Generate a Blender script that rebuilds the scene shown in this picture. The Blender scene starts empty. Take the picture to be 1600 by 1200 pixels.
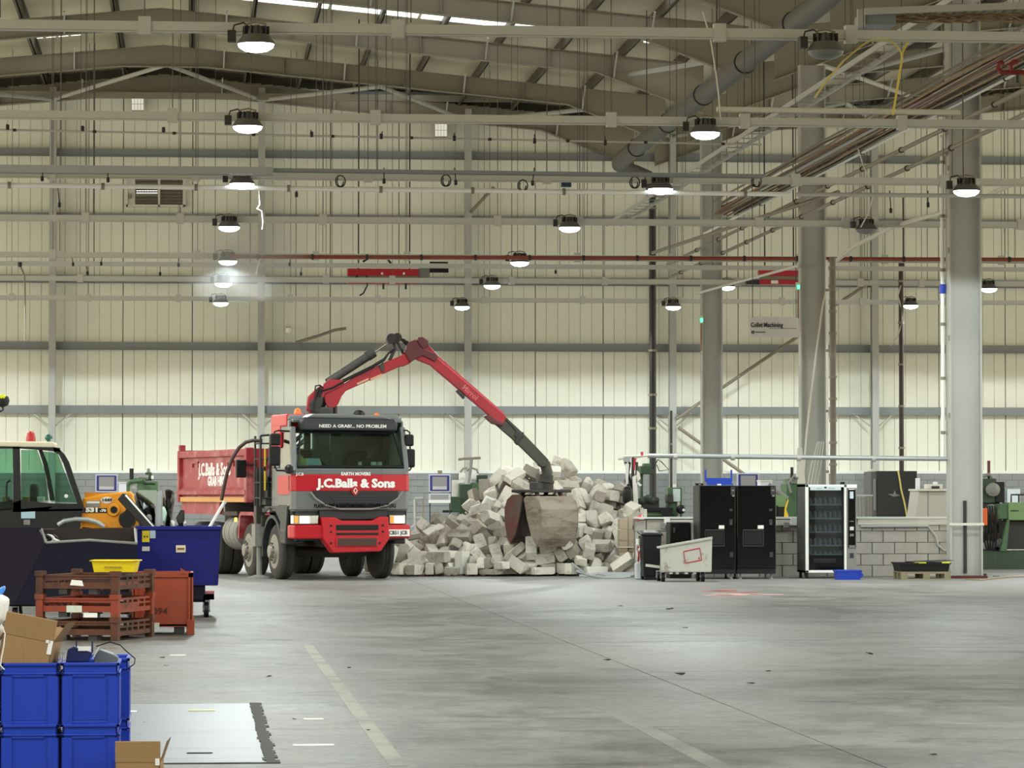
import bpy, bmesh, math, random
from mathutils import Vector, Matrix, Quaternion, Euler

# ------------------------------------------------------------------ camera, world, exposure
scene = bpy.context.scene
COL = scene.collection
F_PX = 5400.0
YAW = math.atan((800 - 305) / F_PX)
PITCH = math.atan((775 - 600) / math.hypot(F_PX, 495))
CAM = Vector((0, 0, 1.6))
cam_d = bpy.data.cameras.new('camera')
cam_d.sensor_width = 36.0
cam_d.lens = F_PX / 1600 * 36
cam_d.clip_start, cam_d.clip_end = 0.5, 500
cam = bpy.data.objects.new('camera', cam_d)
COL.objects.link(cam)
cam.location = CAM
cam.rotation_euler = (math.pi / 2 + PITCH, 0, -YAW)
scene.camera = cam
scene.view_settings.view_transform = 'Standard'
scene.view_settings.look = 'None'
scene.view_settings.gamma = 1
scene.view_settings.use_curve_mapping = False
scene.view_settings.exposure = 0.5
world = bpy.data.worlds.new('world')
scene.world = world
world.use_nodes = True
bg = world.node_tree.nodes['Background']
bg.inputs[0].default_value = (1.0, 0.91, 0.67, 1)      # even warm fill added to the hall, entering where side walls are unbuilt
bg.inputs[1].default_value = 1.75
LAMP_W = 860
LAMP_COL = (0.91, 0.985, 0.985)

# ------------------------------------------------------------------ helpers
_R = cam.rotation_euler.to_matrix()
def at(px, py, Y):
    """world point where the ray through a photo pixel meets the plane y = Y"""
    d = _R @ Vector(((px - 800) / F_PX, (600 - py) / F_PX, -1))
    return CAM + d * (Y / d.y)
def gz(py, Y): return at(305, py, Y).z
def gx(px, Y): return at(px, 775, Y).x
def ppm(Y): return F_PX / Y

def lin(c):
    c = c / 255
    return c / 12.92 if c <= .04045 else ((c + .055) / 1.055) ** 2.4
def rgb(*c): return (lin(c[0]), lin(c[1]), lin(c[2]), 1)

MATS = {}
def mat(name, color, rough=.6, metal=0., var=.0, scale=8., dirt=None, dirt_amt=.0, bump=0., spec=.5, emit=0., stretch=None):
    """procedural principled material: base colour with noise variation, blotches of dirt and fine bump"""
    if name in MATS: return MATS[name]
    m = bpy.data.materials.new(name); MATS[name] = m
    m.use_nodes = True
    nt = m.node_tree; N = nt.nodes; L = nt.links
    b = N['Principled BSDF']
    base = rgb(*color)
    b.inputs['Base Color'].default_value = base
    b.inputs['Roughness'].default_value = rough
    b.inputs['Metallic'].default_value = metal
    b.inputs['Specular IOR Level'].default_value = spec
    if emit:
        b.inputs['Emission Color'].default_value = base
        b.inputs['Emission Strength'].default_value = emit
    if var or dirt or bump:
        tc = N.new('ShaderNodeTexCoord')
        src = tc.outputs['Object']
        if stretch:
            mp = N.new('ShaderNodeMapping'); mp.inputs['Scale'].default_value = stretch
            L.new(src, mp.inputs[0]); src = mp.outputs[0]
        n1 = N.new('ShaderNodeTexNoise'); n1.inputs['Scale'].default_value = scale
        n1.inputs['Detail'].default_value = 5; n1.inputs['Roughness'].default_value = .65
        L.new(src, n1.inputs['Vector'])
        mx = N.new('ShaderNodeMix'); mx.data_type = 'RGBA'
        mx.inputs['A'].default_value = tuple(v * (1 - var) for v in base[:3]) + (1,)
        mx.inputs['B'].default_value = tuple(min(1, v * (1 + var)) for v in base[:3]) + (1,)
        L.new(n1.outputs['Fac'], mx.inputs['Factor'])
        outc = mx.outputs['Result']
        if dirt:
            n2 = N.new('ShaderNodeTexNoise'); n2.inputs['Scale'].default_value = scale * .45
            n2.inputs['Detail'].default_value = 7; n2.inputs['Roughness'].default_value = .7
            L.new(src, n2.inputs['Vector'])
            rp = N.new('ShaderNodeMapRange')
            rp.inputs['From Min'].default_value = .62 - .35 * dirt_amt
            rp.inputs['From Max'].default_value = .72 - .2 * dirt_amt
            L.new(n2.outputs['Fac'], rp.inputs['Value'])
            m2 = N.new('ShaderNodeMix'); m2.data_type = 'RGBA'
            L.new(rp.outputs[0], m2.inputs['Factor']); L.new(outc, m2.inputs['A'])
            m2.inputs['B'].default_value = rgb(*dirt)
            outc = m2.outputs['Result']
        L.new(outc, b.inputs['Base Color'])
        if bump:
            bp = N.new('ShaderNodeBump'); bp.inputs['Strength'].default_value = bump
            bp.inputs['Distance'].default_value = .02
            L.new(n1.outputs['Fac'], bp.inputs['Height']); L.new(bp.outputs[0], b.inputs['Normal'])
    return m

def glass(name, tint, rough=.02, alpha=.25):
    if name in MATS: return MATS[name]
    m = bpy.data.materials.new(name); MATS[name] = m
    m.use_nodes = True
    nt = m.node_tree; N = nt.nodes; L = nt.links
    N.remove(N['Principled BSDF'])
    t = N.new('ShaderNodeBsdfTransparent'); t.inputs[0].default_value = rgb(*tint)
    g = N.new('ShaderNodeBsdfGlossy'); g.inputs['Roughness'].default_value = rough
    fr = N.new('ShaderNodeFresnel'); fr.inputs[0].default_value = 1.5
    ad = N.new('ShaderNodeMath'); ad.operation = 'MULTIPLY_ADD'; ad.inputs[1].default_value = .9; ad.inputs[2].default_value = alpha * .15
    L.new(fr.outputs[0], ad.inputs[0])
    ms = N.new('ShaderNodeMixShader')
    L.new(ad.outputs[0], ms.inputs[0]); L.new(t.outputs[0], ms.inputs[1]); L.new(g.outputs[0], ms.inputs[2])
    L.new(ms.outputs[0], N['Material Output'].inputs[0])
    return m

class MB:
    """collects solids and builds them as ONE mesh object"""
    def __init__(s): s.v = []; s.f = []; s.m = []; s.mi = 0
    def add(s, vs, fs):
        o = len(s.v); s.v += [tuple(v) for v in vs]
        for f in fs: s.f.append(tuple(o + i for i in f)); s.m.append(s.mi)
        return s
    def box(s, x0, x1, y0, y1, z0, z1, M=None):
        vs = [Vector((x, y, z)) for x in (x0, x1) for y in (y0, y1) for z in (z0, z1)]
        if M is not None: vs = [M @ v for v in vs]
        return s.add(vs, [(0, 1, 3, 2), (4, 6, 7, 5), (0, 4, 5, 1), (2, 3, 7, 6), (0, 2, 6, 4), (1, 5, 7, 3)])
    def bar(s, p, q, w, h=None, up=(0, 0, 1)):
        """rectangular bar from p to q, w across, h along 'up'"""
        p = Vector(p); q = Vector(q); h = h or w
        d = (q - p).normalized(); u = Vector(up)
        if abs(d.dot(u)) > .98: u = Vector((0, 1, 0))
        a = d.cross(u).normalized() * w / 2; b = a.cross(d).normalized() * h / 2
        vs = [p + i * a + j * b for i, j in ((-1, -1), (1, -1), (1, 1), (-1, 1))] + [q + i * a + j * b for i, j in ((-1, -1), (1, -1), (1, 1), (-1, 1))]
        return s.add(vs, [(3, 2, 1, 0), (4, 5, 6, 7), (0, 1, 5, 4), (1, 2, 6, 5), (2, 3, 7, 6), (3, 0, 4, 7)])
    def tube(s, pts, r, n=8, r2=None):
        pts = [Vector(p) for p in pts]; k = len(pts); rings = []
        ref = None
        for i, p in enumerate(pts):
            d = (pts[min(i + 1, k - 1)] - pts[max(i - 1, 0)]).normalized()
            if ref is None:
                ref = d.orthogonal().normalized()
            ref = (ref - d * ref.dot(d)).normalized()
            bi = d.cross(ref)
            rr = r if r2 is None else r + (r2 - r) * i / (k - 1)
            rings.append([p + (ref * math.cos(2 * math.pi * j / n) + bi * math.sin(2 * math.pi * j / n)) * rr for j in range(n)])
        vs = [v for g in rings for v in g]; fs = []
        for i in range(k - 1):
            for j in range(n):
                fs.append((i * n + j, i * n + (j + 1) % n, (i + 1) * n + (j + 1) % n, (i + 1) * n + j))
        fs.append(tuple(range(n))[::-1]); fs.append(tuple((k - 1) * n + j for j in range(n)))
        return s.add(vs, fs)
    def prism(s, poly, axis, a, b):
        """polygon in the plane normal to axis, extruded from a to b: x:(y,z) y:(x,z) z:(x,y)"""
        def P(u, v, t): return {'x': (t, u, v), 'y': (u, t, v), 'z': (u, v, t)}[axis]
        n = len(poly)
        vs = [P(u, v, a) for u, v in poly] + [P(u, v, b) for u, v in poly]
        fs = [tuple(range(n)), tuple(range(2 * n - 1, n - 1, -1))] + [(i, (i + 1) % n, n + (i + 1) % n, n + i) for i in range(n)]
        return s.add(vs, fs)
    def slab(s, pts, t):
        """polygon given by 3-D points, given thickness vector t"""
        t = Vector(t); n = len(pts); pts = [Vector(p) for p in pts]
        vs = [p - t / 2 for p in pts] + [p + t / 2 for p in pts]
        fs = [tuple(range(n)), tuple(range(2 * n - 1, n - 1, -1))] + [(i, (i + 1) % n, n + (i + 1) % n, n + i) for i in range(n)]
        return s.add(vs, fs)
    def lathe(s, prof, n=16, org=(0, 0, 0), axis='z'):
        org = Vector(org); k = len(prof); vs = []
        for r, z in prof:
            for j in range(n):
                a = 2 * math.pi * j / n; c, d = r * math.cos(a), r * math.sin(a)
                vs.append(org + Vector({'z': (c, d, z), 'x': (z, c, d), 'y': (c, z, d)}[axis]))
        fs = [(i * n + j, i * n + (j + 1) % n, (i + 1) * n + (j + 1) % n, (i + 1) * n + j) for i in range(k - 1) for j in range(n)]
        fs.append(tuple(range(n))[::-1]); fs.append(tuple((k - 1) * n + j for j in range(n)))
        return s.add(vs, fs)
    def pbox(s, x0, y0, x1, y1, Y, d):
        """box whose front face, at depth Y, spans these photo pixels; d metres deep"""
        a = at(x0, y1, Y); b = at(x1, y0, Y)
        return s.box(a.x, b.x, Y, Y + d, a.z, b.z)
    def build(s, name, mats, parent=None, bevel=0., smooth=False, seg=2):
        me = bpy.data.meshes.new(name)
        me.from_pydata(s.v, [], s.f)
        mats = mats if isinstance(mats, (list, tuple)) else [mats]
        for m in mats: me.materials.append(m)
        if len(mats) > 1: me.polygons.foreach_set('material_index', s.m)
        bm = bmesh.new(); bm.from_mesh(me)
        bmesh.ops.recalc_face_normals(bm, faces=bm.faces)
        bm.to_mesh(me); bm.free()
        o = bpy.data.objects.new(name, me); COL.objects.link(o)
        if parent is not None: o.parent = parent
        if bevel:
            md = o.modifiers.new('bevel', 'BEVEL'); md.width = bevel; md.segments = seg
            md.limit_method = 'ANGLE'; md.angle_limit = .7
        if smooth:
            me.polygons.foreach_set('use_smooth', [True] * len(me.polygons))
            me.set_sharp_from_angle(angle=.7)
        return o

def thing(name, label, cat, loc=(0, 0, 0), rotz=0., group=None):
    o = bpy.data.objects.new(name, None); COL.objects.link(o)
    o.location = loc; o.rotation_euler = (0, 0, rotz); o.empty_display_size = .2
    return tag(o, label, cat, group)
def tag(o, label, cat, group=None, kind=None):
    o['label'] = label; o['category'] = cat
    if group: o['group'] = group
    if kind: o['kind'] = kind
    return o
def struct(o, label=None):
    o['kind'] = 'structure'
    if label: o['label'] = label
    return o
def settle(root, meshes=True):
    """give a thing built in world coordinates its Empty at its own base"""
    bpy.context.view_layer.update()
    lo = Vector((1e9,) * 3); hi = -lo
    kids = [c for c in root.children_recursive if c.type == 'MESH']
    for c in kids:
        for q in c.data.vertices:
            w = c.matrix_world @ q.co
            lo = Vector(map(min, lo, w)); hi = Vector(map(max, hi, w))
    base = Vector(((lo.x + hi.x) / 2, (lo.y + hi.y) / 2, lo.z))
    done = set()
    for c in kids:
        if c.data.name in done: continue
        done.add(c.data.name); c.data.transform(Matrix.Translation(-base))
    root.location = base
    return root
def dup(root, loc=None, rotz=None, label=None):
    r = root.copy(); COL.objects.link(r)
    if loc is not None: r.location = loc
    if rotz is not None: r.rotation_euler = (0, 0, rotz)
    if label: r['label'] = label
    def kids(a, b):
        for ch in list(a.children):
            c = ch.copy(); COL.objects.link(c); c.parent = b
            kids(ch, c)
    kids(root, r)
    return r

def text(body, size, name, m, parent, M, bold=.0, sx=1.0, depth=.004, align='CENTER'):
    """flat raised lettering; M places its plane (x right, y up, z out of the surface)"""
    cu = bpy.data.curves.new(name, 'FONT')
    cu.body = body; cu.size = size; cu.align_x = align; cu.align_y = 'CENTER'
    cu.offset = bold; cu.extrude = depth; cu.resolution_u = 2
    t = bpy.data.objects.new(name, cu); COL.objects.link(t)
    dg = bpy.context.evaluated_depsgraph_get()
    me = bpy.data.meshes.new_from_object(t.evaluated_get(dg))
    bpy.data.objects.remove(t)
    me.transform(M @ Matrix.Diagonal((sx, 1, 1, 1)))
    me.materials.clear(); me.materials.append(m); me.name = name
    o = bpy.data.objects.new(name, me); COL.objects.link(o)
    if parent is not None: o.parent = parent
    return o
def plane_M(org, right, up):
    r = Vector(right).normalized(); u = Vector(up).normalized(); n = r.cross(u)
    M = Matrix((r, u, n)).transposed().to_4x4(); M.translation = Vector(org)
    return M

# ------------------------------------------------------------------ materials
M_sheet = mat('cream_cladding', (228, 229, 214), .6, var=.03, scale=1.2, stretch=(1, 1, .25))
M_joint = mat('cladding_joint', (96, 92, 80), .8)
M_roofsheet = mat('roof_lining', (206, 198, 172), .6, var=.06, scale=2)
M_steel = mat('grey_painted_steel', (130, 124, 108), .5, var=.06, scale=5)
M_steel_l = mat('pale_grey_steel', (170, 171, 166), .45, var=.05, scale=5)
M_rail = mat('pale_rail_paint', (186, 188, 180), .5, var=.04)
M_girt = mat('galvanised_girt', (128, 132, 134), .45, var=.08, scale=4)
M_purlin = mat('purlin_steel', (78, 73, 62), .5, var=.1, scale=4)
M_block_p = mat('painted_grey_block', (138, 141, 142), .75, var=.1, scale=6, bump=.25)
M_mortar = mat('mortar', (120, 121, 120), .9)
M_flash = mat('white_flashing', (226, 230, 226), .5)
M_block_n = mat('bare_grey_block', (168, 164, 155), .85, var=.14, scale=7, bump=.4)
M_galv = mat('galvanised', (165, 170, 170), .4, metal=.35, var=.12, scale=12)
M_white = mat('white_paint', (228, 230, 226), .45)
M_offwhite = mat('off_white', (205, 203, 192), .55, var=.05)
M_black = mat('black_plastic', (14, 14, 16), .5, spec=.35)
M_blackgloss = mat('gloss_black', (6, 6, 8), .15, spec=.4)
M_dark = mat('dark_metal', (40, 38, 36), .55, var=.3, scale=10)
M_rubber = mat('dusty_rubber', (58, 56, 52), .85, var=.25, scale=6, bump=.2)
M_pipe_r = mat('red_oxide_pipe', (132, 62, 44), .55, var=.2)
M_red = mat('red_paint', (184, 16, 34), .35, var=.05)
M_chrome = mat('chrome', (220, 222, 224), .15, metal=1.)
M_green = mat('machine_green', (70, 102, 68), .5, var=.12, dirt=(50, 62, 46), dirt_amt=.3)
M_green_l = mat('machine_light_green', (112, 142, 92), .5, var=.08)
M_green_d = mat('machine_dark_green', (44, 66, 46), .5, var=.15)
M_blue_bin = mat('blue_plastic', (22, 58, 172), .42, var=.04)
M_card = mat('cardboard', (150, 118, 78), .85, var=.05, scale=14)
M_card_d = mat('cardboard_edge', (118, 90, 58), .85)
M_yellow = mat('yellow_plastic', (226, 200, 20), .45, var=.05)
M_paper = mat('white_paper', (230, 228, 222), .8)
M_cable_y = mat('yellow_cable', (206, 190, 110), .6)
M_ink = mat('black_ink', (26, 26, 28), .6)
M_refl = mat('lamp_body_grey', (92, 92, 90), .5, metal=.2)
M_lens = mat('lamp_lens', (245, 250, 255), .4, emit=9)
M_green_led = mat('green_sign_light', (70, 235, 150), .4, emit=2.5)
M_orange = mat('amber_lens', (235, 105, 30), .3, spec=.6)

# ================================================================== SETTING
XL, XR = -24.0, 47.0
RIDGE_X, VAL_X, RIDGE2 = -1.0, 14.7, 30.4
YW = 113.0
RSL = .092
def roof_z(x):
    """top-of-rafter height of the two-bay portal roof"""
    if x <= VAL_X: return 15.25 - RSL * abs(x - RIDGE_X)
    return 15.25 - RSL * abs(x - RIDGE2)

# ---- floor: concrete bays with sawn joints
def floor_material():
    m = bpy.data.materials.new('worn_concrete'); m.use_nodes = True
    nt = m.node_tree; N = nt.nodes; L = nt.links; b = N['Principled BSDF']
    tc = N.new('ShaderNodeTexCoord')
    def noise(scale, det, rough, st=(1, 1, 1), dist=0., off=(0, 0, 0)):
        mp = N.new('ShaderNodeMapping'); mp.inputs['Scale'].default_value = st; mp.inputs['Location'].default_value = off
        L.new(tc.outputs['Object'], mp.inputs[0])
        n = N.new('ShaderNodeTexNoise'); n.inputs['Scale'].default_value = scale; n.inputs['Detail'].default_value = det
        n.inputs['Roughness'].default_value = rough; n.inputs['Distortion'].default_value = dist
        L.new(mp.outputs[0], n.inputs['Vector']); return n.outputs['Fac']
    def ramp(v, a, c, lo=0., hi=1.):
        r = N.new('ShaderNodeMapRange'); r.inputs['From Min'].default_value = a; r.inputs['From Max'].default_value = c
        r.inputs['To Min'].default_value = lo; r.inputs['To Max'].default_value = hi
        L.new(v, r.inputs['Value']); return r.outputs[0]
    def mix(f, a, c):
        x = N.new('ShaderNodeMix'); x.data_type = 'RGBA'
        L.new(f, x.inputs['Factor'])
        for k, s in (('A', a), ('B', c)):
            if isinstance(s, tuple): x.inputs[k].default_value = s
            else: L.new(s, x.inputs[k])
        return x.outputs['Result']
    def mul(a, c):
        q = N.new('ShaderNodeMath'); q.operation = 'MULTIPLY'
        for i, s in ((0, a), (1, c)):
            if isinstance(s, float): q.inputs[i].default_value = s
            else: L.new(s, q.inputs[i])
        return q.outputs[0]
    grit = noise(3.2, 8, .75, (.5, 1, 1), dist=.8, off=(5, 1, 0))
    big = noise(.13, 4, .55, dist=.6)
    mid = noise(1.1, 10, .74, (1, .6, 1), dist=.7)
    fine = noise(9, 6, .7)
    streak = noise(1.5, 10, .75, (.4, .8, 1), dist=1.0, off=(3, 7, 0))
    scuff = noise(.55, 10, .74, (.6, 1.3, 1), dist=1.2, off=(11, 2, 0))
    c = mix(ramp(mid, .40, .60), rgb(*FLOOR_A), rgb(*FLOOR_B))
    c = mix(mul(ramp(fine, .46, .62), .5), c, rgb(126, 123, 116))
    c = mix(mul(ramp(big, .52, .66), .55), c, rgb(60, 55, 47))
    c = mix(mul(ramp(streak, .54, .64), .65), c, rgb(46, 43, 38))
    c = mix(mul(ramp(scuff, .58, .64), .7), c, rgb(30, 28, 26))
    c = mix(mul(ramp(grit, .55, .66), .55), c, rgb(42, 40, 37))
    # broad oily stains where machines stood
    for (cx, cy, rx, ry, amt) in ((11.5, 34, 6.0, 9.5, 1.), (6.5, 46, 6.5, 4.5, .8), (8.2, 25.5, 2.2, 2.0, .9), (15, 50, 7, 9, .9), (4.5, 29, 3.0, 3.5, .5), (1.5, 33, 2.6, 5, .35), (-1, 45, 5, 3, .4), (5.2, 57, 7, 2.2, .5)):
        mp = N.new('ShaderNodeMapping'); mp.inputs['Location'].default_value = (-cx / rx, -cy / ry, 0); mp.inputs['Scale'].default_value = (1 / rx, 1 / ry, 0)
        L.new(tc.outputs['Object'], mp.inputs[0])
        ln = N.new('ShaderNodeVectorMath'); ln.operation = 'LENGTH'; L.new(mp.outputs[0], ln.inputs[0])
        wob = N.new('ShaderNodeMath'); wob.operation = 'MULTIPLY_ADD'; L.new(scuff, wob.inputs[0]); wob.inputs[1].default_value = 1.6; L.new(ln.outputs['Value'], wob.inputs[2])
        k = ramp(wob.outputs[0], 1.75, 1.25)
        c = mix(mul(mul(k, ramp(streak, .36, .60)), amt), c, rgb(44, 38, 31))
    # pale dust swept round the rubble pile and along the machines (distance across the hall)
    sx = N.new('ShaderNodeSeparateXYZ'); L.new(tc.outputs['Object'], sx.inputs[0])
    ad = N.new('ShaderNodeMath'); ad.operation = 'MULTIPLY_ADD'; ad.inputs[1].default_value = 14.; L.new(mid, ad.inputs[0]); L.new(sx.outputs['Y'], ad.inputs[2])
    dust = ramp(ad.outputs[0], 58., 70.)
    c = mix(mul(dust, .8), c, rgb(144, 143, 140))
    # curved tyre tracks in the dust
    for (cx, cy, R, wd) in ((-3.2, 52, 6.1, .16), (-3.2, 52, 8.2, .16), (9.5, 44, 6.4, .14), (9.5, 44, 8.5, .14)):
        sub = N.new('ShaderNodeVectorMath'); sub.operation = 'DISTANCE'; L.new(tc.outputs['Object'], sub.inputs[0]); sub.inputs[1].default_value = (cx, cy, 0)
        d = N.new('ShaderNodeMath'); d.operation = 'SUBTRACT'; L.new(sub.outputs['Value'], d.inputs[0]); d.inputs[1].default_value = R
        a = N.new('ShaderNodeMath'); a.operation = 'ABSOLUTE'; L.new(d.outputs[0], a.inputs[0])
        msk = ramp(a.outputs[0], wd, wd * .6)
        c = mix(mul(mul(msk, ramp(mid, .38, .55)), .4), c, rgb(126, 124, 118))
    L.new(c, b.inputs['Base Color'])
    L.new(ramp(mid, .3, .7, .38, .62), b.inputs['Roughness'])
    b.inputs['Specular IOR Level'].default_value = .28
    bp = N.new('ShaderNodeBump'); bp.inputs['Strength'].default_value = .12; bp.inputs['Distance'].default_value = .01
    L.new(fine, bp.inputs['Height']); L.new(bp.outputs[0], b.inputs['Normal'])
    return m
FLOOR_A, FLOOR_B = (66, 63, 58), (112, 109, 102)
M_floor = floor_material()
M_jointf = mat('joint_sealant', (52, 50, 47), .9)
floor = struct(MB().box(XL, XR, -8, YW + .5, -.3, -.02).build('floor', M_jointf))
xs = [XL, -19.95, -7.95, 4.05, 16.05, 28.05, XR]; ys = [-8, 10.2, 23.8, 37.4, 51.0, 64.6, 78.2, 91.8, 105.4, YW + .4]
for i in range(len(xs) - 1):
    for j in range(len(ys) - 1):
        MB().box(xs[i] + .006, xs[i + 1] - .006, ys[j] + .006, ys[j + 1] - .006, -.02, 0).build('slab', M_floor, floor)
M_line = mat('worn_line_paint', (124, 120, 106), .6, var=.12, scale=3, dirt=(94, 91, 83), dirt_amt=.45)
MB().box(1.15, 1.26, 20.5, 37.0, -.001, .002).build('painted_line', M_line, floor)
MB().box(3.02, 3.16, 18.0, 26.0, -.001, .0015).build('painted_line', mat('faded_line', (112, 109, 100), .6, var=.1, scale=3, dirt=(90, 87, 80), dirt_amt=.6), floor)
M_hatch = mat('polished_cover', (88, 90, 94), .42, var=.1, scale=2, dirt=(66, 65, 62), dirt_amt=.3, stretch=(.4, 1.6, 1))
pit = thing('floor_hatch', 'flat pit cover in the floor beside the blue crates, dark gap along its edge', 'floor hatch')
MB().box(-4.2, .42, 20.82, 26.7, -.001, .004).build('cover_plate', M_hatch, pit)
m = MB(); rr = random.Random(2)
for k in range(30):
    y = 20.75 + k * .2
    m.box(.42 + rr.uniform(-.012, .012), .50 + rr.uniform(-.015, .015), y, y + .21, 0, .006)
m.build('edge_gap', M_jointf, pit)
MB().box(-4.2, .5, 20.74, 20.80, 0, .005).build('front_gap', M_jointf, pit)
settle(pit)

# ---- back wall: cladding panels, painted blockwork, girts, wind posts
wall = struct(MB().prism([(XL, 0), (XR, 0), (XR, roof_z(XR) + .4), (RIDGE2, 15.66), (VAL_X, roof_z(VAL_X) + .4), (RIDGE_X, 15.66), (XL, roof_z(XL) + .4)], 'y', YW + .12, YW + .3).build('wall_back', M_joint))
PITCHP = 6.74 / 3
BZ = gz(738, YW)
x = 2.13 - 12 * PITCHP
while x < XR - 2:
    m = MB(); n = 6; w = PITCHP / n
    for i in range(n):
        a, b_ = x + i * w, x + (i + 1) * w
        ga = .035 if i == 0 else .014
        m.prism([(a + ga, YW), (b_ - .012, YW), (b_, YW + .025), (b_, YW + .11), (a + ga - .012, YW + .11), (a + ga - .012, YW + .025)], 'z', BZ + .02, min(roof_z(a), roof_z(b_)) + .12)
    m.build('cladding_panel', M_sheet, wall)
    x += PITCHP
# flashing on the block wall
MB().box(XL, XR, YW - .14, YW + .1, BZ - .03, BZ + .06).build('flashing', M_flash, wall)
# painted blocks: the visible upper courses each a piece, the rest one part
rb = random.Random(4)
ch = .2125; ncourse = 11
me_b = MB().box(-.215, .215, -.06, .06, -.1, .1).build('block', M_block_p, wall)
me_b.location = (0, YW - .06, -5)
first = True; rest = MB(); nb = 0
for c in range(ncourse):
    z = BZ - .03 - ch * (c + .5)
    if z < .02: break
    k = 0; xx = XL + (c % 2) * .22 + .22
    while xx < XR:
        vis = c < 7 and -6.4 < xx < 27.5 and not (c > 4 and xx > 5)
        if vis and nb < 300:
            if first: o = me_b; first = False
            else: o = me_b.copy(); COL.objects.link(o)
            o.location = (xx, YW - .06 - rb.uniform(0, .008), z); nb += 1
        else: rest.box(xx - .215, xx + .215, YW - .12, YW, z - .1, z + .1)
        xx += .44
ro = rest.build('blockwork', M_block_p, wall); ro['kind'] = 'stuff'
MB().box(XL, XR, YW - .1, YW + .05, 0, BZ - .03).build('mortar_bed', M_mortar, wall)
post_x = [2.13 + 6.74 * k for k in range(-3, 6)]
for py in (640, 541, 437, 340, 240, 146):
    z = gz(py, YW - .2)
    for a, b_ in zip(post_x, post_x[1:]):
        m = MB(); a += .02; b_ -= .02
        m.box(a, b_, YW - .22, YW - .2, z - .13, z + .13).box(a, b_, YW - .2, YW, z + .11, z + .13).box(a, b_, YW - .3, YW - .2, z - .13, z - .11)
        m.build('girt', M_girt, wall)
for x in post_x:
    top = roof_z(x) - .1
    m = MB()
    m.box(x - .11, x + .11, YW - .62, YW - .6, 0, top).box(x - .11, x + .11, YW - .3, YW - .28, 0, top).box(x - .008, x + .008, YW - .6, YW - .3, 0, top)
    p = m.build('wind_post', M_steel_l, wall)
    for z in (gz(640, YW), ):
        for s in (-1, 1):
            MB().bar((x + s * .1, YW - .45, z - .55), (x + s * .65, YW - .2, z - .1), .04).build('stay', M_steel_l, p)
# diagonal wind bracing on the wall at the third bay
for (a, b_) in (((1056, 655), (1252, 522)), ((1060, 668), (1246, 800)), ((1056, 540), (1000, 640))):
    pass
for (a, b_) in (((1056, 655), (1252, 522)), ((1060, 668), (1246, 800)), ((1300, 480), (1362, 440)), ((735, 332), (772, 292))):
    p = at(*a, YW - .75); q = at(*b_, YW - .75)
    MB().tube([p, q], .055, 8).build('wall_brace', M_steel, wall)

struct(MB().box(XL, XR, -8.3, -8.0, 0, 15.6).build('wall_front', mat('rear_wall_grey', (120, 116, 104), .7)))  # unseen wall behind the camera, added to darken what gloss black reflects
# ---- roof: lining sheets, purlins, rafters, rooflights
ceil_m = MB()
slopes = [(XL, RIDGE_X), (RIDGE_X, VAL_X), (VAL_X, RIDGE2), (RIDGE2, XR)]
for a, b_ in slopes:
    za, zb = roof_z(a) + .38, roof_z(b_) + .38
    ceil_m.add([(a, -8, za), (b_, -8, zb), (b_, YW + .4, zb), (a, YW + .4, za), (a, -8, za + .1), (b_, -8, zb + .1), (b_, YW + .4, zb + .1), (a, YW + .4, za + .1)],
               [(0, 1, 2, 3), (7, 6, 5, 4), (0, 4, 5, 1), (1, 5, 6, 2), (2, 6, 7, 3), (3, 7, 4, 0)])
ceil = struct(ceil_m.build('ceiling', M_roofsheet))
M_sky = mat('rooflight_panel', (235, 240, 236), .5, emit=1.6)
px_list = []
for a, b_ in slopes:
    n = 8; 
    for k in range(n + 1):
        px_list.append(a + (b_ - a) * (k + .5) / (n + 1))
for x in px_list:
    s = -1 if roof_z(x + .1) < roof_z(x) else 1
    z = roof_z(x)
    m = MB()
    for y0, y1 in ((56, 81), (81.05, 96.95), (97.0, YW)):
        m.box(x - .015, x + .015, y0, y1, z, z + .36).box(x - .015, x + .09, y0, y1, z + .345, z + .36).box(x - .09, x + .015, y0, y1, z, z + .018)
    m.build('purlin', M_purlin, ceil)
RAF = [57.0, 65.0, 73.0, 81.0, 89.0, 97.0, 105.0, 112.6]
for Y in RAF:
    for a, b_ in slopes:
        hi, lo = (a, b_) if roof_z(a) > roof_z(b_) else (b_, a)
        sg = 1 if lo > hi else -1
        def zb(x):                                   # underside: haunch at the column, small haunch at the apex
            d = abs(x - lo); e = abs(x - hi)
            return roof_z(x) - .52 - max(0, (3.4 - d) / 3.4) * .95 - max(0, (1.3 - e) / 1.3) * .12
        pts = [hi, hi + sg * 1.3, lo - sg * 3.4, lo - sg * .34]
        top = [(x, roof_z(x)) for x in pts]; bot = [(x, zb(x)) for x in pts]
        m = MB().prism(top + bot[::-1], 'y', Y - .01, Y + .01)
        for L_ in (top, bot):
            for (p, q) in zip(L_, L_[1:]):
                m.prism([p, q, (q[0], q[1] - .02), (p[0], p[1] - .02)], 'y', Y - .13, Y + .13)
        for k in range(1, 8):
            x = hi + (lo - hi) * k / 8.6
            m.box(x - .01, x + .01, Y - .12, Y + .12, zb(x), roof_z(x))
        r = m.build('rafter', M_steel, ceil)
        if Y > 75:
            for k in (1, 3, 5, 7):
                x = hi + (lo - hi) * k / 8.6
                MB().bar((x, Y - .1, zb(x) + .02), (x + .02, Y - .75, roof_z(x) + .02), .045).build('fly_brace', M_steel_l, r)
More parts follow.
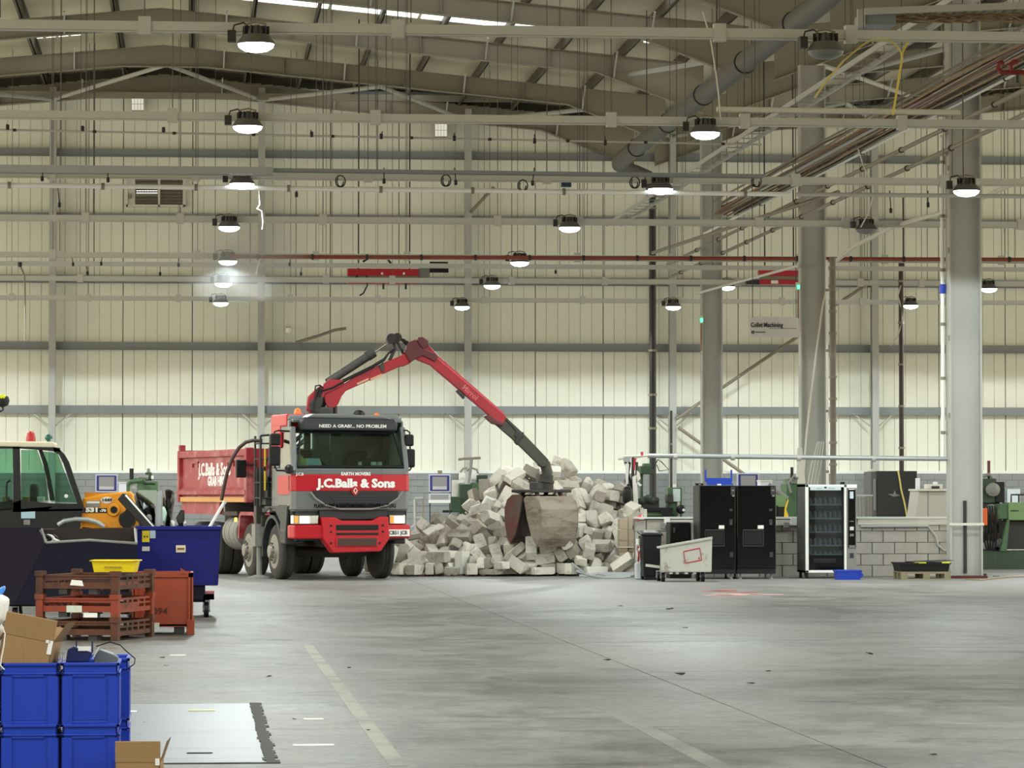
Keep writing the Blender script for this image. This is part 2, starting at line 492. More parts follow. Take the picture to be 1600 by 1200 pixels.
# rooflights: translucent strips let into the lining along the slope
for (Y0, x0, x1) in ((95.2, 1.2, 11.2), (95.3, 12.5, 14.1), (111.2, 3.9, 7.4), (102.9, -4.9, -3.4), (103.2, 17.5, 21.0), (87.2, 3.0, 12.0), (79.2, 2.0, 12.0), (87.2, -12.0, -3.0), (79.2, -12, -3)):
    n = 4
    for k in range(n):
        a = x0 + (x1 - x0) * k / n + .05; b_ = x0 + (x1 - x0) * (k + 1) / n - .05
        za, zb_ = roof_z(a) + .362, roof_z(b_) + .362
        MB().add([(a, Y0, za), (b_, Y0, zb_), (b_, Y0 + 1.0, zb_), (a, Y0 + 1.0, za), (a, Y0, za + .03), (b_, Y0, zb_ + .03), (b_, Y0 + 1.0, zb_ + .03), (a, Y0 + 1.0, za + .03)],
                 [(0, 1, 2, 3), (7, 6, 5, 4), (0, 4, 5, 1), (1, 5, 6, 2), (2, 6, 7, 3), (3, 7, 4, 0)]).build('rooflight', M_sky, ceil)
# tubular roof bracing in the end bay and between the rows
def zunder(x): return roof_z(x) - .5
for (x0, y0, x1, y1) in ((-4.61, 112.4, -.9, 105.2), (-4.61, 112.4, -8.8, 105.2), (2.13, 112.4, -.9, 105.2), (2.13, 112.4, 5.6, 105.2), (8.87, 112.4, 5.6, 105.2), (8.87, 112.4, 12.2, 105.2), (15.6, 112.4, 12.2, 105.2), (15.6, 112.4, 20, 105.2), (22.3, 112.4, 20, 105.2),
                         (12.2, 97.1, 16, 89), (18.5, 97.1, 14.9, 89), (22, 89, 18.5, 97.1), (18.5, 97.1, 22, 104.9)):
    MB().tube([(x0, y0, zunder(x0)), (x1, y1, zunder(x1) - .05)], .07, 8).build('brace_tube', M_steel_l, ceil)
# long tie running along the gable above the wall posts
MB().bar((XL, 111.9, gz(150, 111.9)), (VAL_X, 111.9, gz(150, 111.9)), .16, .2).build('eaves_tie', M_steel, ceil)

# ---- main columns
def i_column(Y, w, label, zt, X=VAL_X):
    c = struct(bpy.data.objects.new('steel_column', None), label); COL.objects.link(c); c.location = (X, Y, 0)
    h = w / 2
    m = MB().box(-h, -h + .03, -.17, .17, .02, zt).box(h - .03, h, -.17, .17, .02, zt).box(-h + .03, h - .03, -.012, .012, .02, zt)
    m.build('shaft', M_steel_l, c)
    m = MB().box(-h - .07, h + .07, -.26, .26, 0, .05)
    m.build('base_plate', mat('dark_red_primer', (84, 26, 24), .6), c)
    for s in (-1, 1):
        for t in (-1, 1):
            MB().lathe([(.03, .05), (.03, .09)], 6, (s * (h + .035), t * .2, 0)).build('anchor_bolt', M_dark, c)
    return c
c1 = i_column(66.0, .64, 'broad pale steel column nearest the camera, right of the pallet', 13.0, gx(1507, 66.0))
c2 = i_column(82.3, .62, 'steel column behind the glass fronted vending machine', 12.0, gx(1270, 82.3))
c3 = i_column(98.3, .60, 'farthest steel column, behind the twin black vending machines', 12.0, gx(1112, 98.3))
struct(i_column(52.5, .64, 'steel column outside the right edge of the view', 13.0))
# things fixed to the columns
MB().box(-.03, .03, -.06, -.012, .1, 1.5).build('dark_strip', M_dark, c1)
MB().box(-.34, .34, -.19, -.172, gz(822, 65.8), gz(818, 65.8)).build('strap', M_offwhite, c1)
for z in (3.1, 4.6, 6.3, 7.9):
    MB().box(-.35, -.325, -.22, -.17, z, z + .1).build('clip', M_steel, c1)

# ================================================================== OVERHEAD SERVICES
ordn = ['nearest', 'second nearest', 'third nearest', 'fourth nearest', 'fifth nearest', 'second farthest', 'farthest']
M_rod = mat('rod_steel', (74, 72, 66), .6)
RAILY = [44.5, 55.0, 65.2, 75.5, 87.0, 96.5, 106.0]
RZ = 7.62
rnd = random.Random(8)
for i, Y in enumerate(RAILY):
    r = thing('overhead_rail', f'pale grey overhead rail across the hall, {ordn[i]} of seven', 'rail', group='suspended cross rails')
    m = MB()
    m.box(-13, 27, Y - .05, Y + .05, RZ + .055, RZ + .07).box(-13, 27, Y - .05, Y + .05, RZ - .07, RZ - .055).box(-13, 27, Y - .008, Y + .008, RZ - .055, RZ + .055)
    m.box(-13, 27, Y - .05, Y - .04, RZ - .05, RZ + .055)
    m.build('beam', M_rail, r)
    for x in range(-4, 9):
        X = x * 3.0 + rnd.uniform(-.8, .8)
        zt = roof_z(X) + .375
        MB().box(X - .08, X + .08, Y - .07, Y + .07, RZ - .1, RZ + .13).build('clamp', M_rail, r)
        for dx in ((0, .17) if x % 2 else (0,)):
            MB().tube([(X + dx, Y, RZ + .1), (X + dx, Y, zt)], .008, 5).build('hanger_rod', M_rod, r)
    settle(r)

# cable trays, pipes
def pipe(name, pts, r, m, label, cat='pipe', n=8, group=None, clips=0, mc=None):
    t = thing(name, label, cat, group=group)
    MB().tube(pts, r, n).build('tube', m, t, smooth=True)
    for k in range(clips):
        p = Vector(pts[0]).lerp(Vector(pts[-1]), (k + .5) / clips)
        d = (Vector(pts[-1]) - Vector(pts[0])).normalized()
        MB().tube([p - d * .03, p + d * .03], r * 1.45, n).build('clip', mc or M_dark, t)
    return settle(t)
def ladder(name, p, q, w, label, m, h=.08, rungs=40, across=(1, 0, 0)):
    t = thing(name, label, 'cable tray'); p = Vector(p); q = Vector(q); a = Vector(across) * w / 2
    for s in (-1, 1):
        MB().bar(p + s * a, q + s * a, .03, h).build('side_rail', m, t)
    rm = MB()
    for k in range(rungs):
        c = p.lerp(q, (k + .5) / rungs); rm.bar(c - a, c + a, .04, .02)
    o = rm.build('rungs', m, t); o['kind'] = 'stuff'
    return t
P = lambda px, py, Y: at(px, py, Y)
pipe('air_pipe', [(-13, 64.9, gz(289, 64.9)), (gx(1236, 64.9), 64.9, gz(296, 64.9))], .045, M_white, 'bright white pipe running across the hall beneath the slotted cable tray', clips=14, mc=M_steel)
pipe('coupling_pipe', [(gx(1246, 64.9), 64.9, gz(296, 64.9)), (27, 64.9, gz(297, 64.9))], .04, M_steel_l, 'white pipe continuing to the right of the dark coupling')
t = ladder('slotted_tray', (-13, 64.3, gz(267, 64.3)), (gx(425, 64.3), 64.3, gz(267, 64.3)), .3, 'pale slotted cable tray across the upper left wall', M_galv, .14, 90, (0, 1, 0)); settle(t)
t = ladder('slotted_tray', (gx(426, 64.4), 64.4, gz(265, 64.4)), (gx(1195, 64.4), 64.4, gz(268, 64.4)), .26, 'thin dark cable tray continuing over the grab arm and the pile', M_girt, .06, 60, (0, 1, 0)); settle(t)
pipe('red_pipe', [P(360, 401, 86.4), P(1700, 406, 86.4)], .05, M_pipe_r, 'red oxide pipe crossing the wall under the fifth rail', clips=16)
pipe('thin_pipe', [P(-40, 202, 60), P(1190, 226, 60)], .018, M_steel_l, 'thin pale pipe crossing just under the upper lamps', clips=10)
pipe('upper_pipe', [P(1120, 171, 55), P(1500, 176, 55)], .05, M_offwhite, 'short pale pipe above the lamp right of centre')
pipe('high_pipe', [P(1395, 64, 46), P(1650, 64, 46)], .02, M_steel_l, 'thin pipe under the nearest rail at upper right')
t = thing('low_rail', 'pale second rail just below the fifth rail', 'rail'); MB().box(-13, 27, 88.9, 89.0, gz(417, 89), gz(410, 89)).build('beam', M_rail, t)
for X in range(-11, 26, 4): MB().tube([(X + .4, 88.95, gz(411, 89)), (X + .4, 88.95, roof_z(X + .4) + .375)], .008, 5).build('hanger_rod', M_rod, t)
settle(t)
# lines running down the hall on the right
t = ladder('cable_ladder', (12.15, 30, 9.5), (12.15, 100, 9.5), .42, 'pale cable ladder running down the hall left of the columns, uppermost', M_steel_l, .1, 70); settle(t)
t = ladder('cable_ladder', (13.95, 30, 9.05), (13.95, 90, 9.05), .5, 'long cable ladder heaped with brown cables along the columns', M_galv, .1, 60)
rc = random.Random(3)
for k in range(34):
    x0 = rc.uniform(-.34, .3); z0 = rc.uniform(-.1, .3)
    pts = [(13.95 + x0 + rc.uniform(-.05, .05), 30 + j * 5, 9.05 + z0 + rc.uniform(-.03, .05)) for j in range(13)]
    MB().tube(pts, .026, 5).build('cable', [mat('brown_cable', (104, 72, 56), .7), mat('tan_cable', (140, 118, 92), .7), mat('grey_cable', (120, 114, 104), .7)][k % 3], t)
settle(t)
pipe('long_pipe', [(14.22, 30, 8.95), (14.22, 96, 8.95)], .035, M_white, 'white pipe running down the hall below the brown cables', clips=10)
for k, (X, z) in enumerate(((14.28, 8.62), (14.4, 8.25))):
    pipe('conduit', [(X, 30, z), (X, 104, z)], .045, M_steel, ['upper of two grey conduits running down the hall beside the columns', 'lower of two grey conduits running down the hall beside the columns'][k], clips=18)
pipe('bent_pipe', [P(1610, 275, 66), P(1500, 325, 70), P(1400, 352, 76), P(1340, 382, 80), P(1303, 410, 81.6)], .05, M_offwhite, 'pale bent pipe sloping down to the middle column')
pipe('slant_pipe', [P(1310, 300, 79), P(1020, 395, 92)], .05, M_steel, 'grey pipe slanting down behind the middle column')
pipe('strut_pipe', [P(1090, 498 - 40, 96), P(1248, 415, 82)], .035, M_offwhite, 'slim pale strut between the far and middle columns')
# ladder tray at the upper right corner
t = ladder('cross_tray', P(1345, 22, 46), P(1660, 10, 46), .5, 'pale cross tray at the upper right, loaded with cables', M_steel_l, .09, 20, (0, 1, 0))
MB().pbox(1346, 22, 1400, 38, 46, .5).build('junction_box', M_girt, t)
MB().pbox(1340, 14, 1352, 42, 45.95, .05).build('bracket', M_steel_l, t)
for k in range(14):
    pts = [P(1395 + j * 30, 26 + rc.uniform(-8, 10), 46 + rc.uniform(.05, .4)) for j in range(9)]
    MB().tube(pts, .012, 5).build('cable', mat('tan_cable', (140, 118, 92), .7), t)
settle(t)
# big duct
t = thing('round_duct', 'large dark round duct running down the hall and turning beside the far column', 'duct')
X, z = 11.55, 10.75
M_duct = mat('duct_dark_grey', (80, 77, 70), .5, var=.12)
MB().tube([(X, 56, z), (X, 93.6, z)], .225, 18).build('duct', M_duct, t, smooth=True)
MB().tube([(X, 93.6, z), (X + .1, 94.6, z), (X + .4, 95.8, z), (X + .9, 96.9, z), (X + 1.3, 97.6, z - .05), (X + 1.42, 97.85, z - .25), (X + 1.43, 97.9, z - .6)], .225, 18, .15).build('bend', mat('duct_bend_dark', (52, 50, 48), .5), t, smooth=True)
for Y in (60, 66, 72, 78, 84, 90): MB().tube([(X, Y - .04, z), (X, Y + .04, z)], .25, 18).build('collar', M_dark, t)
for Y in (64, 76, 88): MB().tube([(X, Y, z + .33), (X, Y, roof_z(X))], .015, 5).build('hanger', M_dark, t)
settle(t)
X = gx(1020, 97.9)
t = thing('downpipe', 'tall black downpipe left of the far column', 'pipe')
MB().tube([(X, 97.9, .35), (X, 97.9, gz(268, 97.9))], .1, 12).build('tube', mat('black_pipe', (36, 36, 38), .5), t, smooth=True)
for py in (320, 440, 545, 615, 668): MB().tube([(X, 97.9, gz(py, 97.9) - .03), (X, 97.9, gz(py, 97.9) + .03)], .125, 12).build('collar', M_steel, t)
MB().tube([(X, 97.9, 0), (X, 97.9, .35)], .14, 12).build('foot', M_dark, t)
settle(t)
# vertical tubes
def riser(px, py0, py1, Y, r, m, label, bands=0, band_m=None):
    x = gx(px, Y); t = thing('riser_pipe', label, 'pipe')
    z0, z1 = max(0, gz(py1, Y)), gz(py0, Y)
    MB().tube([(x, Y, z0), (x, Y, z1)], r, 10).build('tube', m, t, smooth=True)
    for k in range(bands):
        z = z0 + (z1 - z0) * (k + .5) / bands
        MB().tube([(x, Y, z - .03), (x, Y, z + .03)], r * 1.35, 10).build('clip', M_steel, t)
    if band_m:
        z = gz(445, Y); MB().tube([(x, Y, z - .09), (x, Y, z + .09)], r * 1.5, 10).build('joint', band_m, t)
    settle(t)
riser(1474, 200, 717, 66.12, .04, M_white, 'white riser pipe left of the nearest column with one blue joint', 6, M_blue_bin)
riser(1302, 395, 910, 80.8, .075, mat('brown_grey_trunking', (120, 112, 104), .7, var=.25), 'thick ribbed riser on the right of the middle column', 14)
riser(1293, 400, 910, 81.5, .03, M_white, 'thin white riser against the middle column', 5)
riser(1409, 400, 900, 96, .07, mat('brown_black_pipe', (58, 48, 44), .6), 'dark brown riser between the middle and nearest columns', 7)
riser(1413, 300, 417, 88.95, .022, M_dark, 'slim black drop pipe above the dark brown riser', 0)
riser(1049, 640, 900, 112.2, .04, M_dark, 'dark thin riser beside the wall post left of the far column', 2)
# horizontal pipe on stands in front of the machines
t = thing('barrier_pipe', 'long horizontal white pipe above the vending machines', 'pipe')
MB().tube([P(1012, 712, 66.1), P(1480, 717, 66.1)], .045, 10).build('tube', M_galv, t, smooth=True)
MB().tube([P(975, 713, 66.1), P(1014, 712, 66.1)], .02, 8).build('tail', M_offwhite, t)
MB().tube([P(1003, 712, 66.1), P(1003, 706, 66.1)], .025, 8).build('valve', M_red, t)
for px in (1055, 1145, 1248, 1365): MB().tube([P(px - 3, 713 + (px - 1012) * .011, 66.1), P(px + 3, 713 + (px - 1012) * .011, 66.1)], .06, 10).build('coupling', M_steel_l, t)
settle(t)

# ---- high bay lamps
def make_lamp():
    t = thing('high_bay_lamp', 'lamp', 'lamp')
    MB().lathe([(.07, .2), (.1, .2), (.12, .16), (.13, .1), (.17, .09), (.235, .0), (.25, -.03), (.23, -.03), (.15, .06)], 20).build('reflector', M_refl, t, smooth=True)
    m = MB()
    for k in range(10):
        a = k * math.pi / 5; m.bar((.1 * math.cos(a), .1 * math.sin(a), .15), (.17 * math.cos(a), .17 * math.sin(a), .15), .015, .1)
    m.build('heat_sink', M_dark, t)['kind'] = 'stuff'
    MB().lathe([(.235, -.025), (.22, -.07), (.15, -.115), (.04, -.135)], 20).build('lens', M_lens, t, smooth=True)
    MB().tube([(-.12, 0, .16), (-.13, 0, .23), (0, 0, .26), (.13, 0, .23), (.12, 0, .16)], .014, 6).build('bracket', M_steel, t)
    MB().bar((0, 0, .2), (0, .32, .2), .04, .05).build('arm', M_steel, t)
    MB().box(-.36, -.26, -.06, .06, .0, .15).build('driver_box', M_dark, t)
    MB().tube([(-.3, 0, .14), (-.28, 0, .22), (-.16, 0, .25), (-.1, 0, .2)], .012, 6).build('flex', M_dark, t)
    return t
lamp0 = make_lamp()
spot = bpy.data.lights.new('lamp_light', 'SPOT')
spot.energy = LAMP_W; spot.color = LAMP_COL; spot.spot_size = math.radians(158); spot.spot_blend = .07; spot.shadow_soft_size = .2
def place_lamp(X, Y, label, lit=True, group='high bay lamps in view', z=7.42):
    t = dup(lamp0, (X, Y, z), rnd.uniform(-.15, .15), label); t['group'] = group
    if lit:
        l = bpy.data.objects.new('lamp_light', spot); COL.objects.link(l); l.parent = t; l.location = (0, 0, -.16)
    else:
        for c in t.children:
            if c.name.startswith('lens'):
                c.data = c.data.copy(); c.data.materials[0] = M_grey_lens
    return t
M_grey_lens = mat('unlit_lens', (120, 122, 120), .4)
LY = [y - .32 for y in RAILY]
def lamp_px(px, py, k, label, lit=True):
    p = at(px, py, LY[k]); place_lamp(p.x, LY[k], label, lit, z=p.z + .06)
for k, (px, py) in enumerate(((400, 73), (387, 201), (378, 290), (358, 357), (356, 410), (349, 445), (345, 475))): lamp_px(px, py, k, f'lit high bay lamp, {ordn[k]} of the left row near the ridge')
for k, (px, py) in enumerate(((1290, 84), (1102, 211), (1032, 298), (890, 358), (812, 412), (769, 448), (722, 481))):
    lamp_px(px, py, k, f'lit high bay lamp, {ordn[k]} of the middle row' if k else 'unlit black high bay lamp under the nearest rail, upper right', k > 0)
p = at(1510, 301, 61.0); tl = place_lamp(p.x, 61.0, 'lit high bay lamp hanging in front of the nearest column', z=p.z + .06)
MB().tube([(0, .32, .15), (0, .32, roof_z(p.x) + .3 - p.z)], .012, 6).build('drop_rod', M_rod, tl)
lamp_px(1354, 361, 3, 'unlit high bay lamp at the bend of the pale sloping pipe', False)
p = at(1136, 450, 101.5); tl = place_lamp(p.x, 101.5, 'lit high bay lamp just right of the far column', z=p.z + .06)
MB().tube([(0, .32, .15), (0, .32, roof_z(p.x) + .3 - p.z)], .012, 6).build('drop_rod', M_rod, tl)
lamp_px(1052, 481, 6, 'lit high bay lamp left of the far column near the downpipe')
lamp_px(1545, 453, 5, 'lit high bay lamp right of the nearest column')
lamp_px(1423, 479, 6, 'lit high bay lamp beside the dark brown riser')
for X in (-14.2, -6.7, .8, 8.3, 15.4, 22.4, 29.5):  # unseen lamps carrying the rows on, added to light the hall
    for k, Y in enumerate([4.0, 14.0, 24.0, 34.0] + LY):
        if X in (.8, 8.3) and Y > 40: continue
        if X == 15.4 and Y > 60: continue
        if X == 22.4 and Y > 90: continue
        place_lamp(X, Y, 'lit high bay lamp outside the view', group='high bay lamps outside the view')
for c in list(lamp0.children_recursive): bpy.data.objects.remove(c)
bpy.data.objects.remove(lamp0)

# ================================================================== GRAB LORRY
M_cabg = mat('cab_grey', (108, 112, 113), .38, var=.06, dirt=(118, 114, 108), dirt_amt=.12)
M_cabd = mat('cab_dark_trim', (40, 43, 46), .5, var=.1)
M_bed = mat('dusty_red_steel', (150, 40, 50), .55, var=.1, scale=3, dirt=(176, 108, 108), dirt_amt=.35)
M_crane = mat('crane_red', (150, 20, 36), .45, var=.1, scale=4, dirt=(110, 34, 38), dirt_amt=.25)
M_craned = mat('crane_dark_steel', (54, 52, 48), .55, var=.2)
M_rim = mat('wheel_rim', (138, 134, 126), .5, metal=.3, var=.25, scale=9)
M_screen = glass('screen_glass', (216, 234, 228))
M_lampl = mat('headlamp_glow', (255, 214, 160), .3, emit=2.2)
M_amber = mat('amber_marker', (240, 160, 60), .35, emit=.25)
M_chassis = mat('chassis_dirt', (62, 55, 50), .8, var=.3, scale=5)
M_grey_dusty = mat('dusty_grey', (128, 128, 124), .6, var=.15)
M_bucket = mat('worn_bucket_steel', (146, 136, 122), .7, var=.18, scale=4, dirt=(112, 98, 86), dirt_amt=.4, stretch=(1, 1, 3))
M_bucket_d = mat('bucket_dark', (82, 68, 62), .65, var=.25, scale=5)
M_bucket_r = mat('bucket_brown_wear', (98, 82, 73), .7, var=.25, scale=6, dirt=(108, 64, 54), dirt_amt=.5)
TR = math.radians(14)
truck = thing('grab_lorry', 'grey and red tipper lorry with a folded-out grab crane, facing the camera', 'lorry', (2.95, 65.2, 0), TR)
TM = Matrix.Translation((2.95, 65.2, 0)) @ Matrix.Rotation(TR, 4, 'Z'); TI = TM.inverted()
def fx(px): return (px - 549.3) / 79.5
def fz(py): return 1.6 + (775 - py) / 82.6
# wheels
def make_wheel(dual):
    w = .3 if not dual else .56
    m = MB(); R = .53
    prof = [(.3, 0), (.4, -.01), (.47, .005), (.51, .03), (R, .06), (R, .1)]
    prof += [(R - .012, .105), (R - .012, .12), (R, .125), (R, w / 2 - .02), (R - .012, w / 2 - .015), (R - .012, w / 2 + .0), (R, w / 2 + .005)]
    if dual: prof += [(R, w / 2 - .04 + .0), (.42, w / 2 - .02), (.42, w / 2 + .02), (R, w / 2 + .04)]
    prof += [(R, w - .125), (R - .012, w - .12), (R - .012, w - .105), (R, w - .1), (R, w - .06), (.51, w - .03), (.47, w - .005), (.4, w + .01), (.3, w)]
    o = m.lathe(prof, 32, axis='x').build('wheel', M_rubber, truck, smooth=True)
    s = 1
    if dual: rp = [(.33, .0), (.32, .03), (.27, .06), (.24, .16), (.13, .17), (.12, .08), (.05, .07), (.03, .06)]
    else: rp = [(.33, -.005), (.30, .02), (.24, .0), (.21, -.05), (.13, -.055), (.12, -.11), (.06, -.12), (.03, -.12)]
    r = MB().lathe(rp, 24, axis='x').build('rim', M_rim, o, smooth=True)
    nm = MB()
    for k in range(10):
        a = k * math.pi / 5; d = .165
        x = -.05 if not dual else .165
        nm.lathe([(.022, x - .03), (.022, x + .01)], 6, (0, d * math.cos(a), d * math.sin(a)), 'x')
    nm.build('wheel_nuts', mat('nut_steel', (92, 88, 82), .5, metal=.4), o)['kind'] = 'stuff'
    return o
wf = make_wheel(False); wd = make_wheel(True)
def wheel_at(w, x, y, flip):
    o = w.copy(); COL.objects.link(o); o.parent = truck; o.location = (x, y, .53)
    o.rotation_euler = (random.Random(int(x * 97 + y * 31)).uniform(0, 1), 0, math.pi if flip else 0)
    for c in w.children:
        d = c.copy(); COL.objects.link(d); d.parent = o
for y in (1.4, 3.3):
    wheel_at(wf, -1.13, y, False); wheel_at(wf, 1.13, y, True)
for y in (6.15, 7.55):
    wheel_at(wd, -1.13, y, False); wheel_at(wd, 1.13, y, True)
for w in (wf, wd):
    for c in list(w.children): bpy.data.objects.remove(c)
    bpy.data.objects.remove(w)
m = MB()
for s in (-1, 1): m.box(s * .42 - .045, s * .42 + .045, .5, 8.5, .72, 1.02)
for y in (1.0, 2.6, 4.4, 6.8, 8.3): m.box(-.4, .4, y - .05, y + .05, .78, .98)
m.build('chassis_rail', M_chassis, truck)
for y in (1.4, 3.3, 6.15, 7.55):
    MB().tube([(-.82, y, .53), (-.3, y, .5), (.3, y, .5), (.82, y, .53)], .09, 10).build('axle', M_chassis, truck)
MB().box(-.45, .45, .5, 2.4, .62, 1.0).build('engine_sump', M_chassis, truck, bevel=.06)
# cab ----------------------------------------------------------------
W = 1.13
cb = MB()
cb.box(-W, W, .12, 1.62, 1.30, 1.40)                                    # cab floor
cb.box(-W, W, 1.57, 1.62, 1.40, 2.2).box(-W, -.72, 1.57, 1.62, 2.2, 2.8).box(-.5, -.36, 1.57, 1.62, 2.2, 2.8).box(.02, W, 1.57, 1.62, 2.2, 2.8).box(-.72, .02, 1.57, 1.62, 2.2, 2.48).box(-W, W, 1.57, 1.62, 2.8, 3.05)
for s in (-1, 1):
    x0, x1 = sorted((s * W, s * (W - .05)))
    cb.box(x0, x1, .18, 1.62, 1.38, 2.12)                                # door skin
    cb.box(x0, x1, 1.12, 1.62, 2.12, 2.95)                               # rear quarter
    cb.box(x0, x1, .38, 1.62, 2.80, 3.02)
    cb.slab([(s * (W - .03), .06, 2.06), (s * (W - .03), .20, 2.06), (s * (W - .05), .42, 2.9), (s * (W - .05), .26, 2.9)], (.1, 0, 0))  # windscreen pillar
cb.box(-W + .05, W - .05, .3, 1.62, 2.98, 3.05)
cab = cb.build('cab', M_cabg, truck, bevel=.02)
# front panel, slightly bowed
fp = [(-1.16, .14), (-1.08, .06), (-.6, .0), (.6, .0), (1.08, .06), (1.16, .14), (1.16, .3), (-1.16, .3)]
MB().prism(fp, 'z', 1.33, 1.70).prism(fp, 'z', 1.99, 2.11).build('front_panel', M_cabg, truck, bevel=.02)
fp2 = [(-1.165, .13), (-1.085, .05), (-.6, -.01), (.6, -.01), (1.085, .05), (1.165, .13), (1.165, .3), (-1.165, .3)]
MB().prism(fp2, 'z', 1.68, 1.995).build('red_band', M_red, truck, bevel=.015)
MB().box(-1.165, -1.1, .2, 1.05, 1.62, 1.98).build('side_flash', M_red, truck)
zf = -.018
# grille: black bowed mouth with slats and a pale lower lip
g = [(fx(487), fz(768)), (fx(640 - 8), fz(768)), (fx(624), fz(779)), (fx(606), fz(789)), (fx(580), fz(794.5)), (fx(530), fz(794.5)), (fx(508), fz(789)), (fx(494), fz(779))]
g = [(min(max(x, -.83), .9), z) for x, z in g]
gr = MB().prism(g, 'y', -.02, .06).build('grille', mat('grille_black', (26, 28, 31), .5), truck)
MB().tube([(fx(484), -.03, fz(770)), (fx(492), -.035, fz(780)), (fx(507), -.035, fz(790)), (fx(530), -.035, fz(796)), (fx(578), -.035, fz(796)), (fx(604), -.035, fz(790.5)), (fx(620), -.035, fz(780)), (fx(629), -.02, fz(768))], .02, 8).build('grille_lip', M_grey_dusty, truck)
for py, a, b_ in ((776.5, 514, 590), (780.5, 517, 588), (784.5, 521, 584)):
    MB().box(fx(a), fx(b_), -.035, -.018, fz(py) - .012, fz(py) + .012).build('slat', M_cabd, gr)
# badge: diamond ring in a red surround
ex, ez = fx(553), fz(767.5)
bd = MB().prism([(ex + .07 * math.cos(a), ez + .088 * math.sin(a)) for a in [k * math.pi / 8 for k in range(16)]], 'y', -.045, -.015).build('badge_surround', M_red, truck)
for s in (-1, 1):
    MB().slab([(ex, -.055, ez + .068), (ex + s * .045, -.055, ez), (ex, -.055, ez - .068), (ex, -.055, ez - .038), (ex + s * .022, -.055, ez), (ex, -.055, ez + .038)], (0, .02, 0)).build('diamond', M_chrome, bd)
Rt, Up = (1, 0, 0), (0, 0, 1)
def front_text(s, px0, px1, py, size, m, name='lettering', y=-.022, bold=0., depth=.003):
    o = text(s, size, name, m, truck, plane_M(((fx(px0) + fx(px1)) / 2, y, fz(py)), Rt, Up), bold, 1, depth)
    v = [q.co.x for q in o.data.vertices]; w = max(v) - min(v); c = (fx(px0) + fx(px1)) / 2
    k = (fx(px1) - fx(px0)) / w
    mid = (max(v) + min(v)) / 2
    for q in o.data.vertices: q.co.x = c + (q.co.x - mid) * k
    return o
M_let = mat('white_lettering', (240, 240, 240), .5)
front_text('J.C.Balls & Sons', 493, 616, 756.5, .22, M_let, bold=.011)
front_text('EARTH MOVERS', 532, 578, 741.5, .085, M_let, bold=.003, y=-.012)
front_text('PLANT HIRE & EARTHMOVING CONTRACTORS', 489, 617, 791.3, .105, mat('black_lettering', (8, 8, 9), .7, spec=.1), bold=.003, y=-.05)
# lower dark recess, bumper
MB().box(fx(500), fx(606), .06, .3, fz(812), fz(797)).box(-1.05, 1.08, .15, .4, fz(845), fz(798)).build('lower_trim', M_cabd, truck, bevel=.01)
bm_ = MB()
bm_.prism([(-1.17, .2), (-1.12, .02), (-.6, -.05), (.66, -.05), (1.15, .02), (1.19, .2), (1.19, .35), (-1.17, .35)], 'z', fz(842), fz(820.5))
bump = bm_.build('bumper', M_red, truck, bevel=.03)
ctr = [(fx(500), fz(809)), (fx(520), fz(809)), (fx(531), fz(814)), (fx(580), fz(814)), (fx(591), fz(808)), (fx(604), fz(808)), (fx(606), fz(842)), (fx(592), fz(862)), (fx(518), fz(864)), (fx(502), fz(842))]
MB().prism(ctr, 'y', -.10, .2).build('bumper_centre', M_red, bump, bevel=.02)
for a in ((522, 820.5, 588, 829), (522, 833, 588, 836.5)):
    MB().box(fx(a[0]), fx(a[2]), -.108, -.09, fz(a[3]), fz(a[1])).build('slot', M_black, bump)
MB().box(fx(521), fx(588), -.125, -.09, fz(855), fz(839)).build('step_frame', M_red, bump, bevel=.015)
MB().box(fx(524), fx(585), -.135, -.11, fz(853.5), fz(841)).build('step_plate', mat('brown_plate', (72, 48, 42), .7, var=.2), bump, bevel=.01)
for px, py in ((514, 822), (514, 831.5), (595, 821.5), (595, 831.5), (514, 849), (590, 849)):
    MB().lathe([(.022, -.112), (.022, -.09)], 10, (fx(px), 0, fz(py)), 'y').build('bolt_hole', M_black, bump)
for (a, b_, lens) in ((458, 497, (468, 483)), (607.5, 633, (616, 631))):
    h = MB().box(fx(a), fx(b_), .0, .2, fz(819.5), fz(805)).build('headlamp', M_chrome, truck, bevel=.015)
    MB().box(fx(lens[0]), fx(lens[1]), -.012, .02, fz(818), fz(807)).build('lit_lens', M_lampl, h, bevel=.01)
    MB().box(fx(a) + .02, fx(a) + .09, -.01, .02, fz(818), fz(807)).build('indicator', M_amber, h, bevel=.01)
    MB().box(fx(lens[1]) + .01, fx(b_) - .01, -.01, .02, fz(818), fz(807)).build('clear_lens', M_offwhite, h, bevel=.01)
npl = MB().box(fx(601), fx(638), -.075, .02, fz(838.5), fz(828)).build('number_plate', mat('plate_white', (235, 235, 232), .4), truck)
o = front_text('CB51 JCB', 605.5, 634, 833.2, .1, M_ink, y=-.078, bold=.002); o.parent = npl
MB().box(fx(637.5), fx(642), .02, .06, fz(839), fz(829)).build('side_marker', mat('red_lens', (190, 30, 60), .3), bump)
# windscreen with seal, wipers
def onscreen(px, py): return (fx(px), .07 + (fz(py) - 2.1) / .75 * .22, fz(py))
scr = [onscreen(467, 730), onscreen(474, 676), onscreen(620, 676), onscreen(631, 730)]
MB().slab(scr, (0, .012, 0)).build('windscreen', M_screen, truck)
m = MB()
loop = scr + [scr[0]]
m.tube([Vector(p) + Vector((0, -.01, 0)) for p in loop], .028, 8)
m.build('screen_seal', M_black, truck)
MB().tube([onscreen(512, 734), onscreen(570, 731), onscreen(612, 733)], .012, 6).tube([onscreen(508, 736), onscreen(555, 735), onscreen(603, 737)], .02, 6).tube([onscreen(550, 735), onscreen(560, 729)], .012, 6).build('wiper', M_black, truck)
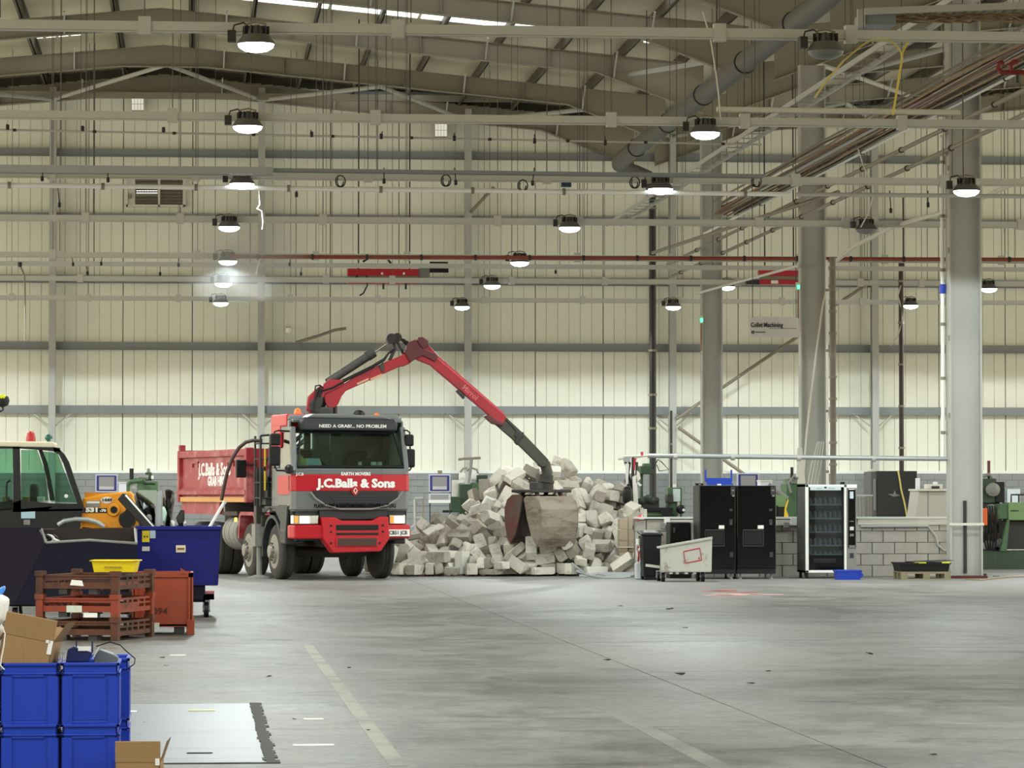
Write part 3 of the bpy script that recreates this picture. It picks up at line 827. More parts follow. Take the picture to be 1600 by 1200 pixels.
# visor and roof
vis = [(fx(475), fz(653)), (fx(619), fz(655)), (fx(623), fz(664)), (fx(621), fz(674)), (fx(474), fz(673)), (fx(471), fz(660))]
MB().prism(vis, 'y', .06, .34).build('sun_visor', mat('visor_dark', (48, 53, 57), .35), truck, bevel=.03)
front_text('NEED A GRAB?... NO PROBLEM', 499, 604, 667, .085, M_let, y=.052, bold=.002)
MB().slab([(fx(478), .3, fz(654)), (fx(614), .3, fz(656)), (fx(600), .3, fz(650)), (fx(560), .3, fz(650)), (fx(545), .3, fz(647.5)), (fx(490), .3, fz(648))], (0, .5, 0)).build('roof_deflector', M_cabg, truck, bevel=.03)
MB().box(-W, W, .45, 1.6, 2.98, 3.13).build('roof_panel', M_cabg, truck, bevel=.06)
MB().box(-W - .02, -.62, .5, 1.62, 2.9, 3.14).box(-W - .02, -W + .04, .95, 1.62, 2.5, 2.95).build('red_roof_corner', M_red, truck, bevel=.06)
def beacon(px, py0, py1, y, r):
    b = MB().lathe([(r * .9, fz(py1)), (r, fz(py1) + .03), (r * .95, (fz(py0) + fz(py1)) / 2), (r * .7, fz(py0) - .02), (r * .2, fz(py0))], 14, (fx(px), y, 0)).build('beacon', M_orange, truck, smooth=True)
    MB().lathe([(r * 1.1, fz(py1) - .06), (r * 1.1, fz(py1))], 14, (fx(px), y, 0)).build('beacon_base', M_black, b)
beacon(480, 638, 651, .7, .075); beacon(604.5, 644, 654, .7, .055)
MB().lathe([(.12, 3.1), (.11, 3.18), (.07, 3.22), (.02, 3.235)], 14, (fx(575) + .05, .8, 0)).build('roof_dome', M_black, truck, smooth=True)
# side glass, door detail on both sides
for s in (-1, 1):
    MB().slab([(s * (W - .02), .22, 2.12), (s * (W - .02), 1.12, 2.12), (s * (W - .03), 1.12, 2.8), (s * (W - .03), .4, 2.8)], (.012, 0, 0)).build('side_window', M_screen, truck)
    MB().box(*sorted((s * W, s * (W + .02))), .8, 1.0, 1.72, 1.8).build('door_handle', M_black, truck)
    MB().box(*sorted((s * (W - .02), s * (W + .03))), .2, 1.05, 1.36, 1.42).build('door_step', M_cabd, truck)
MB().box(-W - .012, -W + .01, .25, .42, 1.36, 1.43).build('side_repeater', M_amber, truck)
# mirrors
def mirror(x0, x1, py0, py1, y, arm):
    mr = MB().box(x0, x1, y, y + .12, fz(py1), fz(py0)).build('mirror', M_black, truck, bevel=.035)
    MB().tube(arm, .016, 8).build('mirror_arm', M_black, mr)
mirror(fx(636.5) + .0, fx(651), 679, 697.5, .16, [(1.05, .3, fz(673)), (fx(640), .2, fz(672.5)), (fx(645), .2, fz(676)), (fx(644), .2, fz(682))])
mirror(fx(639.5), fx(653), 702, 731, .16, [(fx(645), .2, fz(697)), (fx(646), .2, fz(705)), (fx(647), .2, fz(732)), (fx(645), .2, fz(735)), (1.08, .3, fz(736))])
mirror(fx(427), fx(443.5), 678.5, 697.5, .2, [(-1.1, .35, fz(675)), (fx(441), .3, fz(674)), (fx(434), .25, fz(676)), (fx(434), .25, fz(681))])
mirror(fx(425.5), fx(443), 698.5, 729, .2, [(fx(434), .25, fz(728)), (fx(438), .27, fz(736)), (-1.1, .35, fz(737))])
MB().lathe([(.03, 0), (.075, .02), (.08, .12), (.03, .17)], 12, (fx(453), .1, fz(741))).build('kerb_mirror', M_black, truck, smooth=True)
# cab inside
MB().box(-1.0, 1.0, .32, .62, 1.95, 2.14).build('dashboard', M_black, truck, bevel=.03)
for x in (-.55, .55):
    st = MB().box(x - .25, x + .25, .85, 1.35, 1.75, 1.92).box(x - .25, x + .25, 1.25, 1.42, 1.9, 2.32).box(x - .14, x + .14, 1.27, 1.4, 2.32, 2.46).build('cab_seat', mat('seat_cloth', (38, 38, 42), .9), truck, bevel=.04)
MB().lathe([(.2, 0), (.225, .012), (.2, .024)], 20, (0, 0, 0)).build('steering_wheel', M_black, truck).matrix_local = Matrix.Translation((-.52, .68, 2.12)) @ Matrix.Rotation(.9, 4, 'X')
MB().slab([(fx(486), .33, fz(728)), (fx(510), .33, fz(728)), (fx(508), .42, fz(717)), (fx(485), .42, fz(717))], (0, .01, 0)).build('windscreen_notice', mat('pale_blue_paper', (190, 222, 226), .7), truck)
MB().lathe([(.02, 2.14), (.17, 2.15), (.15, 2.25), (.06, 2.36), (.01, 2.38)], 9, (fx(475), .42, 0)).build('folded_vest', mat('hi_vis_cloth', (176, 180, 96), .8), truck)
MB().box(fx(540), fx(565), .34, .38, fz(681), fz(674)).build('cab_sun_blind', M_grey_dusty, truck)
for a, b_ in ((590, 597), (600, 606), (570, 574)):
    MB().box(fx(a), fx(b_), .4, .5, 2.14, 2.14 + .1).build('dash_clutter', M_paper, truck, bevel=.01)
# front mudguards, steps
def mudguard(x0, x1, yc, r0, r1, m, a0=-.15, a1=math.pi + .15):
    pts = [(yc - r1 * math.cos(a), .53 + r1 * math.sin(a)) for a in [a0 + (a1 - a0) * k / 14 for k in range(15)]]
    inn = [(yc - r0 * math.cos(a), .53 + r0 * math.sin(a)) for a in [a0 + (a1 - a0) * k / 14 for k in range(15)]]
    return MB().prism(pts + inn[::-1], 'x', x0, x1).build('mudguard', m, truck)
for s in (-1, 1):
    x0, x1 = sorted((s * 1.19, s * .8))
    mudguard(x0, x1, 1.4, .64, .7, M_cabd, .3)
    MB().prism([(.42, .8), (.85, .8), (.82, 1.1), (1.2, 1.32), (1.55, 1.36), (2.0, 1.25), (2.0, 1.4), (.3, 1.4)], 'x', *sorted((s * 1.185, s * 1.12))).build('arch_panel', M_cabd, truck, bevel=.02)
    MB().box(*sorted((s * 1.19, s * .95)), .42, .8, .68, .98).build('cab_step', M_cabd, truck, bevel=.03)
    MB().box(*sorted((s * 1.17, s * .9)), 1.62, 2.3, 1.28, 1.36).build('rear_wing', M_cabg, truck)
# second-axle guard in red, tank, supports
for s in (-1, 1):
    x0, x1 = sorted((s * 1.17, s * .85))
    MB().prism([(2.62, .75), (2.72, 1.22), (2.85, 1.28), (3.8, 1.28), (3.9, 1.22), (4.0, .75), (3.93, .75), (3.83, 1.17), (3.75, 1.21), (2.88, 1.21), (2.8, 1.17), (2.7, .75)], 'x', x0, x1).build('wheel_guard', M_bed, truck)
tk = MB().lathe([(.33, 4.2), (.35, 4.22), (.35, 5.25), (.33, 5.27)], 20, (-.82, 0, .86), 'y').build('fuel_tank', M_grey_dusty, truck, smooth=True)
for y in (4.4, 4.75, 5.1): MB().lathe([(.357, y - .03), (.357, y + .03)], 20, (-.82, 0, .86), 'y').build('tank_strap', M_rim, tk)
MB().box(-1.15, -.5, 4.15, 5.3, 1.2, 1.28).build('tank_shelf', M_chassis, truck)
MB().box(.5, 1.15, 4.1, 5.3, .6, 1.2).build('battery_box', M_chassis, truck, bevel=.02)
MB().lathe([(.045, -.02), (.045, .02)], 10, (-1.2, 4.05, 1.12), 'x').build('marker_lamp', mat('marker_glow', (255, 190, 90), .3, emit=1.5), truck)
# tipper body -----------------------------------------------------------
y0, y1, zb0, zb1 = 3.0, 8.6, 1.52, 2.5
for s in (-1, 1):
    x = s * 1.2
    sd = MB().box(*sorted((x, s * 1.14)), y0, y1, zb0, zb1)
    sdo = sd.build('body_side', M_bed, truck)
    MB().box(*sorted((s * 1.27, s * 1.12)), y0 - .03, y1, zb1 - .12, zb1 + .02).build('top_rail', M_bed, sdo, bevel=.015)
    MB().prism([(s * 1.2, 1.76), (s * 1.3, 1.7), (s * 1.3, 1.62), (s * 1.2, 1.6)], 'y', y0, y1).build('side_ledge', M_bed, sdo)
    MB().box(*sorted((s * 1.25, s * 1.14)), y0, y1, zb0 - .05, zb0 + .05).build('yellow_rail', mat('ochre_strip', (206, 150, 84), .6, var=.12), sdo)
    for y in (y0 - .03, y1 - .12):
        MB().box(*sorted((s * 1.28, s * 1.12)), y, y + .15, zb0 - .06, zb1 + .04).build('body_post', M_bed, sdo, bevel=.02)
    for y in (7.3, 4.4):
        MB().box(*sorted((s * 1.235, s * 1.2)), y - .25, y + .25, 2.26, 2.3).box(*sorted((s * 1.235, s * 1.2)), y - .25, y - .2, 2.18, 2.3).box(*sorted((s * 1.235, s * 1.2)), y + .2, y + .25, 2.18, 2.3).build('rope_hook', M_bed, sdo)
    MB().box(*sorted((s * 1.18, s * 1.1)), 5.4, y1, 1.22, zb0).build('side_guard', M_bed, truck)
MB().box(-1.2, 1.2, y0 - .05, y0 + .02, zb0, zb1 + .02).build('headboard', M_bed, truck)
MB().box(-1.2, 1.2, y1 - .04, y1 + .04, zb0, zb1 + .05).box(-1.24, -1.12, y1 - .06, y1 + .06, zb1, zb1 + .16).box(1.12, 1.24, y1 - .06, y1 + .06, zb1, zb1 + .16).build('tailgate', M_bed, truck)
MB().box(-1.14, 1.14, y0, y1, zb0 - .04, zb0 + .02).build('body_floor', M_bed, truck)
MB().box(-.35, .35, y0, y1 - .4, 1.05, zb0 - .04).build('subframe', M_chassis, truck)
MB().box(-1.05, 1.05, y0 + .05, y0 + .6, zb1 - .1, zb1 + .0).build('sheet_roll', M_paper, truck, bevel=.05)
LM = lambda y, z: plane_M((-1.204, y, z), (0, -1, 0), (0, 0, 1))
o = text('J.C.Balls & Sons', .36, 'lettering', M_let, truck, LM(5.75, 2.12), .009, 1.15)
o = text('GRAB HIRE', .27, 'lettering', M_let, truck, LM(5.6, 1.88), .007, 1.05)
o = text('J.C.B', .07, 'lettering', M_let, truck, plane_M((fx(468), -.0, fz(742)), (1, -.25, 0), (0, 0, 1)), .002)
# tailboard mirror box beside the body
MB().box(-1.5, -1.3, 2.85, 2.95, 1.95, 2.3).build('work_lamp', M_black, truck, bevel=.02)
MB().tube([(-1.35, 2.9, 2.2), (-1.1, 2.8, 2.2)], .02, 6).build('lamp_bracket', M_black, truck)
# crane base, stabiliser, valves, ladders behind the cab -----------------
MB().box(-.5, .5, 1.95, 2.6, 1.0, 1.75).build('crane_base', M_craned, truck, bevel=.04)
MB().box(-1.2, 1.2, 2.1, 2.4, 1.0, 1.22).build('stabiliser_beam', M_craned, truck, bevel=.02)
for s in (-1, 1):
    lg = MB().box(s * 1.2 - .09, s * 1.2 + .09, 2.16, 2.34, .62, 2.15).build('stabiliser_leg', M_craned, truck, bevel=.015)
    MB().box(s * 1.2 - .12, s * 1.2 + .12, 2.12, 2.38, .62, 1.05).build('leg_sleeve', M_grey_dusty, lg)
    MB().tube([(s * 1.2, 2.25, .06), (s * 1.2, 2.25, .7)], .055, 10).build('leg_ram', M_grey_dusty, lg)
    MB().lathe([(.24, 0), (.24, .02), (.08, .07)], 14, (s * 1.2, 2.25, 0)).build('foot_pad', M_grey_dusty, lg)
m = MB()
for x, y in ((-1.3, 1.8), (-1.3, 2.2), (-1.0, 1.8), (-1.0, 2.2)): m.tube([(x, y, 1.4), (x, y, 2.75)], .022, 6)
m.tube([(-1.3, 1.8, 2.75), (-1.0, 1.8, 2.78), (-.7, 1.8, 2.8)], .02, 6)
for z in (1.55, 1.85, 2.3, 2.6): m.tube([(-1.3, 1.8, z), (-1.0, 1.8, z)], .016, 6).tube([(-1.3, 2.2, z), (-1.3, 1.8, z)], .016, 6)
m.build('access_frame', M_dark, truck)
for x in (-1.22, -1.06): MB().box(x - .015, x + .015, 1.76, 1.79, 1.7, 2.5).build('warning_strip', mat('hazard_yellow', (206, 178, 50), .6), truck)
vb = MB()
rv = random.Random(6)
for k in range(12): vb.box(-1.15 + k * .05, -1.115 + k * .05, 1.85, 2.1, 1.5 + rv.uniform(0, .05), 1.75 + rv.uniform(0, .3))
vb.box(-1.2, -.5, 1.8, 2.15, 1.42, 1.55).build('valve_block', M_craned, truck)
for k in range(9):
    x = -1.15 + k * .07; pts = [(x, 1.9, 1.7), (x + rv.uniform(-.1, .1), 1.75, 2.0 + rv.uniform(-.1, .2)), (x + rv.uniform(-.1, .1), 2.0, 2.35), (x * .4, 2.15, 2.75 + rv.uniform(-.1, .1))]
    MB().tube(pts, .018, 6).build('hose', M_black, truck)
pts = [at(*p, 66.7) for p in ((410, 689), (396, 688), (384, 691), (373, 700), (363, 716), (355, 738), (349, 765), (346, 782))]
MB().tube([TI @ p for p in pts], .035, 8).build('suction_hose', mat('dark_hose', (62, 44, 40), .6), truck, smooth=True)

# crane arm -------------------------------------------------------------
def YA(px): return 67.35 + max(0, px - 500) / 350 * 1.05
def arm(pxpoly, t, off=0.): return [at(x, y, YA(x) + off) for x, y in pxpoly], (0, t, 0)
def into_truck(o): o.data.transform(TI); return o
def plate(name, pxpoly, t, m, parent=truck, off=0., bevel=.015):
    a, b_ = arm(pxpoly, t, off)
    return into_truck(MB().slab(a, b_).build(name, m, parent, bevel=bevel))
def rod(name, pxs, r, m, parent=truck, off=0., n=12):
    return into_truck(MB().tube([at(x, y, YA(x) + off) for x, y in pxs], r, n).build(name, m, parent, smooth=True))
kp = into_truck(MB().box(at(505, 0, 67.35).x - .2, at(505, 0, 67.35).x + .2, 67.15, 67.55, 1.7, gz(636, 67.35)).build('kingpost', M_craned, truck, bevel=.03))
rod('slew_ram', [(516, 650), (516, 634)], .05, M_dark, kp); rod('slew_ram', [(523, 650), (523, 634)], .05, M_dark, kp)
b1 = plate('main_boom', [(508, 630), (505, 617), (540, 598), (552, 590), (600, 567), (626, 556), (640, 547), (652, 556), (640, 568), (632, 572), (624, 573), (560, 602), (540, 611), (533, 620), (528, 632), (522, 638), (512, 637)], .3, M_crane)
plate('boom_head', [(478, 640), (481, 620), (490, 611), (500, 603), (508, 606), (506, 620), (498, 634), (492, 645), (484, 646)], .36, M_crane, b1)
plate('boom_cheek', [(484, 642), (482, 630), (492, 622), (505, 620), (503, 632), (496, 647)], .42, M_dark, b1)
plate('ram_bracket', [(503, 618), (505, 600), (514, 593), (535, 594), (538, 600), (528, 607), (512, 614)], .34, M_crane, b1)
plate('boom_collar', [(592, 572), (598, 566), (600, 578), (596, 584)], .34, M_craned, b1)
cy = rod('lift_cylinder', [(512, 598), (522, 591), (582, 552)], .085, M_craned, b1); rod('cylinder_end', [(574, 557), (584, 550.5)], .1, M_craned, b1)
rod('cylinder_rod', [(580, 553), (612, 531)], .035, M_chrome, b1)
M_linkd = mat('link_dark', (44, 36, 36), .5)
for pts in (((612, 531), (614, 545), (606, 562)), ((618, 532), (624, 545), (628, 553)), ((612, 529), (622, 528), (632, 531), (640, 540), (645, 550))):
    plate('link', list(pts) + [(x + 5, y + 2) for x, y in pts[::-1]], .2, M_linkd, b1, bevel=.01)
into_truck(MB().lathe([(.1, -.2), (.1, .2)], 14, at(611, 529.5, YA(611)), 'y').build('link_pin', M_linkd, b1)); into_truck(MB().lathe([(.09, -.2), (.09, .2)], 14, at(620, 528, YA(620)), 'y').build('link_pin', M_linkd, b1))
b2 = plate('outer_boom', [(645, 535), (657, 528), (664, 530), (668, 538), (684, 556), (786, 645), (790, 653), (786, 662), (768, 659), (770, 655), (672, 571), (650, 562), (642, 548)], .3, M_crane)
plate('knuckle', [(632, 552), (636, 536), (648, 531), (662, 545), (684, 556), (679, 566), (660, 556), (648, 562), (640, 567)], .36, mat('knuckle_dark_red', (84, 28, 34), .5, var=.2), b2)
plate('knuckle_cap', [(651, 534), (652, 528), (660, 527), (668, 533), (670, 541), (660, 546)], .4, mat('knuckle_dark_red', (84, 28, 34), .5), b2)
plate('boom_seam', [(676, 553), (788, 648), (788, 650), (675, 555)], .315, mat('seam_red', (206, 70, 84), .4), b2, bevel=0)
plate('boom_pad', [(712, 611), (715, 609), (726, 619), (724, 624)], .32, M_dark, b2)
plate('boom_end', [(756, 651), (764, 648), (772, 655), (786, 662), (784, 666), (768, 662)], .33, mat('knuckle_dark_red', (84, 28, 34), .5), b2)
M_stick = mat('inner_boom_dark', (58, 56, 48), .5, var=.15)
b3 = plate('inner_boom', [(776, 640), (790, 652), (818, 678), (856, 718), (858, 728), (845, 730), (800, 686), (764, 655)], .22, M_stick)
plate('inner_collar', [(803, 690), (811, 676), (816, 681), (808, 696)], .28, M_dark, b3)
plate('hose_bracket', [(806, 672), (812, 676), (818, 675), (818, 684), (808, 687), (802, 681)], .26, M_dark, b3)
rod('top_hose', [(778, 643), (790, 655), (802, 668), (812, 681)], .025, M_dark, b3, -.1)
rod('boom_tip', [(844, 720), (852, 726), (855, 738), (854, 752)], .11, M_stick, b3)
rod('rotator', [(853, 742), (852, 752), (851, 766)], .15, M_dark, b3); rod('rotator_ring', [(852.5, 750), (852, 754)], .18, M_craned, b3)
# hoses along the boom
for k in range(3):
    rod('boom_hose', [(500, 612 - k), (520, 606 - 2 * k), (545, 592 - k), (580, 575 - k), (600, 563 - k), (607, 552), (616, 545 + k)], .022, M_black, b1, -.17 + .08 * k, 6)
for k in range(7):
    rod('hose_loop', [(498 + 3 * k, 606 + k), (494 + 4 * k, 616), (491 + 3 * k, 630), (490 + 2 * k, 644)], .022, M_black, b1, -.2 + .02 * k, 6)
rod('hose_guard', [(492, 611), (493, 603), (500, 602), (505, 606)], .015, M_black, b1, -.2, 6)
def arm_text(s, a, b_, size, m, par):
    p, q = at(*a, YA(a[0]) - .156), at(*b_, YA(b_[0]) - .156)
    r = (q - p); up = Vector((-r.z, 0, r.x))
    if up.z < 0: up = -up
    o = text(s, size, 'lettering', m, par, plane_M((p + q) / 2, r, up - r * (up.dot(r) / r.dot(r))), .002)
    v = [x.co.copy() for x in o.data.vertices]
    return into_truck(o)
# pale maker's strip on the main boom, too worn to read
plate('worn_strip', [(557, 599), (575, 591), (575, 594), (558, 602)], .306, mat('worn_cream', (190, 150, 120), .6, var=.2), b1, bevel=0)
plate('worn_strip', [(578, 592), (596, 584), (597, 587), (579, 595)], .306, mat('worn_cream', (190, 150, 120), .6), b1, bevel=0)
arm_text('Mirrol', (726, 606), (743, 621), .15, mat('worn_pink', (196, 104, 110), .6), b2)

# clamshell grab ---------------------------------------------------------
gc = at(846, 783, 68.4); ga = math.radians(-34)
gu = Vector((math.cos(ga), -math.sin(ga) * 1, 0)); gv = Vector((gu.y, -gu.x, 0))    # gu: hinge line, gv: towards the near shell
def GP(u, v, z): return gc + gu * u + gv * v + Vector((0, 0, z))
grab = into_truck(MB().slab([GP(-.5, -.34, .2), GP(.5, -.34, .2), GP(.5, .34, .2), GP(-.5, .34, .2)], (0, 0, .06)).build('grab_frame', M_dark, truck, bevel=.015))
into_truck(MB().slab([GP(-.22, -.12, .3), GP(.22, -.12, .3), GP(.22, .12, .3), GP(-.22, .12, .3)], (0, 0, .16)).build('grab_head', M_craned, grab, bevel=.02))
def shell(sg, m, mi, drop):
    prof = [(.10, .10), (.34, .10), (.50, .0), (.58, -.16), (.57, -.5), (.50, -.74), (.40, -.86)]
    prof = [(v * sg, z - drop) for v, z in prof]
    inn = [(v - sg * .035, z) for v, z in prof]
    mm = MB()
    for (p, q, pi, qi) in zip(prof, prof[1:], inn, inn[1:]):
        U = .46
        mm.add([GP(-U, *p), GP(U, *p), GP(U, *q), GP(-U, *q), GP(-U, *pi), GP(U, *pi), GP(U, *qi), GP(-U, *qi)], [(0, 1, 2, 3), (7, 6, 5, 4), (0, 4, 5, 1), (1, 5, 6, 2), (2, 6, 7, 3), (3, 7, 4, 0)])
    s = into_truck(mm.build('grab_shell', m, grab))
    for U in (-.46, .46):
        poly = prof + [(prof[-1][0] - sg * .14, prof[-1][1] + .16), (.12 * sg, -.35 - drop), (.02 * sg, .05 - drop)]
        into_truck(MB().slab([GP(U, v, z) for v, z in poly], gu * .03).build('shell_cheek', mi, s))
    into_truck(MB().slab([GP(-.48, prof[-2][0] + sg * .015, prof[-2][1]), GP(.48, prof[-2][0] + sg * .015, prof[-2][1]), GP(.48, prof[-1][0], prof[-1][1] - .04), GP(-.48, prof[-1][0], prof[-1][1] - .04)], gv * .03).build('cutting_lip', M_bucket, s))
    return s
shell(1, M_bucket, M_bucket, 0.); shell(-1, M_bucket_d, M_bucket_r, -.03)
for s in (-1, 1):
    for v in (-.2, .2):
        into_truck(MB().tube([GP(s * .3, v, .18), GP(s * .3, v * 1.9, -.1)], .045, 8).build('grab_ram', M_bucket_r, grab))

# ================================================================== RUBBLE PILE
def block_variants():
    out=[]
    rnd=random.Random(11)
    dims=[(.44,.215,.215),(.44,.215,.14),(.44,.215,.10),(.30,.215,.20),(.24,.215,.14),(.20,.18,.14),(.44,.22,.19),(.34,.20,.14)]
    for i,(a,b,c) in enumerate(dims):
        vs=[]
        for sx in(-1,1):
            for sy in(-1,1):
                for sz in(-1,1):
                    x,y,z=sx*a/2,sy*b/2,sz*c/2
                    broken = i>=3 and sx>0
                    j=.035 if broken else .006
                    if broken: x-=rnd.uniform(0,.09)
                    x+=rnd.uniform(-j,j); y+=rnd.uniform(-j,j)*.5; z+=rnd.uniform(-j,j)*.5
                    ch=rnd.choice([.012,.018,.05]) if not broken else rnd.choice([.02,.05,.07])
                    ch=min(ch,.3*min(a,b,c))
                    vs+= [(x-sx*ch,y,z),(x,y-sy*ch,z),(x,y,z-sz*ch)]
        out.append(vs)
    return out
M_bl = [mat('pale_concrete_block', (214, 210, 197), .9, var=.1, scale=9, bump=.5, dirt=(170, 165, 152), dirt_amt=.3),
        mat('grey_concrete_block', (186, 181, 169), .9, var=.12, scale=9, bump=.5, dirt=(140, 134, 124), dirt_amt=.3),
        mat('dark_concrete_block', (150, 144, 133), .9, var=.15, scale=9, bump=.5),
        mat('white_faced_block', (226, 224, 214), .8, var=.05, scale=9, bump=.3)]
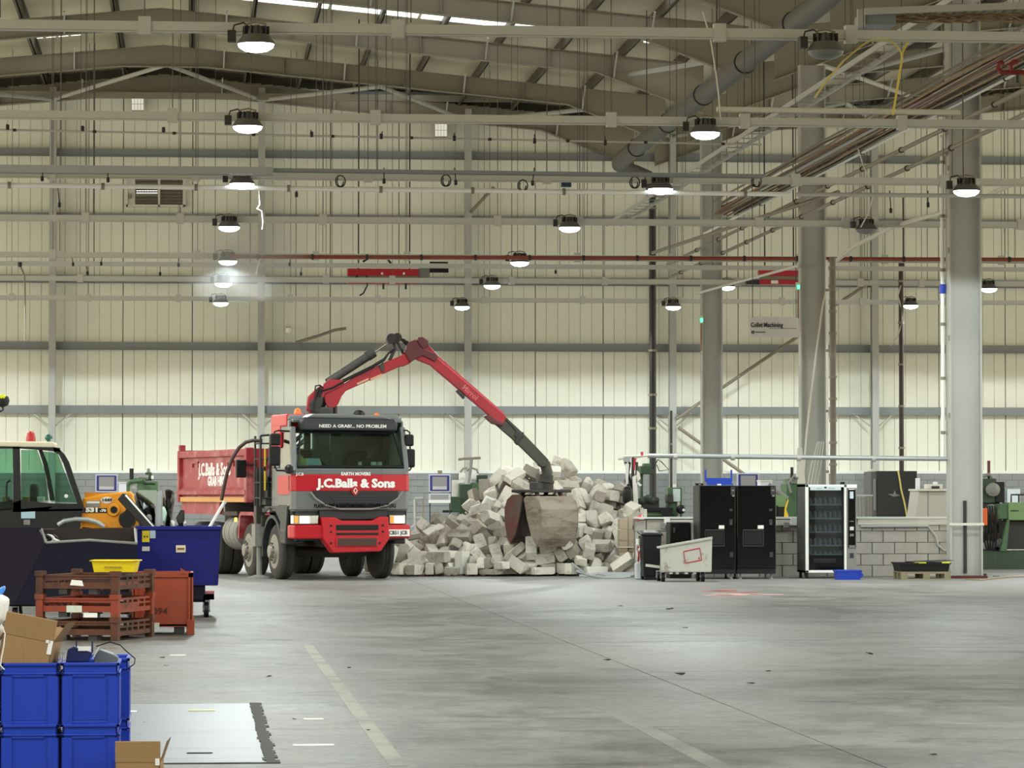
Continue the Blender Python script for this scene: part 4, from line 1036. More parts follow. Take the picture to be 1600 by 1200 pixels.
BL = [7,7066,73765,1117,21,-39,38,-81,3,6283,69058,309,44,-52,-34,-65,6,8014,69314,199,1,-13,96,26,7,5152,69532,220,33,-64,-36,-60,7,4461,74040,127,4,-94,34,2,5,5070,70513,401,7,53,78,33,2,8454,74134,576,29,82,-49,5,1,9127,71149,814,56,-42,60,-37,2,8937,71136,933,54,44,17,70,6,8070,74388,590,31,-25,-6,92,2,6124,69186,116,1,15,98,11,6,4335,69923,155,6,2,66,75,5,7463,69989,785,73,15,-51,-43,4,9128,71563,927,21,-65,-22,70,6,7465,70843,1549,18,-62,-65,41,7,8591,73836,761,18,85,42,-26,5,9106,70580,853,4,74,41,53,4,6973,70092,1091,4,-45,-60,66,1,5235,70898,871,27,-80,36,40,0,5222,69182,151,72,0,0,70,0,5244,70199,443,69,68,-16,18,4,7079,70102,860,79,43,32,-29,4,5494,69006,111,2,95,-31,-5,0,7135,70880,1626,17,50,-79,-32,1,9090,74201,341,67,21,-47,-54,3,6318,69508,376,9,-33,-88,-32,1,4833,73819,331,25,50,80,19,4,6962,70624,1244,47,19,-30,81,3,5615,70028,563,95,-23,-20,-5,7,4589,70459,196,27,-62,74,-8,3,7265,74239,764,85,-50,14,-5,3,8900,72642,1302,37,-25,59,67,2,6861,70956,1479,90,32,-9,29,0,9064,73945,675,42,57,-64,-31,5,8355,69412,220,76,20,-14,60,2,4531,71580,426,36,-16,54,74,6,3992,68152,156,36,-36,60,-62,7,7249,70722,1373,26,86,24,37,0,8325,70674,1260,58,8,20,79,0,7366,68610,150,0,-50,87,0,1,9056,71778,1198,70,30,15,-63,1,7301,69908,662,23,9,-32,91,6,8527,71522,1628,41,47,76,-20,0,7597,70265,967,84,-37,-32,24,3,8783,71485,1468,71,5,69,-11,1,5180,69842,255,19,35,77,49,5,4996,73505,420,26,-18,91,-28,7,4195,70592,138,11,-13,-69,71,1,7557,68910,113,0,-36,-93,0,2,4035,69086,93,99,0,0,10,3,4934,69072,143,0,-56,-83,-1,3,9018,69458,162,39,13,39,-83,6,6025,75065,169,81,57,-5,-11,5,4938,71180,725,36,23,89,18,0,4322,70157,149,0,100,-8,0,0,6552,69618,490,85,-39,32,-15,1,4454,70874,191,24,-83,45,-21,6,6889,69655,752,39,-82,-42,4,0,8961,70717,806,85,42,30,8,0,4285,72342,271,24,20,62,-72,3,6962,69264,214,74,32,21,-55,6,5819,70560,1032,82,20,-4,54,0,8596,70415,820,63,3,31,-72,1,5993,69574,345,83,24,-22,46,7,5765,69608,334,71,-46,-51,19,0,8817,71007,1077,68,-16,46,-54,5,9096,69527,672,54,-11,68,-47,1,6698,70710,1449,81,51,10,-27,5,8827,73794,671,10,29,28,91,1,7598,70788,1370,47,-4,48,-74,7,7213,69370,310,22,-7,44,-87,6,9055,73144,881,4,-72,65,-22,2,5093,74010,271,38,10,-20,-90,2,8785,71244,1325,12,90,-41,-3,1,8996,69647,383,72,47,-51,-1,0,8319,68772,346,85,23,-41,-24,7,5428,70784,914,29,37,-19,-86,4,3993,69462,111,5,14,99,3,7,8428,71264,1370,93,24,26,-4,0,3802,71625,296,21,66,69,20,7,9090,73426,618,66,-41,32,-54,6,5101,72245,1005,14,65,-75,-4,5,7292,70076,828,84,-46,26,-13,0,7028,68729,294,1,-3,100,1,5,5458,71061,908,22,-88,10,-41,0,4917,71709,734,94,11,-30,5,0,7558,69331,345,91,-13,-20,33,3,9065,72675,1171,73,-26,-35,53,4,8862,71745,1377,20,-45,-54,69,0,8894,73071,1095,61,-4,19,76,3,6244,69749,596,4,-41,29,87,6,4105,70436,156,12,-11,-69,70,1,7028,68847,113,67,0,-1,74,3,8130,68577,147,51,50,-44,-54,3,5749,70248,775,94,-10,7,-32,3,8333,70538,1013,16,-96,-22,5,0,6260,69978,783,95,-29,-12,-1,7,5973,74821,205,29,95,-4,11,2,5466,74242,543,17,94,-20,-20,4,5357,70670,627,6,-85,-39,-36,1,4830,72710,565,26,75,59,14,0,8644,69224,210,30,-91,29,-3,6,8047,70688,1183,23,63,40,62,7,7225,69128,136,9,-73,67,3,6,5678,74269,639,13,-19,-35,-91,1,7740,69136,156,86,15,-4,-49,1,4398,69714,346,8,99,7,8,5,5085,71476,746,53,-38,-37,66,3,4467,71380,423,5,99,9,-5,0,8166,70001,688,92,37,8,-10,0,7961,69607,419,25,-82,48,20,5,5200,71590,893,26,-63,-46,57,6,7084,70304,1064,2,-1,-85,-52,0,9051,70336,635,57,-34,74,-11,7,4357,71438,257,2,-71,-71,1,3,6760,69066,151,0,72,69,4,7,4447,71108,346,36,14,-91,14,0,6554,69233,238,62,-41,-58,33,6,6804,70118,894,32,71,27,57,5,4151,72110,134,61,-7,78,-9,6,5119,71729,1063,19,95,20,-14,0,5806,68677,214,75,-19,-6,63,7,5993,70411,952,16,-82,-42,-35,6,8894,69932,453,95,-20,21,6,5,7824,70558,1137,50,-57,-62,-19,0,7697,71339,1763,41,89,18,5,6,8755,69562,321,81,31,-18,46,6,4011,71733,133,69,-1,1,73,0,8484,68878,226,76,32,-32,-47,3,8545,70799,1082,89,-9,25,37,4,7917,71682,1888,33,-87,-37,2,5,5559,70268,602,90,23,-36,4,3,4822,70453,309,63,21,0,-75,6,9009,72160,1344,71,51,40,-27,3,8349,74005,789,18,-50,63,57,0,5850,69161,288,60,-4,-40,69,6,4253,71752,200,41,-57,62,-35,3,6511,68829,236,6,-55,-65,52,1,4101,71187,113,27,0,-1,-96,0,8465,72466,1712,30,-82,41,-26,1,6848,68122,113,1,-98,-17,0,7,4422,70432,340,15,60,72,32,6,7550,70452,1195,75,-56,-34,6,3,6699,69777,645,12,-93,28,20,0,6016,70158,1123,40,-2,-31,-86,3,6575,68266,157,8,12,-62,-77,1,4096,68617,152,66,-66,26,-26,6,7949,70660,1514,80,12,43,-39,0,4742,71974,689,58,75,-27,19,0,5103,73835,485,51,-9,1,86,3,4876,71438,652,57,-58,4,58,3,7209,69531,474,69,-12,-42,-58,1,5118,71067,839,12,22,-89,39,1,9137,69905,641,48,52,-48,-52,0,4793,69920,266,41,17,-25,86,5,8642,73240,1125,11,11,-77,62,1,8133,73013,1520,14,-40,-67,61,0,5443,69206,355,12,-33,-23,-91,4,4383,71814,359,4,-25,7,-97,3,3707,72745,289,41,1,0,91,0,6007,70680,1253,20,25,73,60,4,5076,71221,646,73,31,-20,-57,3,6960,68447,148,22,4,10,-97,0,5920,69910,670,77,40,12,-48,4,5023,71903,887,38,-21,-56,-71,3,4924,70210,507,15,-42,-8,89,0,7917,74942,222,2,-1,-97,-25,5,7524,70176,1194,42,13,86,25,0,7350,70852,1747,50,21,-25,-80,7,8641,70630,1102,14,-38,54,-74,5,8899,68916,125,98,5,-3,19,6,8426,71660,1788,34,35,-77,-41,6,7515,69650,487,0,8,-94,-32,3,9025,70519,1033,14,-40,90,9,1,8866,69604,611,70,20,-48,-49,1,6423,70329,1000,16,-22,92,29,4,5391,69615,276,33,16,-74,-56,3,8353,68596,144,1,-64,-77,0,5,3872,69687,119,2,-98,20,-3,1,8986,70758,1112,67,63,31,25,1,8894,70333,901,39,-73,-1,-56,3,8937,71446,1142,88,11,42,-16,3,5349,69914,406,10,-51,-82,22,1,8709,70295,974,28,72,43,47,4,4019,70859,113,1,98,20,1,3,5507,74518,387,24,-38,2,89,7,8580,69762,505,46,20,62,60,7,3923,70018,146,31,29,-64,-64,2,4751,71079,387,86,20,-13,-45,0,9013,68394,151,60,-59,-37,38,1,7716,70034,874,27,38,-67,-58,1,5079,70051,644,72,48,-1,50,1,7475,69476,613,41,78,21,41,4,8346,73208,1243,32,55,-76,11,3,7756,69882,665,5,-10,-74,67,4,4560,72411,441,37,-5,92,-7,4,8367,69634,339,17,-73,59,29,4,7417,69816,870,83,26,-23,43,0,7973,71167,1539,17,57,43,68,0,6598,68514,275,37,27,-88,9,0,7781,69186,416,28,9,-7,-95,4,5445,69456,171,12,-17,35,92,1,6935,69364,770,20,43,-75,-45,3,8165,71711,1845,34,-74,-58,-5,1,7085,73440,1343,28,80,-50,17,5,5686,69240,136,85,-42,27,18,7,4742,70197,229,93,37,-3,7,1,7972,74267,807,50,-26,43,-71,3,5764,69808,473,50,85,-13,12,4,6928,73284,1478,91,-33,8,26,4,8437,68291,118,97,-2,-1,-24,1,7841,70782,1403,54,47,-10,69,1,9037,69206,252,80,-22,-46,31,1,6884,69069,374,33,-22,-79,47,0,5512,69735,602,52,13,60,-59,3,7731,68650,260,21,-97,-7,9,1,7031,69707,507,33,-92,-21,-7,1,8560,74661,369,10,76,-64,-10,0,5164,70506,668,43,41,33,73,7,7065,69865,837,13,-25,-92,-28,1,5371,74681,296,40,35,-15,83,0,4986,69348,345,79,14,-35,48,2,5253,69848,561,25,-82,33,-40,6,4802,69538,155,16,17,-64,-73,1,8961,70714,1303,31,-5,-3,-95,4,7871,73743,1101,20,-73,-65,-1,3,6657,68923,378,15,-4,22,96,3,6893,69415,497,30,50,-4,81,1,7374,71742,2110,94,33,2,-3,1,6561,70644,1264,28,11,-32,90,6,5515,68964,305,10,-11,66,-73,0,6811,73929,1005,80,38,-42,-21,0,9072,72521,1510,48,-52,63,-32,5,4468,69661,134,28,-26,-66,65,6,5641,69439,451,24,-36,87,23,3,6108,70112,915,22,-18,25,93,0,5313,74862,151,66,-66,-25,25,1,8601,69918,696,28,-7,94,-20,1,6673,70377,1229,46,-77,42,13,5,6951,69846,626,6,-23,93,29,1,8946,69287,459,51,15,44,-72,1,3731,72142,242,49,-81,30,12,6,8332,73066,1622,3,-33,-91,-24,3,5474,68996,519,1,-17,98,-10,5,7582,69285,578,30,-55,-27,73,1,7430,68236,152,58,-59,-40,40,0,8122,69099,311,20,7,30,-93,7,5494,70357,780,35,88,-5,33,1,4053,71447,365,50,65,3,-56,6,8249,71298,1603,39,-26,88,-5,7,4318,70089,380,32,19,29,-88,4,7185,69911,996,96,12,7,25,1,6046,68545,236,80,-29,11,52,5,4246,69423,127,23,25,-66,-67,4,8623,70915,1214,29,-25,-10,-92,4,9070,72353,1191,7,-10,-61,78,2,7798,72689,1782,13,-19,-28,-93,6,4082,73010,139,4,-93,-37,3,0,4763,69702,452,56,-36,-59,46,0,8344,69549,751,76,-18,43,46,1,4968,73044,603,69,65,-31,9,5,8193,69779,474,27,-86,41,15,7,5819,71128,1301,90,31,-23,-22,1,7494,68993,390,82,18,33,-43,3,7073,69204,610,49,62,-56,-25,5,7706,70188,1136,18,50,42,74,6,8842,73684,999,0,-53,74,-42,0,5185,69570,533,35,-48,-24,77,6,4881,72201,828,94,32,14,-5,5,7784,74462,511,8,5,92,38,1,4872,70556,856,93,24,-13,25,1,6903,68430,359,9,17,-64,-75,2,4095,70711,271,11,99,-13,1,6,4071,72437,528,69,-27,45,-49,3,7519,74435,609,91,41,-1,3,1,8132,69200,563,1,52,84,14,6,7664,69731,1046,2,0,-89,46,7,6334,70355,1187,87,37,4,-34,4,4975,73246,480,7,-62,74,-24,3,8169,69692,678,66,39,64,2,5,5615,68783,134,49,-62,48,38,4,4727,69245,150,38,-29,59,-65,0,5661,70053,880,76,49,-42,7,1,8054,68763,405,6,81,52,26,1,7918,68221,117,15,-1,2,-99,0,6381,69640,888,32,11,-22,-92,1,4203,71251,417,10,72,49,49,0,6414,69222,470,86,-50,7,-9,2,8224,73502,1146,0,21,-40,89,6,8185,73739,981,37,-17,-17,-90,1,4207,73924,113,0,-54,-84,0,1,4478,71077,580,22,-5,18,96,6,7394,74704,362,94,-35,3,1,4,4570,71731,502,61,68,-23,33,5,8845,68558,126,80,6,-1,60,1,4431,72129,347,5,40,-7,-91,0,8022,70043,985,53,-53,40,-53,1,3878,69092,382,22,-78,-33,-49,1,9137,70302,1107,1,70,-1,-71,4,7956,69701,747,79,34,49,-14,2,7142,70700,1453,44,27,-32,-79,2,7741,68591,406,57,4,21,-80,4,7847,68843,291,50,82,-10,-24,0,8413,69425,456,26,-95,-14,-7,5,8669,68915,145,43,-36,82,-9,6,8742,72983,1314,24,-38,88,-18,3,4809,70950,698,55,-65,52,4,6,4294,69885,507,54,-81,11,-20,0,8264,70648,1529,2,-69,-70,18,6,7802,69285,644,31,-47,-60,57,3,7907,68441,208,59,-5,78,20,1,8011,69418,877,49,-8,7,-86,1,5022,69055,377,24,-8,-36,90,2,4593,71840,791,19,-84,50,-11,3,8799,70175,634,16,96,6,-23,7,7214,74563,583,1,-74,-42,-52,1,6488,75188,209,23,-61,-76,0,6,8257,73318,1458,16,-78,58,-14,1,5006,72508,805,88,25,-10,38,7,3792,72302,118,1,-87,49,-2,1,5317,70514,970,1,89,-37,-25,0,8454,75058,168,1,-69,-72,5,2,3973,69913,260,32,46,-18,81,4,8864,68483,307,25,-29,4,92,3,7242,69279,724,77,40,31,-39,4,7315,70080,1054,74,39,54,-13,6,4811,70748,479,0,6,89,-45,1,8668,71855,1644,10,62,54,56,1,4742,71213,554,4,-29,-95,8,6,8942,69854,710,25,70,-67,3,0,8813,72491,1541,28,62,67,30,0,8955,74829,416,81,57,-11,-12,5,4395,70653,341,48,-3,-88,-2,0,6003,68820,409,75,-20,57,-27,4,8901,70113,840,46,-24,56,64,7,6686,68648,428,42,-12,-36,83,0,7201,69156,431,21,-31,92,-12,7,6027,69221,403,54,5,-39,74,6,4246,70919,441,23,1,-65,72,6,8713,69136,491,19,81,36,43,0,4636,74478,151,0,76,-65,0,5,8858,73400,913,44,-66,-21,-57,2,5635,70659,1032,68,-42,-31,51,4,4036,71711,356,12,-36,88,28,4,5054,68831,156,28,26,-65,-66,2,5311,70502,828,95,14,21,21,1,6618,71569,2004,34,10,32,-88,6,8054,68675,592,19,-4,-18,96,0,7799,68360,501,64,-37,-49,47,1,4659,73392,373,12,31,57,-75,3,5132,70934,614,16,63,-54,-54,0,4703,68872,151,25,0,0,97,2,4405,73611,416,2,-5,100,6,5,4530,70198,513,42,9,-40,81,2,4058,70945,268,13,13,-92,35,3,9103,71103,1104,46,57,-56,39,5,7949,73844,932,63,-28,-23,-69,6,9066,71602,1423,34,-75,35,44,6,4320,73419,171,97,25,1,-6,0,3965,72046,408,24,41,13,87,2,8501,70355,1062,80,-12,-57,17,2,6077,69376,363,28,-72,61,20,5,8203,68358,145,14,-73,-12,-65,3,7513,74923,246,2,-52,24,82,1,6823,73078,1639,93,-33,-5,-16,4,7698,68400,152,68,-54,37,-33,6,8182,74734,345,43,22,-33,-81,4,8359,70200,791,44,-39,-31,74,5,6575,70068,822,69,27,15,-66,7,4062,69810,297,44,-84,-18,26,0,7227,69191,998,46,-8,-84,28,7,5202,74372,230,56,-68,17,-44,0,5310,68757,266,31,-65,30,63,0,4898,70572,654,34,48,37,72,1,8595,70924,1381,58,-8,-1,-81,1,8547,69284,701,25,3,95,21,7,4371,72151,578,37,67,-54,-34,3,7497,69957,1127,47,21,-80,-31,5,4977,72667,701,37,-28,70,-54,3,4671,73152,401,27,81,49,19,3,4349,71865,663,6,41,-60,69,3,8978,71300,1444,19,-42,-24,-85,7,7950,69484,631,66,25,62,-34,1,6138,68399,113,100,0,-1,9,2,8307,68964,661,9,-78,-61,-8,7,5281,74095,474,22,-3,-57,79,5,6475,69553,712,53,-63,48,29,6,7017,68356,597,99,12,-9,2,5,8611,72762,1417,2,71,-70,-13,6,6386,68126,205,68,62,3,-38,3,8500,73662,974,13,-40,37,83,6,5221,73180,750,74,-34,-7,-58,6,6283,68826,447,27,69,48,-46,7,9098,68777,165,15,74,37,-54,6,8757,70263,1189,60,30,-6,74,4,4653,69736,119,32,-2,1,-95,0,8119,69142,775,8,-83,-55,2,5,5717,74606,293,65,-69,4,32,7,8698,69488,566,41,-49,-62,45,5,9125,72909,1016,64,-24,-66,32,4,4218,73141,350,36,-91,17,-6,6,9002,73625,850,37,87,3,32,1,4555,70545,434,29,-56,-72,29,7,4394,73265,294,7,-25,-94,-23,2,8456,69871,849,10,30,-53,-78,4,4070,70150,368,46,-24,50,-69,0,7061,68768,639,82,-17,34,-44,7,6896,74968,147,94,-29,4,15,3,7789,74735,405,56,13,14,81,0,8983,74705,215,9,87,47,-14,3,3723,71080,271,67,57,48,-1,3,5403,74277,352,31,78,54,6,6,8485,68936,811,31,47,-72,-40,7,5034,68299,105,18,-2,-1,98,7,5384,73896,563,23,94,-11,-24,3,7259,68436,439,47,-13,-87,-12,0,4835,68861,378,94,3,-2,-34,7,3897,71280,260,85,49,-18,8,6,4224,72675,195,26,26,91,-19,6,4347,68231,133,89,0,1,45,0,4444,72568,599,35,-82,-7,-45,2,4324,73017,485,23,-2,-23,95,0,8811,73455,1283,25,-27,12,-92,0,8615,69611,825,84,-43,16,-30,3,7209,72486,2143,69,25,61,29,3,8467,69128,483,44,21,87,10,3,4863,70150,751,26,-62,72,-17,3,8596,71197,1535,35,25,67,61,6,7271,68833,507,19,-45,-87,8,5,4667,73594,269,11,91,41,2,6,7014,74726,377,36,-76,23,-48,0,5445,68230,151,70,0,0,71,3,4402,73024,231,50,-6,54,67,0,8552,68736,653,47,15,-27,-83,7,8613,72652,1598,68,-28,-34,59,6,3704,70776,156,71,-70,-8,7,0,5337,69579,770,8,20,90,37,7,4227,68871,166,67,-37,11,64,3,4728,72287,652,24,-34,88,-21,4,4560,72753,446,52,-85,-3,11,7,4416,73613,202,50,86,9,-9,3,8811,71264,1684,41,85,-23,-25,2,5831,68201,93,39,-1,0,92,5,4143,69727,126,73,6,0,68,5,7254,70518,1188,35,41,78,-30,6,7470,70392,1387,95,21,-13,21,3,5520,68580,233,65,-10,75,-4,3,6374,68640,226,13,57,-41,70,3,6386,70521,1389,46,18,30,-82,1,6760,71307,1788,13,-34,-88,-30,1,8932,71744,1715,79,34,30,42,5,8932,71097,1465,9,97,-22,-2,1,6702,69380,898,28,17,94,11,5,9117,71344,1204,36,-66,-41,52,1,6336,68532,481,89,12,-35,-26,6,4226,71572,567,24,-70,-25,63,0,7513,68932,595,33,-35,-85,-20,2,7636,73052,1565,20,24,-91,28,0,3930,72408,262,63,-39,11,-66,1,7776,68804,675,16,73,61,26,1,8972,71955,1515,8,-14,43,-89,5,6114,68916,125,65,6,1,76,3,4366,69500,417,59,-71,-33,-21,2,7340,69066,768,29,91,15,25,0,5730,69258,622,73,-21,51,-40,0,7784,70473,1490,61,-49,62,7,1,8798,70789,1494,77,-11,10,-62,7,6876,68771,543,6,85,-45,-26,7,4830,68514,144,61,47,42,48,5,4659,74155,136,18,23,93,-22,3,6745,69822,946,12,-27,-57,77,0,8969,69021,530,37,-14,49,-78,4,5214,71262,868,37,63,15,-66,2,6195,69367,625,46,72,47,23,0,8394,74501,516,88,19,-37,-24,3,5492,70137,1001,10,-47,78,-39,3,4514,69394,244,74,-25,-37,50,6,8009,69614,1107,67,20,16,-69,5,8875,74023,530,90,-30,31,-5,1,8427,68019,261,1,-32,-35,88,4,7367,71251,1758,20,57,76,-24,4,7795,69970,1078,32,-64,-9,69,3,5660,74789,226,78,-23,58,-4,2,6114,74165,683,77,-20,-25,-55,1,5387,71312,1028,60,67,-43,-9,5,7746,69550,684,19,-42,73,-51,0,8118,70386,1251,79,-13,-54,27,6,8899,70219,1340,81,31,5,49,7,4100,72563,336,42,-74,48,-23,2,7100,71208,1806,46,43,-22,-75,2,8481,70098,970,56,55,-25,57,5,6439,69407,561,75,-62,21,-10,3,8806,68122,334,83,-19,23,47,0,8820,69845,990,83,-36,-37,20,4,4413,69159,111,5,30,95,2,3,8544,73139,1361,1,72,-15,-68,4,5891,70398,1141,17,-93,-31,3,5,6233,70801,1344,32,89,-20,-25,6,6001,69432,664,39,45,-62,-51,3,4689,70274,623,59,-67,35,28,4,5624,68362,244,41,-55,-46,56,7,8302,69034,839,37,43,-46,-68,0,9069,73302,1193,70,9,61,35,4,8191,70247,870,47,58,-34,-57,1,6766,70523,1425,18,-39,-76,-49,0,7351,69558,801,66,-49,-1,-56,6,4428,68708,188,12,-32,30,89,4,7529,74582,501,27,-67,-63,-28,2,8826,68787,327,27,77,56,12,5,8240,69940,907,28,-67,-30,61,0,7659,74157,784,54,33,71,30,0,4200,72032,466,36,53,-73,-24,1,4618,70663,624,68,27,-26,-63,0,7075,69585,1000,40,21,25,85,6,4055,72864,571,39,-37,83,-11,0,8306,69618,1094,38,-74,-42,37,3,7784,75241,149,16,1,3,99,6,4322,69269,352,32,29,63,-64,6,8156,74142,955,50,-44,8,74,0,8759,68689,521,1,83,-48,30,5,7935,68986,558,6,65,25,-72,0,6633,69065,702,31,-32,-88,17,1,4646,68411,150,44,45,-55,-55,0,7653,72251,2231,52,-83,9,19,2,3932,71003,422,11,76,59,-24,0,4723,71406,940,16,-78,-51,33,7,7576,69637,860,74,-18,40,51,1,7443,75146,156,67,-73,12,-11,3,7046,70386,1270,6,18,-97,18,3,4414,71510,680,56,-43,55,-46,3,4111,70686,456,56,53,43,46,7,3739,71955,210,52,45,37,-63,0,7709,69391,897,41,-31,65,-56,6,3875,69489,284,86,7,1,-51,6,4308,74324,156,3,-4,70,-71,4,5610,70986,1068,51,56,0,-65,6,4759,73667,544,36,55,75,-8,7,5072,71414,1069,42,-72,-53,13,6,6346,68994,606,92,-33,9,-16,0,8896,69097,729,22,85,45,16,7,8841,74191,466,15,9,-45,88,0,4136,69261,488,5,-89,18,-42,4,8782,74433,365,59,-10,73,-32,2,9048,72445,1678,62,-6,22,-75,1,8946,74422,457,33,74,6,59,0,4934,74888,150,0,60,80,0,7,7861,70312,1188,60,2,26,75,3,3980,73301,191,7,-70,-9,-71,3,5375,69825,838,53,-11,36,76,4,5491,70708,1109,82,31,-18,44,3,6680,69385,602,74,-30,-50,34,1,5187,70005,766,3,29,-40,87,3,5017,69775,674,36,45,-6,-81,4,7615,68246,322,63,20,-8,75,3,8653,68231,144,86,1,0,51,1,9131,69911,892,52,48,-51,-49,7,4595,73831,226,56,-58,3,60,6,4449,69074,360,76,65,-1,7,7,6011,68083,216,47,-4,-1,88,3,7678,73876,1015,20,10,-86,-45,2,5825,70569,1308,41,-87,12,-23,5,4729,70466,503,64,-25,-21,69,7,5640,68823,384,57,-71,20,36,6,7496,68497,517,65,45,21,58,1,9012,69531,909,59,-22,-52,58,0,8528,70821,1587,81,-8,3,-59,4,5474,69279,553,41,-41,-10,-81,6,4151,72889,370,41,-5,52,75,1,8829,69572,1101,7,16,18,-97,6,5386,73628,676,90,-8,-13,41,1,9053,68597,526,54,22,80,16,6,7264,69771,1115,43,15,-6,89,0,7351,68406,684,15,74,60,26,0,8314,70110,1201,49,31,65,-50,0,6642,68266,562,66,-21,65,-32,7,4883,71269,854,87,-39,-30,5,6,3717,73502,139,4,-97,-26,3,2,4511,71163,727,11,10,-15,-98,2,8475,69405,941,55,-15,61,-55,3,8406,68287,296,74,0,8,-67,6,7757,71912,2184,9,53,45,71,6,3836,70524,350,34,-29,-19,87]
def hull(vs, name):
    bm = bmesh.new()
    for v in vs: bm.verts.new(v)
    bmesh.ops.convex_hull(bm, input=bm.verts)
    bmesh.ops.dissolve_limit(bm, angle_limit=.03, verts=bm.verts, edges=bm.edges)
    me = bpy.data.meshes.new(name); bm.to_mesh(me); bm.free(); return me
BV = block_variants()
rb = random.Random(21)
protos = {}
def blk_mesh(v, c):
    if (v, c) not in protos:
        me = hull(BV[v], 'concrete_block'); me.materials.append(M_bl[c]); protos[(v, c)] = me
    return protos[(v, c)]
items = []
for i in range(0, len(BL), 8):
    v, x, y, z, a, b, c, d = BL[i:i + 8]
    loc = Vector((x / 1000, y / 1000, z / 1000)); q = Quaternion((a / 100, b / 100, c / 100, d / 100)); q.normalize()
    col = rb.choices((0, 1, 2, 3), (46, 32, 10, 12))[0]
    items.append((v, loc, q, col))
S = [(4.1,0),(4.3,.3),(4.7,.8),(5.1,1.1),(5.43,1.5),(5.76,2.1),(6.1,2.55),(6.5,2.75),(7.48,2.7),(8.28,2.3),(8.7,1.95),(9.05,1.4),(9.3,0.2),(9.35,0)]
def s_prof(x):
    if x <= S[0][0] or x >= S[-1][0]: return 0
    for (a, p), (b, q) in zip(S, S[1:]):
        if a <= x <= b: return p + (q - p) * (x - a) / (b - a)
def H(x, y):
    t = abs(y - 72.1) / 3.15
    return max(0, s_prof(x) * (1 - t) * .86 - .42) if t < 1 else 0
# blocks lying where the heap would otherwise show bare fines
for k in range(900):
    x = rb.uniform(4.2, 9.1); y = rb.uniform(69.0, 72.4); h = H(x, y)
    if h < .12: continue
    p = Vector((x, y, h + .13))
    if min((p - it[1]).length for it in items) < .27: continue
    q = Quaternion((rb.gauss(0, 1), rb.gauss(0, 1), rb.gauss(0, 1), rb.gauss(0, 1))); q.normalize()
    items.append((rb.choice((0, 1, 3, 7, 1)), p, q, rb.choices((0, 1, 2, 3), (46, 32, 10, 12))[0]))
def cam_xy(p):
    d = _R.transposed() @ (p - CAM)
    return 800 + d.x / -d.z * F_PX, 600 - d.y / -d.z * F_PX
# front surface first: what shows largest is a thing of its own
def surf(it):
    p = it[1]; return p.y - 1.1 * p.z
order = sorted(range(len(items)), key=lambda i: surf(items[i]))
occ = {}; score = []
for i in order:
    px, py = cam_xy(items[i][1]); big = 1 if items[i][0] in (0, 1, 6, 7, 3) else .6
    k = (int(px // 26), int(py // 13)); n = occ.get(k, 0); occ[k] = n + 1
    score.append((n - .3 * big, i))
score.sort()
keep = [i for _, i in score[:298]]; rest = [i for _, i in score[298:]]
layers = ['ground', 'second', 'third', 'fourth', 'fifth', 'sixth', 'seventh', 'top']
bands = {}
for i in keep:
    px, py = cam_xy(items[i][1]); k = max(0, min(7, int((900 - py) / 22))); bands.setdefault(k, []).append((px, i))
def nth(n):
    return f"{n}{'th' if 10 <= n % 100 <= 20 else {1: 'st', 2: 'nd', 3: 'rd'}.get(n % 10, 'th')}"
sizes = ['thick whole', 'whole', 'thin whole', 'broken', 'half', 'small broken', 'thick whole', 'broken']
cols = ['pale', 'grey', 'dark grey', 'white faced']
for k, lst in bands.items():
    lst.sort()
    for n, (px, i) in enumerate(lst):
        v, loc, q, c = items[i]
        o = bpy.data.objects.new('concrete_block', blk_mesh(v, c)); COL.objects.link(o)
        o.location = loc; o.rotation_mode = 'QUATERNION'; o.rotation_quaternion = q
        up = max((abs((q @ Vector(e)).z), nme) for e, nme in (((1, 0, 0), 'standing on end'), ((0, 1, 0), 'on edge'), ((0, 0, 1), 'lying flat')))
        pose = up[1] if up[0] > .92 else 'tilted'
        tag(o, f'{cols[c]} {sizes[v]} block {pose}, {nth(n + 1)} from left in the pile\'s {layers[k]} layer', 'block', 'concrete blocks in the rubble pile')
def hullmass(entries, name, m):
    mm = MB()
    tmp = {}
    for (v, loc, q, s) in entries:
        if v not in tmp:
            me = hull(BV[v], 't'); tmp[v] = ([p.co.copy() for p in me.vertices], [tuple(f.vertices) for f in me.polygons]); bpy.data.meshes.remove(me)
        vs, fs = tmp[v]
        mm.add([loc + q @ (p * s) for p in vs], fs)
    o = mm.build(name, m); o['kind'] = 'stuff'; return o
def rq():
    q = Quaternion((rb.gauss(0, 1), rb.gauss(0, 1), rb.gauss(0, 1), rb.gauss(0, 1))); q.normalize(); return q
o = hullmass([(items[i][0], items[i][1], items[i][2], 1) for i in rest], 'buried_blocks', M_bl[1]); tag(o, 'blocks buried deeper in the rubble pile behind the front ones', 'rubble')
mm = MB(); NX, NY = 50, 36
vs = [(3.9 + i * 5.6 / NX, 68.4 + j * 6.8 / NY, H(3.9 + i * 5.6 / NX, 68.4 + j * 6.8 / NY) + (rb.uniform(-.03, .03) if H(3.9 + i * 5.6 / NX, 68.4 + j * 6.8 / NY) > .05 else -.05)) for i in range(NX + 1) for j in range(NY + 1)]
mm.add(vs, [(i * (NY + 1) + j, (i + 1) * (NY + 1) + j, (i + 1) * (NY + 1) + j + 1, i * (NY + 1) + j + 1) for i in range(NX) for j in range(NY)])
o = mm.build('rubble_core', mat('rubble_dust', (120, 114, 104), .95, var=.2, scale=5, bump=.6)); o['kind'] = 'stuff'; tag(o, 'heap of dusty fines filling the gaps of the rubble pile', 'rubble')
ent = []
